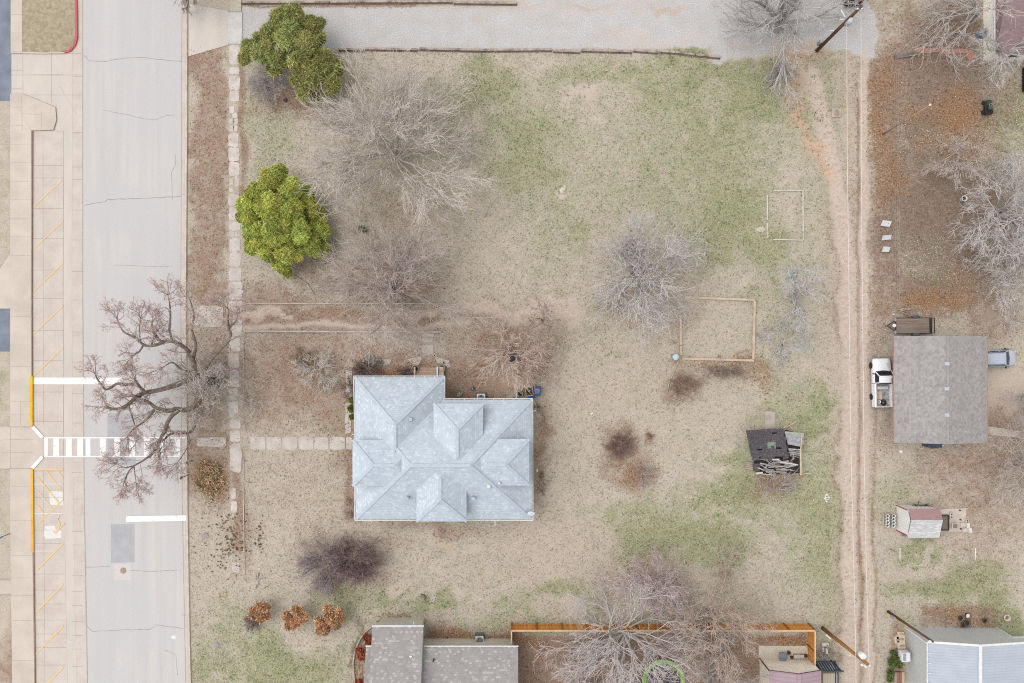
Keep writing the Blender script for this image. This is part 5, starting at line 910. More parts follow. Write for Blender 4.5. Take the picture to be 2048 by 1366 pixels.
m = MB(); m.box(-.1, 0, .5, .06, 1.86, .62); m.build('cab_gap', dark, t)
greenhouse(t, -.02, 1.28, .9, 1.06, 1.72, .52, .1, .14, carw)
m = MB(); m.lathe((.28, -.62, 1.757), [(.3, 0), (.26, .01)], 12, .5); m.build('roof_primer_patch', M('red_primer', col(160, 92, 100), col(140, 78, 88), 4), t); m = MB(); m.box(1.9, -.5, 1.09, .5, .2, .012, .3); m.build('bonnet_scrape', M('grey_scrape', col(204, 208, 216), col(190, 194, 202), 5), t)
for y_ in (-.68, .68): m = MB(); m.box(2.6, y_, .66, .1, .3, .16); m.build('headlight', headl, t); m = MB(); m.box(-2.66, y_ * 1.25, .72, .05, .14, .3); m.build('tail_light', taill, t)
for y_ in (-1.02, 1.02): m = MB(); m.box(1.0, y_ * 1.06, 1.0, .1, .18, .16); m.build('mirror', dark, t)
for x, y in ((1.85, .87), (1.85, -.87), (-1.55, .88), (-1.55, -.88)): wheel(t, x, y, .37, .26, M('tan_rim', col(196, 184, 166), col(170, 160, 144), 5))
def bedthing(name, label, cat, x, y, z, fn):
    q_ = t.location + Matrix.Rotation(R(91), 3, 'Z') @ Vector((x, y, z)); o_ = localthing(name, label, cat, q_, R(91)); fn(o_)
def f1(o_): m_ = MB(); m_.box(0, 0, 0, .3, 1.15, .3); m_.build('box', white, o_, bevel=.02); m_ = MB(); m_.box(0, 0, .3, .2, .8, .02); m_.build('panel', M('pale_blue_panel', col(206, 216, 226), col(190, 200, 212), 4), o_)
bedthing('tool_box', 'long white tool box across the pickup bed behind the cab', 'tool box', -.55, .02, .7, f1)
def f2(o_): m_ = MB(); m_.lathe((0, 0, 0), [(.15, 0), (.18, .3), (.19, .31), (.15, .315), (.13, .22)], 18); m_.build('pail', white, o_); m_ = MB(); m_.lathe((0, 0, .22), [(.14, 0), (.02, .02)], 12); m_.build('inside', gb2, o_)
bedthing('white_bucket', 'open white bucket in the corner of the pickup bed', 'bucket', -2.05, .45, .7, f2)
def f3(o_): m_ = MB(); m_.lathe((0, 0, 0), [(.34, 0), (.36, .14), (.26, .3), (.08, .36)], 11, .85); m_.build('bag', M('black_bag', col(74, 64, 66), col(44, 38, 42), 6, rough=.4), o_); m_ = MB(); m_.lathe((0, 0, .35), [(.06, 0), (.03, .1)], 8); m_.build('knot', black, o_)
bedthing('rubbish_bag', 'black rubbish bag slumped in the pickup bed', 'rubbish bag', -2.15, -.12, .7, f3)
def f4(o_): m_ = MB(); m_.box(0, 0, 0, .9, .34, .12); m_.box(0, .3, 0, .8, .2, .08); m_.build('boards', woodn, o_); m_ = MB(); m_.bar((-.1, -.3, .1), (.4, -.5, .2), .06); m_.build('strap', M('teal_strap', col(120, 160, 168), col(90, 130, 140), 4), o_)
bedthing('wood_scraps', 'tan wood scraps lying in the pickup bed', 'wood scraps', -1.35, .2, .7, f4)
# grey suv, nose to the east
c0 = W(1992, 717, .9); t = localthing('parked_car', 'blue grey car with a sunroof half hidden under the garage roof', 'car', (c0.x, c0.y, 0), R(2))
m = MB(); m.loft([sec(x, hw, .3, zt) for x, hw, zt in ((-2.35, .72, .8), (-2.25, .85, .95), (-1.4, .92, 1.0), (.9, .93, .99), (1.5, .9, .95), (2.0, .84, .86), (2.28, .72, .76), (2.36, .5, .68))]); m.build('body', carg, t)
greenhouse(t, -2.0, 1.35, .84, .96, 1.52, .75, .45, .17, carg, (-.9, .1), .1)
for y_ in (-.6, .6): m = MB(); m.box(2.2, y_, .62, .16, .34, .12, -.35 if y_ > 0 else .35); m.build('headlight', headl, t); m = MB(); m.bar((-1.4, y_ * 1.08, 1.6), (.4, y_ * 1.08, 1.6), .04); m.build('roof_rail', dark, t)
for y_ in (-1.03, 1.03): m = MB(); m.box(.95, y_, .95, .12, .2, .14); m.build('mirror', black, t, bevel=.03)
for x, y in ((1.45, .84), (1.45, -.84), (-1.4, .84), (-1.4, -.84)): wheel(t, x, y, .34, .22)
# black suv at the top edge, tail to the south
c0 = W(1707, -38, .9); t = localthing('parked_car', 'black car seen by its rear at the top edge beside the utility pole', 'car', (c0.x, c0.y, 0), R(92))
m = MB(); m.loft([sec(x, hw, .35, zt) for x, hw, zt in ((-2.4, .76, .85), (-2.3, .92, 1.05), (-1.4, .97, 1.1), (.9, .97, 1.08), (1.6, .94, 1.02), (2.2, .84, .9), (2.4, .6, .75))]); m.build('body', carb, t)
greenhouse(t, -2.25, 1.3, .88, 1.05, 1.72, .75, .25, .16, carb, (-.9, .1))
m = MB(); m.box(-2.44, 0, .4, .14, 1.7, .22); m.build('rear_bumper', black, t, bevel=.04); m = MB(); m.box(-2.42, 0, .75, .02, .5, .16); m.build('number_plate', white, t)
for y_ in (-.78, .78): m = MB(); m.box(-2.32, y_, .8, .14, .2, .28); m.build('tail_light', taill, t)
for x, y in ((1.5, .86), (1.5, -.86), (-1.5, .86), (-1.5, -.86)): wheel(t, x, y, .38, .25)
# utility trailer, tongue to the west
c0 = W(1826, 651.5, .6); t = localthing('utility_trailer', 'flat plank decked utility trailer parked north of the garage', 'trailer', (c0.x, c0.y, 0), R(.5))
m = MB()
for k in range(9): m.box(-.02, -.72 + .18 * k, .52, 3.55, .172, .05)
m.build('deck', M('trailer_planks', col(160, 142, 128), col(122, 106, 96), 2, 5, stretch=(.25, 4, 1), grain=.12), t)
m = MB(); 
for y_ in (-.86, .86): m.bar((-1.85, y_, .52), (2.05, y_, .52), .07, .16)
for x_ in (-1.85, 2.05): m.bar((x_, -.86, .52), (x_, .86, .52), .08, .14)
m.build('frame', dark, t)
m = MB(); m.bar((-1.85, -.6, .5), (-2.75, 0, .5), .08, .1); m.bar((-1.85, .6, .5), (-2.75, 0, .5), .08, .1); m.bar((-2.75, 0, .5), (-2.95, 0, .5), .1, .1); m.build('tongue', dark, t)
for y_ in (-.68, .68): m = MB(); m.box(-1.92, y_, .55, .16, .36, .1); m.build('front_rail', steel, t)
m = MB(); m.box(1.9, 0, .6, .2, 1.62, .03); m.bar((2.0, -.8, .6), (2.2, -.8, .8), .05); m.bar((2.0, .8, .6), (2.2, .8, .8), .05); m.bar((2.2, -.82, .82), (2.2, .82, .82), .06); m.build('ramp', black, t)
m = MB(); m.lathe((-2.05, .04, .62), [(.2, 0), (.2, .05), (.13, .08)], 16); m.build('winch', white, t)
for y_ in (-.98, .98): wheel(t, .35, y_, .3, .2); m = MB(); m.lathe((.35, y_, .58), [(.42, 0), (.4, .06), (.1, .1)], 16, .4); m.build('mudguard', M('slate_guard', col(92, 100, 116), col(76, 84, 98), 3), t)
t = thing('brush_pile', 'small heap of grey cut sticks north of the trailer', 'brush', W(1803, 618))
for k in range(9): a = W(1792 + random.random() * 24, 614 + random.random() * 9); m = MB(); an = random.uniform(-.5, .4); m.tube([tuple(a.xy) + (.1,), (a.x + .9 * math.cos(an), a.y + .9 * math.sin(an), .12 + .1 * random.random())], .05, 5); m.build('stick', M('stick_grey', col(200, 188, 178), col(170, 158, 148), 4), t)
lump(1787, 628.5, .3, .16, .06, white, 'white_scrap', 'white scrap at the end of the trailer tongue', 'litter')
# ---------------- utility poles and wires ----------------
def polepair(base, top, k): # height from the pole's apparent lean
    b = Vector((base[0] - 1024, base[1] - 683)); t_ = Vector((top[0] - 1024, top[1] - 683)); h = H * (1 - b.length / t_.length); return W(*base), W(top[0], top[1], h)
def upole(label, base, top, r, mat, cans=(), arms=()):
    b, tp = polepair(base, top, 0); t_ = thing('utility_pole', label, 'utility pole', b); m_ = MB(); m_.tube([b, b.lerp(tp, .5), tp], [r, r * .88, r * .72], 14); m_.build('pole', mat, t_)
    return t_, b, tp
pd = M('dark_pole_wood', col(120, 84, 64), col(86, 60, 48), 1.5, 5, stretch=(2, 2, .3), grain=.12); po = M('orange_pole_wood', col(176, 122, 72), col(140, 94, 56), 1.5, 5, stretch=(2, 2, .3), grain=.1)
t, b, tp = upole('dark wooden utility pole leaning up beside the black car at the top', (1633, 102), (1723, 12), .2, pd); topA = tp
p = W(1703, 40, 8.2); m = MB(); m.lathe(p, [(.02, -1.0), (.24, -.95), (.26, 0), (.2, .06), (.05, .1)], 16); m.build('transformer', M('transformer_grey', col(206, 216, 220), col(186, 198, 204), 4), t)
m = MB(); ax = tp; m.bar(ax + Vector((-.5, -.15, -.3)), ax + Vector((.35, -.15, -.3)), .09); m.build('crossarm', steel, t)
for dx in (-.3, .1): m = MB(); m.lathe(ax + Vector((dx, -.2, -.2)), [(.07, 0), (.09, .1), (.05, .18), (.03, .2)], 10); m.build('insulator', white, t)
for a, b_, c_ in (((1690, 34), (1682, 20), 7), ((1688, 39), (1680, 39), 6.5), ((1668, 61), (1660, 61.5), 4)): m = MB(); m.bar(W(a[0], a[1], c_), W(b_[0], b_[1], c_), .09, .05); m.build('bracket', white, t)
p = W(1642, 84, 1.6); m = MB(); m.box(p.x, p.y, 1.0, .42, .35, .8); m.build('meter_box', steel, t, bevel=.03)
t, b, tp = upole('orange brown utility pole by the orange fence with a white transformer', (1645, 1256), (1736, 1329), .21, po); topB = tp
p = W(1727, 1313, 8.4); m = MB(); m.lathe(p, [(.02, -.9), (.3, -.85), (.32, 0), (.26, .07), (.05, .1)], 18); m.build('transformer', white, t)
p = W(1725, 1331, 8.8); m = MB(); m.bar(p, p + Vector((.5, .1, 0)), .06); m.lathe(p, [(.1, -.2), (.14, -.1), (.08, 0)], 10); m.lathe(p + Vector((.35, -.15, 0)), [(.1, -.2), (.12, -.1), (.08, 0)], 10); m.build('cutout', white, t)
m = MB(); m.lathe(tp + Vector((.15, -.1, -.1)), [(.08, 0), (.1, .1), (.05, .2)], 10); m.build('insulator', white, t); p = W(1652, 1270, 1.5); m = MB(); m.bar(p, p + Vector((.35, -.25, .4)), .12); m.build('conduit', gut, t)
p = W(1704, 1310, 6.5); m = MB(); m.bar(p, p + Vector((-.35, 0, 0)), .05); m.lathe(p + Vector((-.2, 0, 0)), [(.06, 0), (.08, .08), (.04, .14)], 8); m.build('bracket', white, t)
t, b, tp = upole('slim dark utility pole crossing the corner of the metal building roof', (1776, 1223), (1866, 1283.5), .15, pd)
m = MB(); p = W(1768, 1223); m.bar((p.x, p.y, .4), (p.x + .5, p.y - .3, 1.6), .1); m.build('guy_marker', M('yellow_guard', col(240, 186, 80), col(226, 170, 64), 3), t); m = MB(); p = W(1789, 1236, 1.6); m.box(p.x, p.y, 1.0, .3, .2, .7); m.build('meter_box', steel, t); m = MB(); m.bar(tp + Vector((-.3, .1, -.1)), tp + Vector((.15, -.1, -.1)), .08); m.build('crossarm', gut, t)
t, b, tp = upole('thin bleached wooden pole standing in the leafy yard with a white cap', (1766, 269), (1860, 210), .075, M('bleached_pole', col(196, 164, 128), col(160, 130, 100), 2)); m = MB(); m.lathe(tp, [(.12, -.02), (.14, .04), (.05, .1)], 12); m.build('cap', M('cap_cream', col(232, 220, 200), col(216, 204, 184), 3), t)
def wire(label, pts, r=.022, mat=None):
    m_ = MB(); P_ = [W(x, y, h) for x, y, h in pts]; Q_ = []
    for a, b in zip(P_, P_[1:]):
        for k in range(8): Q_.append(a.lerp(b, k / 8))
    Q_.append(P_[-1]); m_.tube(Q_, r, 5); o = m_.build('power_line', mat or wirem, loc=P_[0]); tag(o, label, 'power line'); return o
wirem = M('aluminium_wire', col(240, 232, 228), col(226, 218, 214), 2, rough=.4)
wire('left power line running down over the dirt alley', [(1693.5, 48, 7.8), (1694.5, 300, 7.3), (1697, 500, 7.1), (1702, 900, 7.2), (1708, 1150, 7.6), (1711.5, 1306, 8), (1712.5, 1420, 8)], .026)
wire('right power line running down over the dirt alley', [(1722, 20, 9), (1722.5, 300, 8.2), (1724, 500, 8), (1728, 900, 8.1), (1733, 1150, 8.6), (1738, 1329, 9), (1739, 1420, 9)], .024)
# thin wire fence along the alley
t = thing('wire_fence', 'thin wire fence on posts between the alley and the leafy yards', 'fence', W(1787, 380)); wf = M('fence_wire', col(186, 174, 160), col(160, 148, 134), 2)
for z in (.4, .8, 1.15): m = MB(); m.bar(W(1785, 150, 0) + Vector((0, 0, z)), W(1787.5, 612, 0) + Vector((0, 0, z)), .018); m.build('wire', wf, t)
for k in range(10): p = W(1785 + .28 * k, 150 + 51.3 * k); m = MB(); m.bar(p, p + Vector((0, 0, 1.2)), .06); m.build('post', wf, t)
# white signs by the fence
for (a, b, sx, sy, rz, lab) in ((1772.5, 447, 1.0, .58, -.12, 'topmost and largest crumpled white yard sign by the wire fence'), (1773.5, 475, .98, .5, .12, 'middle white yard sign of three by the wire fence'), (1772.3, 498.5, .78, .55, -.02, 'lowest and squarest white yard sign by the wire fence')):
    q_ = W(a, b, .5); t = localthing('yard_sign', lab, 'sign', (q_.x, q_.y, 0), rz, 'white yard signs'); m = MB()
    m.hexa([(-sx / 2, -sy * .45, .3), (sx / 2, -sy / 2, .28), (sx / 2, sy * .45, .62), (-sx / 2, sy / 2, .66)], [(-sx / 2, -sy * .45, .34), (sx / 2, -sy / 2, .32), (sx / 2, sy * .45, .66), (-sx / 2, sy / 2, .70)]); m.build('panel', M('sign_white', col(236, 236, 240), col(220, 222, 228), 3), t)
    for sx_ in (-.3, .3): m = MB(); m.bar((sx_ * sx, .1, 0), (sx_ * sx, .1, .5), .03); m.build('stake', steel, t)
    gm2 = M('faint_print', col(150, 146, 152), col(190, 180, 184), 8); m = MB()
    for k in range(3): m.bar((sx * (.02 + .1 * k), -sy * .22, .40 + .0), (sx * (.02 + .1 * k), sy * (.22 - .1 * (k == 2)), .575), .045, .012) if k < 2 or sx > .99 else None
    m.build('print', gm2, t)
q_ = W(1786, 444)
# street posts and blue sign at left
t = thing('street_sign', 'small blue sign on a thin dark post at the left edge lawn', 'sign', W(21, 1067)); m = MB(); b = W(21, 1067); tp = W(6, 1072.5, 1.6); m.bar(b, Vector((b.x, b.y, 1.9)), .06); m.build('post', dark, t); m = MB(); m.box(b.x, b.y, 1.5, .5, .08, .5); m.build('panel', M('sign_blue', col(90, 160, 226), col(80, 150, 216), 3), t)
for a, b_, lab in (((376, 950), (359, 954), 'lower dark stub of the two street signs at the kerb'), ((384, 921), (371, 923), 'upper dark stub of the two street signs at the kerb')):
    b = W(*a); t = thing('sign_post', lab, 'sign post', b, 0, 'sign posts at the kerb'); hh = H * (1 - (Vector(a) - Vector((1024, 683))).length / (Vector(b_) - Vector((1024, 683))).length); m = MB(); m.bar(b, Vector((b.x, b.y, hh)), .08); m.build('post', dark, t); m = MB(); m.box(b.x, b.y, hh - .5, .06, .34, .5); m.build('panel', steel, t)
# trampoline
q_ = W(1327, 1362, .8); t = localthing('trampoline', 'round trampoline with a lime green pad ring under the bare tree', 'trampoline', (q_.x, q_.y, 0)); RT = 2.3
m = MB(); n_ = 48; lime = N('lime_pad'); lime_m = M('lime_green_pad', col(168, 232, 84), col(150, 214, 70), 3, rough=.5)
for k in range(n_):
    a, b = 2 * PI * k / n_, 2 * PI * (k + 1) / n_
    m.face([(RT * math.cos(a), RT * math.sin(a), .84), (RT * math.cos(b), RT * math.sin(b), .84), ((RT - .4) * math.cos(b), (RT - .4) * math.sin(b), .86), ((RT - .4) * math.cos(a), (RT - .4) * math.sin(a), .86)])
o = m.build('pad', lime_m, t); m = MB(); m.lathe((0, 0, .8), [(RT - .3, 0), (RT - .5, .001), (.2, -.03)], 40); m.build('mat', M('mesh_mat', col(78, 78, 86), col(56, 56, 64), 2), t); m = MB(); m.torus((0, 0, .8), RT, .05, 48, 6); m.build('frame', steel, t)
for k in range(6): a = k * PI / 3 + .3; m = MB(); m.bar((RT * math.cos(a), RT * math.sin(a), 0), (RT * math.cos(a), RT * math.sin(a), .8), .05); m.build('leg', steel, t); m = MB(); m.bar((RT * 1.02 * math.cos(a), RT * 1.02 * math.sin(a), .8), (RT * 1.02 * math.cos(a), RT * 1.02 * math.sin(a), 1.1), .05); m.build('pole_sleeve', black, t)
# teal play slide and pink toys
q_ = W(1193, 1305, .6); t = localthing('play_slide', 'teal plastic play slide under the bare trees inside the fence', 'slide', (q_.x, q_.y, 0), R(72)); teal = M('teal_plastic', col(88, 140, 142), col(70, 118, 124), 2, rough=.5); m = MB()
m.loft([[(x, -.28, z), (x, -.28, z + .18), (x, -.22, z + .18), (x, -.2, z + .04), (x, .2, z + .04), (x, .22, z + .18), (x, .28, z + .18), (x, .28, z)] for x, z in ((-1.2, .05), (-.8, .12), (.3, .8), (.8, .9))], False); m.build('chute', teal, t)
for s_ in (-.25, .25): m = MB(); m.bar((.8, s_, .9), (1.4, s_, 0), .08); m.build('leg', teal, t)
m = MB()
for k in range(3): m.bar((.95 + .15 * k, -.25, .7 - .22 * k), (.95 + .15 * k, .25, .7 - .22 * k), .08)
m.build('step', teal, t)
lump(1151, 1337, .4, .4, .3, M('pink_plastic', col(226, 150, 160), col(206, 110, 124), 6), 'pink_toy', 'pink plastic toy in the fenced yard left of the slide', 'toy'); lump(1208, 1296, .5, .9, .4, teal, 'teal_toy', 'small teal toy lying at the top end of the slide', 'toy', .8)
# right yard: mower, brick strip, tyre ring, trailer corner
q_ = W(1977, 213, .5); t = localthing('riding_mower', 'dark green and black riding mower in the leafy yard', 'mower', (q_.x, q_.y, 0), R(95)); dg = M('mower_green', col(62, 84, 62), col(40, 56, 44), 4)
m = MB(); m.box(-.35, 0, .25, .95, .85, .35); m.build('body', black, t, bevel=.06); m = MB(); m.box(.35, 0, .3, .6, .5, .45); m.build('bonnet', dg, t, bevel=.08); m = MB(); m.box(-.25, 0, .6, .35, .4, .3); m.build('seat', M('mower_seat', col(90, 104, 96), col(70, 80, 76), 4), t, bevel=.05); m = MB(); m.torus((.08, 0, .85), .15, .02, 16, 5); m.build('steering_wheel', M('pale_wheel', col(200, 200, 190), col(170, 170, 160), 3), t)
for x, y in ((-.5, .45), (-.5, -.45), (.55, .32), (.55, -.32)): wheel(t, x, y, .22, .18)
q_ = W(1975, 196); m = MB(); m.torus((q_.x, q_.y, .15), .3, .02, 20, 5); m.torus((q_.x, q_.y + .1, .22), .24, .02, 18, 5); m.cyl((q_.x, q_.y, 0), .04, .3, 6); tag(m.build('wire_cage', steel, loc=q_), 'round grey wire plant cage north of the riding mower', 'plant cage')
t = thing('brick_strip', 'faded red brick edging strip under the bare branches in the top right yard', 'edging', W(1890, 102))
for k in range(13): p = W(1836 + k * 8, 100 + .3 * k + (1.5 * math.sin(k))); m = MB(); m.box(p.x, p.y, 0, .42, .5, .06, random.uniform(-.1, .1)); m.build('brick', M('faded_brick', col(210, 160, 146), col(184, 138, 124), 6, grain=.1), t)
q_ = W(1939, 113); m = MB(); m.box(q_.x, q_.y, 0, .75, .8, .16, .6); m.box(q_.x + .1, q_.y + .1, .16, .5, .5, .02, .6); tag(m.build('paver_stack', M('orange_paver', col(214, 150, 130), col(196, 134, 114), 6), loc=q_), 'orange red paver stack at the right end of the brick strip', 'paver')
q_ = W(1804, 112); m = MB(); m.bar((q_.x - .9, q_.y - .2, .1), (q_.x + 1.5, q_.y + .2, .15), .4, .12); tag(m.build('grey_tarp', M('tarp_grey', col(140, 134, 132), col(104, 98, 96), 3, 6), loc=q_), 'grey folded tarp left of the faded brick strip', 'tarp')
q_ = W(1938, 394, 1.2); t = localthing('white_pot', 'white rimmed pot hanging among the branches of the right hand tree', 'pot', (q_.x, q_.y, 0)); m = MB(); m.lathe((0, 0, .0), [(.2, 0), (.3, .5), (.34, .52), (.26, .53), (.22, .42)], 20); m.build('body', white, t); m = MB(); m.lathe((0, 0, .42), [(.23, 0), (.05, .04)], 12); m.build('soil', soil, t)
t = thing('yellow_machine', 'dark machine with yellow cover at the right edge below the cream house', 'machine', W(2046, 150)); p = W(2048, 150); m = MB(); m.box(p.x + .6, p.y - .6, .1, 1.8, 2.6, .5); m.build('body', black, t, bevel=.05); m = MB(); m.box(p.x + .3, p.y + .85, .6, .9, .3, .2); m.build('cover', M('yellow_cover', col(226, 206, 60), col(206, 186, 50), 3), t)
for dy in (0, -1.6): m = MB(); m.box(p.x + .2, p.y + dy, .6, .9, .34, .1); m.build('beam', white, t)
# ---------------- trees ----------------
def norm(a): return a / np.maximum(np.linalg.norm(a, axis=-1, keepdims=True), 1e-9)
class Tree:
    def __init__(s, seed): s.r = np.random.default_rng(seed)
    def grow(s, P, D, L, R0, n, wander, up, R1=.45, droop=0.):
        pts = [P]; D = D.copy(); st = (L / (n - 1))[:, None]
        for k in range(n - 1):
            D = norm(D + s.r.normal(0, wander, D.shape) + np.array([0, 0, up - droop * k / n])); P = P + D * st; pts.append(P)
        pts = np.stack(pts, 1); rad = R0[:, None] * np.linspace(1, R1, n)[None]; return pts, rad
    def kids(s, pts, rad, L, k, t0, ang, ratio, rr=.6, outw=0., ctr=None, rmin=.011):
        n_, m_ = pts.shape[:2]; t = t0 + (1 - t0) * (s.r.random((n_, k)) * .25 + (np.arange(k)[None] + .4) / k * .78); t = np.clip(t, 0, .995)
        f = t * (m_ - 1); i = f.astype(int); w_ = (f - i)[..., None]; row = np.arange(n_)[:, None]
        A_, B_ = pts[row, i], pts[row, i + 1]; P = A_ * (1 - w_) + B_ * w_; T = norm(B_ - A_); q_ = s.r.normal(0, 1, T.shape); q_ -= (q_ * T).sum(-1, keepdims=True) * T; q_ = norm(q_)
        a = ang * (.6 + .8 * s.r.random((n_, k, 1))); D = T * np.cos(a) + q_ * np.sin(a)
        if outw and ctr is not None: o = P - ctr; o[..., 2] *= .3; D = norm(D + norm(o) * outw)
        Lk = L[:, None] * ratio * (.55 + .8 * s.r.random((n_, k))) * (1.15 - .5 * t); r0 = rad[row, i] * rr
        return P.reshape(-1, 3), D.reshape(-1, 3), Lk.ravel(), np.maximum(r0.ravel(), rmin)
def tubes(sets):
    V_, F_ = [], []; o = 0
    for pts, rad, k in sets:
        n_, m_ = pts.shape[:2]
        if n_ == 0: continue
        T = np.empty_like(pts); T[:, 1:-1] = pts[:, 2:] - pts[:, :-2]; T[:, 0] = pts[:, 1] - pts[:, 0]; T[:, -1] = pts[:, -1] - pts[:, -2]; T = norm(T)
        ref = np.where(np.abs(T[:, :1, 2:3]) > .8, np.array([1., 0, 0]), np.array([0, 0, 1.])); U = norm(np.cross(T, np.broadcast_to(ref, T.shape))); Wv = np.cross(T, U)
        a = np.arange(k) * 2 * PI / k; ring = pts[:, :, None] + (U[:, :, None] * np.cos(a)[:, None] + Wv[:, :, None] * np.sin(a)[:, None]) * rad[:, :, None, None]
        V_.append(ring.reshape(-1, 3)); b = (np.arange(n_)[:, None, None] * m_ + np.arange(m_ - 1)[None, :, None]) * k; j = np.arange(k)[None, None]; j2 = (j + 1) % k
        F_.append(np.stack([b + j, b + j2, b + k + j2, b + k + j], -1).reshape(-1, 4) + o); o += n_ * m_ * k
    return np.concatenate(V_), np.concatenate(F_)
def bare_tree(label, px, py, h, Rr, seed, c1, c2=None, limbs=9, elev=(25, 70), lv=(6, 6, 4), wander=(.2, .24, .3, .36), trunk=1.2, r0=.17, up=.05, droop=.0, off=(0, 0), stems=1, cat='tree', name='bare_tree', twr=.019, azr=(0, 360), sq=(1, 1), group=None, tw_k=1.0, ratio=(.6, .6, .58), outw=.45):
    base = np.array(W(px, py)); T = Tree(seed); r = T.r; root = thing(name, label, cat, tuple(base), 0, group)
    c1 = tuple((a + b) // 2 for a, b in zip(c1, c2 or c1)) if name == 'bare_tree' else c1; limbs = int(limbs * 1.5); Rr *= .95
    az = np.radians(azr[0] + (azr[1] - azr[0]) * (np.arange(limbs) + r.random(limbs) * .7) / limbs); el = np.radians(elev[0] + (elev[1] - elev[0]) * r.random(limbs) ** .9) * 1.12
    D = np.stack([np.cos(az) * np.cos(el) * sq[0], np.sin(az) * np.cos(el) * sq[1], np.sin(el)], -1); top = base + np.array([off[0] * .3, off[1] * .3, trunk])
    P = np.repeat(top[None], limbs, 0) + r.normal(0, .15 * (1 + 2 * (stems > 1)), (limbs, 3)) * np.array([1, 1, .3])
    L = np.full(limbs, 1.) * np.hypot(Rr * np.cos(el), (h - trunk) * np.sin(el)) * (.74 + .2 * r.random(limbs)); R0 = np.full(limbs, r0 * .48)
    D = norm(D + np.array([off[0], off[1], 0]) * .12)
    l0 = T.grow(P, D, L, R0, 8, wander[0], up, .3, droop)
    sets_t = [(l0[0], l0[1], 7)]
    if trunk > .2: tp = np.stack([base, base * .5 + top * .5 + np.array([.04, .03, 0]), top + np.array([0, 0, .1])])[None]; sets_t.append((tp, np.array([[r0 * 1.25, r0, r0 * .85]]), 10))
    v_, f_ = tubes(sets_t); np_mesh('trunk', v_, f_, bark(c1, .75), root, base, smooth=True)
    sets = []; pts, rad = l0; Lc = L; ctr = top
    for d, kk in enumerate(lv):
        P, D, Lc, R_ = T.kids(pts, rad, Lc, kk, .14 if d == 0 else .1, .6, ratio[min(d, 2)] * (1.1 if d == 0 else 1), .5, outw, ctr, twr)
        n_ = 6 if d < 2 else 4; pts, rad = T.grow(P, D, Lc, R_, n_, wander[min(d + 1, 3)], up * .8, .5, droop); sets.append((pts, rad, 4 if d == 0 else 3))
    v_, f_ = tubes(sets); np_mesh('crown', v_, f_, bark(c2 or c1, .82), root, base); return root, pts
LG = (196, 186, 182); TAN = (190, 172, 158); BL_ = (176, 174, 180)
bare_tree('wide spreading pale grey bare tree between the two evergreens and the lawn', 800, 336, 9, 10.4, 11, (182, 168, 161), (246, 234, 224), 15, (8, 66), (8, 7, 5), trunk=1.0, r0=.24, up=.03, twr=.023, off=(-1, 3), wander=(.14, .16, .2, .26))
bare_tree('mauve grey bare tree beside the leafy driveway below the big bare tree', 797, 594, 7.5, 9.6, 12, (170, 156, 150), (228, 212, 204), 13, (8, 62), (8, 7, 4), trunk=.9, r0=.26, up=.04, off=(-.5, 2.2), wander=(.16, .2, .24, .3))
bare_tree('small bare tree with orange pink twigs above the air conditioner', 1018, 705, 5.2, 5.2, 13, (180, 156, 146), (246, 222, 208), 11, (15, 70), (6, 5, 3), trunk=.3, r0=.13, up=.05, stems=3, wander=(.25, .3, .32, .35))
bare_tree('slim bare sapling with a dark stem north of the orange twigged tree', 1084, 640, 4.5, 3.2, 14, (148, 130, 123), (206, 182, 173), 5, (25, 70), (5, 5, 3), trunk=.8, r0=.1)
bare_tree('pale lichen covered bare tree in the middle of the east lawn', 1272, 556, 7.5, 7.8, 15, (138, 128, 122), (238, 232, 228), 12, (10, 62), (7, 7, 4), trunk=1.0, r0=.28, up=.05, wander=(.22, .26, .32, .38), droop=.06)
bare_tree('crooked silvery bare tree between the timber frames and the alley', 1582, 600, 5.5, 6.0, 16, (150, 143, 138), (232, 231, 230), 5, (5, 40), (7, 6, 4), trunk=1.1, r0=.24, up=.03, sq=(.3, 1.5), wander=(.34, .42, .45, .45), outw=.15, ratio=(.42, .55, .55))
bare_tree('low silvery bare tree just south of the crooked silvery one', 1560, 690, 4, 3.2, 17, (159, 153, 150), (232, 231, 230), 4, (5, 45), (6, 6, 4), trunk=.6, r0=.12, up=.02, sq=(.7, 1.2), wander=(.4, .42, .45, .45))
bare_tree('large bare tree with thick grey limbs over the gravel at the top', 1555, 55, 8.5, 8.6, 18, (160, 154, 152), (224, 219, 217), 9, (12, 65), (7, 7, 4), trunk=1.0, r0=.5, up=.05, wander=(.12, .18, .26, .3), off=(-.5, 0))
bare_tree('bare shrub growing from the dirt south of the big gravel side tree', 1556, 150, 2, 1.8, 19, (170, 159, 157), (211, 202, 202), 9, (20, 70), (5, 5), trunk=0.05, r0=.05, cat='shrub', name='bare_shrub', group=None)
bare_tree('large grey bare tree standing in the orange fence line', 1243, 1255, 9, 8.8, 20, (161, 155, 150), (234, 226, 222), 10, (8, 64), (7, 6, 4), trunk=1.2, r0=.3, up=.045)
bare_tree('tan twigged bare tree right of the big one by the fence', 1412, 1222, 7.5, 7.0, 21, (159, 146, 137), (229, 206, 190), 9, (10, 65), (8, 7, 4), trunk=.8, r0=.24, up=.06, off=(-.4, 0))
bare_tree('small pinkish bare tree north of the fence trees', 1296, 1150, 5, 4.4, 22, (193, 175, 173), (240, 217, 217), 8, (15, 70), (7, 6, 4), trunk=.7, r0=.14)
bare_tree('grey bare tree over the trampoline inside the fenced yard', 1425, 1330, 7, 5.0, 23, (164, 157, 152), (224, 215, 211), 8, (10, 60), (7, 6, 4), trunk=1, r0=.2)
bare_tree('grey bare tree over the play slide inside the fenced yard', 1190, 1360, 6, 5.6, 33, (164, 157, 152), (228, 214, 206), 7, (10, 60), (7, 6, 4), trunk=1, r0=.18)
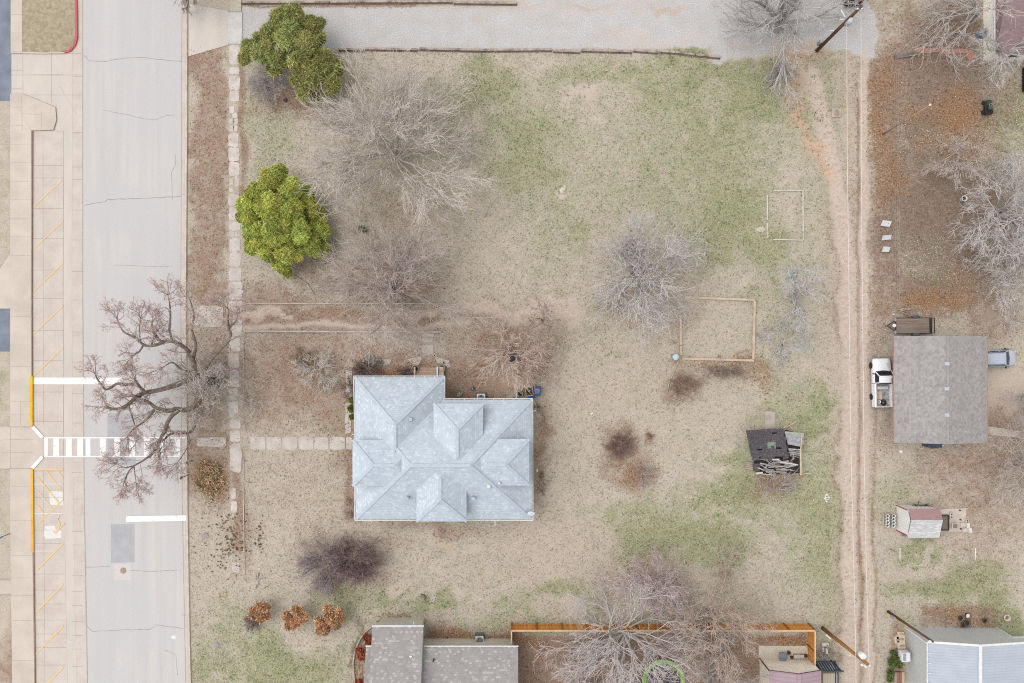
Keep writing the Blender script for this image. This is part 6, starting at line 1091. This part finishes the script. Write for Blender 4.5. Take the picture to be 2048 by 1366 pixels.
bare_tree('bare tree with long grey branches left of the cream house at the top', 1938, 38, 8, 8.2, 24, (140, 130, 126), (232, 222, 216), 6, (5, 50), (6, 6, 3), azr=(115, 255), trunk=1.5, r0=.28, up=.03)
bare_tree('bare tree overhanging the corner of the cream house', 1984, 114, 6, 4.6, 25, (182, 175, 170), (232, 226, 222), 6, (8, 60), (6, 5, 3), azr=(190, 350), trunk=1.4, r0=.2, up=.03)
bare_tree('largest silvery bare tree at the right edge around the white pot', 1978, 430, 7.5, 7.6, 26, (150, 140, 136), (240, 232, 228), 11, (8, 60), (8, 7, 4), trunk=1.2, r0=.24, up=.03, wander=(.24, .3, .34, .38))
bare_tree('grey bare tree at the right edge above the trailer', 1985, 565, 6, 6.2, 27, (150, 140, 136), (236, 226, 220), 9, (8, 60), (7, 6, 4), trunk=1, r0=.2, wander=(.24, .3, .34, .38))
bare_tree('sparse grey bare tree in the right yard beside the mower', 1905, 330, 4.5, 4.6, 34, (182, 175, 170), (230, 216, 208), 6, (8, 50), (5, 5, 4), trunk=.8, r0=.12, wander=(.26, .3, .34, .38))
bare_tree('grey bare tree at the right edge south of the garage walk', 2035, 925, 6.5, 5.4, 28, (159, 152, 148), (228, 214, 206), 8, (8, 60), (7, 6, 4), trunk=1, r0=.2)
bare_tree('bare tree at the right edge above the concrete walk', 2050, 820, 6, 3.6, 35, (148, 139, 134), (204, 195, 193), 6, (10, 60), (6, 5, 4), trunk=1, r0=.15)
bare_tree('bare tree with fine dark twigs over the street at the top edge', 392, -28, 7, 4.0, 29, (137, 123, 119), (170, 152, 148), 7, (5, 55), (6, 6, 4), trunk=2, r0=.16)
bare_tree('whitish twisted bare bush in the yard west of the house', 640, 742, 2.6, 3.2, 30, (222, 211, 199), (246, 238, 229), 7, (5, 50), (6, 5, 3), trunk=.2, r0=.07, wander=(.3, .36, .4, .4), cat='bush', name='bare_bush')
def thicket(label, px, py, rx, ry, h, seed, c1, n=60, lv=(5, 5), r0=.035, off=(0, 0), name='bare_shrub', cat='shrub', twr=.016):
    base = np.array(W(px, py)); T = Tree(seed); r = T.r; root = thing(name, label, cat, tuple(base)); az = r.random(n) * 2 * PI; q_ = np.sqrt(r.random(n)) * .45
    P = base + np.stack([rx * q_ * np.cos(az), ry * q_ * np.sin(az), np.zeros(n)], -1); a2 = az + r.normal(0, .5, n); el = np.radians(25 + 60 * r.random(n))
    D = np.stack([np.cos(a2) * np.cos(el) + off[0], np.sin(a2) * np.cos(el) * ry / rx + off[1], np.sin(el)], -1); L = (h * .55 + .45 * rx) * (.5 + .5 * r.random(n)); pts, rad = T.grow(P, norm(D), L, np.full(n, r0), 6, .14, .0, .4, .08)
    v_, f_ = tubes([(pts, rad, 4)]); np_mesh('stem', v_, f_, bark(c1, .8), root, base); sets = []; Lc = L
    for kk in lv: P, D, Lc, R_ = T.kids(pts, rad, Lc, kk, .2, .5, .5, .6, .2, base, twr); pts, rad = T.grow(P, D, Lc, R_, 4, .2, 0.); sets.append((pts, rad, 3))
    v_, f_ = tubes(sets); np_mesh('twigs', v_, f_, bark(c1, .86), root, base); return root
thicket('dense dark red purple bare shrub south of the blue roofed house', 712, 1114, 3.7, 3.1, 2.3, 41, (166, 139, 141), 110, (6, 5)); thicket('grey half of the bare shrub thicket left of the dark red one', 658, 1124, 3.2, 3.4, 2.6, 42, (190, 175, 175), 80, (6, 5), off=(-.1, -.15))
thicket('dark red twiggy round bush alone on the east lawn', 1238, 890, 1.7, 1.6, 1.4, 43, (170, 139, 132), 60, (5, 4)); thicket('small whitish twiggy bush in the leaf pile south of the round red bush', 1286, 950, 1.0, 1.4, 1.1, 44, (213, 202, 197), 26, (4, 4)); thicket('tiny dry bush right of the round red bush', 1301, 868, .6, .6, .5, 45, (182, 148, 134), 18, (4, 4))
thicket('dark twiggy shrub at the north west corner of the house', 735, 738, 1.9, 1.3, 1.6, 46, (159, 139, 134), 60, (5, 5)); thicket('dark low twigs left of the porch steps', 812, 744, .9, .6, .7, 47, (148, 130, 132), 30, (4, 4)); thicket('dry brown twig mound with sticks below the lidded drum', 1362, 772, 2.0, 1.8, 1.0, 48, (188, 161, 143), 50, (5, 4)); thicket('grey twiggy sapling growing over the collapsed shed', 1551, 972, 2.4, 1.6, 2.0, 49, (222, 211, 206), 26, (5, 5), off=(0, .35))
thicket('dry weeds in a row below the large timber frame', 1450, 744, 3.2, .7, .6, 50, (193, 166, 150), 50, (4, 4)); thicket('thin twiggy shrub against the east wall of the house', 1083, 965, .6, 2.2, .9, 51, (182, 152, 139), 30, (4, 4)); thicket('twiggy shrub beside the blue bin at the house corner', 1072, 815, .5, .7, .7, 52, (170, 157, 139), 16, (4, 4)); thicket('grey twigs at the south west wall of the house', 702, 1015, .7, 1.6, .9, 53, (193, 177, 168), 24, (4, 3)); thicket('reddish twigs along the west wall of the house', 697, 780, .7, 2.2, .9, 54, (182, 155, 143), 40, (4, 4)); thicket('bare twigs north of the slatted awning', 1648, 1305, 1.5, 1.0, 1.0, 55, (204, 188, 182), 30, (4, 4))
bare_tree('fine grey twigged bare tree between the street oak and the yard', 440, 775, 6, 4.6, 36, (160, 148, 140), (236, 222, 214), 9, (5, 65), (7, 7, 4), trunk=.8, r0=.14, wander=(.24, .3, .34, .38))
thicket('dark brushy heap under the street side tree', 410, 800, 2.0, 2.4, 1.0, 56, (148, 132, 126), 30, (4, 4)); thicket('pale dry stalks in the yard south of the low wall', 610, 715, 2.0, 1.6, .5, 57, (182, 161, 126), 30, (4, 3)); thicket('bare twigs beside the shed at its north wall', 1838, 1012, 1.6, .4, .5, 58, (96, 104, 70), 30, (4, 3)); thicket('grey sticks lying near the left orange leaved sapling', 516, 1160, .4, 2.2, .4, 59, (182, 170, 166), 14, (3, 3), name='fallen_branch', cat='branch')
# sticks on the ground
for lab, pts in (('long grey fallen branch under the large timber frame', [(1382, 741), (1410, 744), (1440, 745), (1470, 742)]), ('pale broken branch beside the dry twig mound', [(1335, 785), (1338, 765), (1350, 740)]), ('curved grey branch at the foot of the dry twig mound', [(1343, 797), (1360, 803), (1372, 797)]), ('arched bare branch on the ground below the lime green evergreen', [(562, 555), (590, 552), (615, 568), (630, 590)])):
    m = MB(); m.tube([tuple(W(*a).xy) + (.1,) for a in pts], .05, 5); tag(m.build('fallen_branch', M('branch_pale', col(206, 196, 188), col(180, 168, 158), 3), loc=W(*pts[0])), lab, 'branch')
# street oak with traced limbs
root = thing('street_oak', 'big twisted bare oak reaching over the street and crosswalk', 'tree', W(423, 765)); base = np.array(W(423, 765)); LB = []
def limb(px_list, h0, h1, ra, rb):
    n_ = len(px_list); P_ = np.array([W(x, y, h0 + (h1 - h0) * (i / (n_ - 1)) ** .8) for i, (x, y) in enumerate(px_list)])
    t_ = np.linspace(0, n_ - 1, (n_ - 1) * 3 + 1); i = np.minimum(t_.astype(int), n_ - 2); f = (t_ - i)[:, None]; p0 = P_[np.maximum(i - 1, 0)]; p1 = P_[i]; p2 = P_[i + 1]; p3 = P_[np.minimum(i + 2, n_ - 1)]
    Q_ = .5 * ((2 * p1) + (-p0 + p2) * f + (2 * p0 - 5 * p1 + 4 * p2 - p3) * f ** 2 + (-p0 + 3 * p1 - 3 * p2 + p3) * f ** 3); LB.append((Q_, np.linspace(ra * .86, rb * .95, len(Q_))))
m = MB(); b_ = Vector(base); m.tube([b_, b_ + Vector((-.1, .1, 1)), W(413, 760, 2), W(400, 755, 3.2)], [.62, .5, .46, .42], 14); 
limb([(408, 760), (388, 757), (368, 763), (350, 771), (330, 777), (305, 783), (287, 786), (272, 794), (262, 804), (253, 811), (240, 817), (225, 818), (213, 814)], 2.8, 6.2, .36, .14)
limb([(291, 785), (280, 774), (270, 761)], 5, 5.6, .2, .13); limb([(268, 768), (250, 769), (235, 767), (222, 775), (211, 779), (203, 770), (194, 757), (190, 747)], 5.5, 7, .19, .07)
limb([(402, 752), (392, 745), (388, 730), (383, 716), (374, 699), (358, 688), (342, 682), (326, 684), (314, 676), (307, 662), (304, 648)], 3, 6.5, .38, .09)
limb([(328, 684), (312, 690), (296, 692), (285, 688), (276, 679), (262, 671), (249, 665), (241, 654), (235, 640)], 5.5, 7, .2, .06); limb([(286, 691), (280, 701), (266, 712)], 5.8, 5.6, .12, .06); limb([(281, 686), (279, 660), (281, 638)], 6, 7, .08, .04)
limb([(345, 683), (339, 660), (341, 635), (339, 605), (336, 590)], 5.2, 7.5, .15, .05); limb([(303, 690), (307, 676), (308, 668)], 5.4, 6, .1, .05)
limb([(412, 780), (398, 800), (384, 815), (368, 820), (352, 818), (338, 822), (325, 819), (311, 815), (300, 806), (288, 800), (273, 795)], 2.6, 5.2, .36, .13)
limb([(356, 822), (344, 831), (335, 845), (330, 860), (322, 876), (316, 890), (318, 905), (318, 914)], 4, 5.8, .27, .14); limb([(314, 898), (300, 911), (285, 922), (271, 930), (258, 942), (250, 960)], 5.2, 7, .15, .05); limb([(271, 930), (250, 935), (235, 928)], 6, 7, .07, .03); limb([(268, 931), (270, 950), (272, 965)], 6.2, 7, .06, .03)
limb([(309, 820), (296, 836), (280, 849), (266, 859), (255, 874)], 5, 6.6, .16, .05); limb([(257, 812), (264, 832), (270, 853)], 5.6, 6.4, .12, .05)
limb([(410, 800), (395, 830), (385, 860), (371, 866), (352, 865), (338, 870), (330, 878)], 2.8, 4.6, .22, .1); limb([(372, 866), (380, 880), (372, 900), (355, 925)], 4, 5.5, .1, .04)
limb([(405, 752), (415, 730), (428, 712), (445, 694), (457, 682), (462, 668), (458, 655), (470, 645), (476, 630)], 3, 6.5, .28, .07); limb([(457, 655), (456, 635), (458, 620), (448, 610)], 5.5, 7, .12, .05); limb([(386, 720), (392, 690), (384, 660), (388, 630), (380, 600)], 4, 7, .2, .06)
limb([(392, 745), (365, 740), (345, 725), (325, 735)], 3.5, 6, .14, .05)
ob = M('oak_bark', col(154, 138, 122), col(108, 93, 83), 2.5, 6, grain=.16, gs=12); m.build('trunk', ob, root)
for Q_, rr_ in LB: v_, f_ = tubes([(Q_[None], rr_[None], 9)]); np_mesh('limb', v_, f_, ob, root, base, smooth=True)
T = Tree(77); tipP, sets, tipsets = [], [], []
for Q_, rr_ in LB:
    L_ = np.linalg.norm(np.diff(Q_, axis=0), axis=1).sum(); n_ = len(Q_); k = max(4, int(L_ * 1.5)); pts = Q_[None]; rad = rr_[None]
    P, D, Lc, R_ = T.kids(pts, rad, np.array([2.3]), k, .25, .9, .9, .3, .15, base, .03); 
    nt_ = 7; P = np.concatenate([P, np.repeat(Q_[-1:], nt_, 0)]); tdir = norm(Q_[-1] - Q_[-3]); D = np.concatenate([D, norm(tdir + T.r.normal(0, .5, (nt_, 3)))]); Lc = np.concatenate([Lc, np.full(nt_, 1.9)]); R_ = np.concatenate([np.minimum(R_, .06), np.full(nt_, .04)])
    pts, rad = T.grow(P, D, Lc, R_, 6, .28, .05); sets.append((pts, rad, 4)); L2 = Lc
    for kk, cs_ in ((6, 1), (6, 2)):
        P, D, L2, R_ = T.kids(pts, rad, L2, kk, .25, .6, .52, .55, .1, base, .0125); pts, rad = T.grow(P, D, L2, R_, 5, .3, .03); (sets if cs_ == 1 else tipsets).append((pts, rad, 3))
v_, f_ = tubes(sets); np_mesh('branches', v_, f_, bark((196, 180, 172), .8), root, base); v_, f_ = tubes(tipsets); np_mesh('twigs', v_, f_, bark((236, 212, 206), .86), root, base)
tips = np.concatenate([s_[0][:, 2:].reshape(-1, 3) for s_ in tipsets]); tips = tips[(T.r.random(len(tips)) < .5)]; n_ = len(tips)
th = T.r.random(n_) * 2 * PI; u = np.stack([np.cos(th), np.sin(th), T.r.normal(0, .4, n_)], -1) * .06; v2 = np.stack([-np.sin(th), np.cos(th), T.r.normal(0, .4, n_)], -1) * .022; tt_ = tints(n_, [(208, 176, 170), (192, 158, 152), (220, 192, 184)])
np_mesh('buds', np.stack([tips - u, tips - v2, tips + u, tips + v2], 1).reshape(-1, 3), np.arange(n_ * 4).reshape(-1, 4), leafmat, root, base, cols={'tint': np.repeat(tt_, 4, 0)})
# evergreens: lobes of small sprays
def evergreen(label, px, py, lobes, seed, pal, dens=2600, size=.17, name='evergreen_tree', cat='tree', trunk_h=3.5, tr=.25, spray=1.6, flat=.85, group=None):
    r = np.random.default_rng(seed); base = np.array(W(px, py)); root = thing(name, label, cat, tuple(base), 0, group); Vs, Ts = [], []; limbs_ = []
    pal = np.array([col(*c_) for c_ in pal])
    for (lx, ly, lz, lr) in lobes:
        c0_ = np.array(W(lx, ly, lz)); subs = [(c0_, lr * .8)]
        for k in range(7 if lr > .7 else 3):
            a_ = 2 * PI * (k + r.random() * .6) / 6; e_2 = r.uniform(-.1, 1.0) if k < 6 else 1.5; subs.append((c0_ + np.array([math.cos(a_) * math.cos(e_2), math.sin(a_) * math.cos(e_2), math.sin(e_2) * flat]) * lr * .66, lr * r.uniform(.34, .52)))
        for c_, sr in subs:
            n_ = int(dens * sr ** 2 * 1.5) + 20; d = norm(r.normal(0, 1, (n_, 3))); d[:, 2] = np.where(d[:, 2] < -.2, -d[:, 2], d[:, 2])
            bump = 1 + .14 * np.sin(d[:, 0] * 9 + lx) * np.sin(d[:, 1] * 8 + ly)
            P = c_ + d * (sr * bump * (r.random(n_) ** .16))[:, None] * np.array([1, 1, flat]); n1 = norm(d + r.normal(0, .4, d.shape)); a = norm(np.cross(n1, r.normal(0, 1, d.shape)))
            ax = norm(d * .8 + a * .9); s_ = size * (.5 + r.random(n_))[:, None]; sd_ = norm(np.cross(ax, n1)) * s_ * .34; P2 = P + ax * s_ * spray * np.where(r.random((n_, 1)) < .12, 1.5, .6)
            Vs.append(np.stack([P - ax * s_ * .4, P - sd_, P2, P + sd_], 1).reshape(-1, 3)); kt = r.normal(1, .17); tc = pal[r.integers(0, len(pal), n_)] * (kt + r.normal(0, .12, (n_, 1))) * np.array([r.normal(1, .06), 1, 1, 1]); tc[:, 3] = 1; Ts.append(np.repeat(tc, 4, 0))
        limbs_.append((np.linspace(base + [0, 0, trunk_h * .4], c0_, 5)[None], np.linspace(tr * .5, .04, 5)[None], 6))
    V_ = np.concatenate(Vs); np_mesh('crown', V_, np.arange(len(V_)).reshape(-1, 4), leafmat, root, base, cols={'tint': np.concatenate(Ts)})
    limbs_.append((np.stack([base, base + [0, 0, trunk_h * .6], base + [0, 0, trunk_h]])[None], np.array([[tr, tr * .8, tr * .5]]), 9)); v_, f_ = tubes(limbs_); np_mesh('trunk', v_, f_, bark((140, 124, 114), .7), root, base, smooth=True); return root
LIME = [(212, 218, 104), (190, 202, 88), (224, 228, 124), (166, 182, 84), (226, 224, 140)]
evergreen('rounded bright lime green evergreen left of the big bare tree', 565, 432, [(512, 395, 2.6, 1.39), (545, 365, 3.0, 1.55), (585, 380, 3.2, 1.39), (502, 430, 2.8, 1.44), (540, 415, 4.0, 1.66), (580, 425, 3.6, 1.55), (610, 395, 2.4, 1.24), (518, 470, 3.0, 1.55), (555, 460, 4.2, 1.55), (598, 465, 3.4, 1.55), (632, 430, 2.2, 1.34), (540, 503, 2.6, 1.39), (580, 505, 3.0, 1.44), (620, 490, 2.4, 1.34), (640, 460, 1.8, 1.24), (565, 528, 1.6, 1.03), (560, 345, 2.2, 0.92), (490, 410, 2, 0.92), (645, 500, 1.3, 0.92), (505, 495, 2, 0.83), (575, 548, 1, 0.56)], 61, LIME, 4200, .105)
OLV = [(190, 192, 118), (168, 176, 104), (206, 200, 132), (146, 160, 92), (216, 206, 150), (172, 184, 98)]
evergreen('sprawling olive green cedar at the gravel drive with dead grey twigs', 578, 130, [(560, 40, 3.2, 1.01), (590, 35, 3.4, 1.21), (620, 55, 3.0, 1.10), (640, 48, 2.6, 0.60), (545, 68, 3.4, 1.21), (580, 75, 4.2, 1.51), (615, 90, 4.2, 1.31), (640, 78, 2.8, 0.71), (505, 100, 2.4, 1.01), (528, 105, 3.0, 1.21), (490, 118, 2.0, 0.71), (556, 120, 3.6, 1.01), (600, 125, 4.0, 1.31), (645, 125, 3.4, 1.31), (670, 140, 2.6, 1.01), (625, 155, 3.4, 1.42), (660, 170, 2.6, 1.21), (615, 185, 2.2, 1.10), (640, 198, 1.6, 0.71), (550, 140, 2.6, 0.80), (598, 160, 2.6, 0.80), (516, 75, 2.4, 0.50), (574, 22, 2.6, 0.60)], 62, OLV, 3600, .12, spray=2.1, trunk_h=3.2, tr=.4)
thicket('dead silver grey twigs under the olive cedar', 552, 178, 2.6, 2.4, 2.0, 63, (226, 218, 216), 70, (5, 5), off=(-.5, .15))
evergreen('small yellow green bush against the west wall of the house', 703, 818, [(703, 800, .6, .4), (703, 818, .7, .45), (704, 834, .6, .35)], 64, [(150, 148, 60), (126, 128, 48), (110, 120, 50)], 1500, .12, 'evergreen_bush', 'bush', .4, .05)
evergreen('dark teal leaved small bush at the foot of the big bare tree', 722, 458, [(722, 458, .4, .35), (729, 461, .3, .25)], 65, [(140, 160, 136), (120, 142, 118)], 900, .12, 'evergreen_bush', 'bush', .3, .05)
evergreen('green ivy clump left of the metal building', 1786, 1335, [(1783, 1325, .4, .55), (1790, 1318, .6, .45), (1780, 1345, .3, .4), (1797, 1330, .6, .45), (1785, 1305, .3, .3), (1778, 1358, .3, .4)], 66, [(104, 128, 64), (84, 108, 52), (130, 140, 80)], 900, .14, 'ivy_clump', 'ivy', .3, .05)
RUST = [(226, 178, 134), (212, 156, 112), (236, 196, 156), (190, 132, 94), (220, 168, 126)]
for lab, x_, y_, ls in (('leftmost orange leaved sapling with grey bare twigs showing', 516, 1232, [(520, 1214, 1.6, .55), (508, 1222, 1.5, .5), (531, 1216, 1.5, .55), (533, 1232, 1.3, .5), (522, 1238, 1.2, .45), (504, 1232, 1.2, .35)]), ('middle of three orange leaved saplings in the south west lawn', 592, 1238, [(592, 1222, 1.6, .55), (575, 1232, 1.4, .6), (605, 1235, 1.5, .6), (590, 1245, 1.4, .7), (578, 1252, 1.1, .5), (600, 1220, 1.6, .4)]), ('rightmost and largest orange leaved sapling in the south west lawn', 660, 1242, [(657, 1218, 1.8, .5), (678, 1228, 1.6, .6), (660, 1236, 1.8, .7), (640, 1245, 1.4, .6), (672, 1248, 1.5, .65), (650, 1260, 1.2, .65), (638, 1262, 1.0, .4), (684, 1236, 1.3, .4)])):
    o = evergreen(lab, x_, y_ + 10, ls, x_, RUST, 1500, .2, 'orange_leaved_sapling', 'sapling', 1.2, .07, 1.1, .9, 'orange leaved saplings')
thicket('grey bare twigs at the foot of the leftmost orange sapling', 508, 1240, 1.1, 1.2, 1.0, 67, (170, 152, 152), 40, (5, 4), off=(-.2, -.3))
for lab, x_, y_, k in (('upper rust red shrub in the curved bed left of the grey brown house', 737, 1278, .5), ('middle rust red shrub in the curved bed left of the grey brown house', 723, 1306, .52), ('lowest rust red shrub in the curved bed at the bottom edge', 722, 1368, .5)): evergreen(lab, x_, y_, [(x_ - 4, y_ - 4, .6, k), (x_ + 5, y_ + 2, .7, k), (x_, y_ + 8, .5, k * .9)], int(x_ + y_), [(176, 92, 64), (150, 72, 50), (196, 116, 84)], 1000, .13, 'rust_shrub', 'shrub', .4, .04, 1.2, .9, 'rust red shrubs in the curved bed')
evergreen('round mound of golden brown leaves between the kerb and the stone walk', 420, 955, [(412, 935, .1, .9), (430, 940, .1, .9), (420, 960, .1, 1.1), (405, 962, .1, .8), (436, 962, .1, .8), (424, 980, .1, .8), (408, 978, .1, .6)], 70, [(222, 194, 156), (200, 168, 130), (236, 214, 178), (160, 128, 100), (210, 178, 142)], 330, .15, 'leaf_mound', 'leaf mound', .1, .02, 1.1, .28)
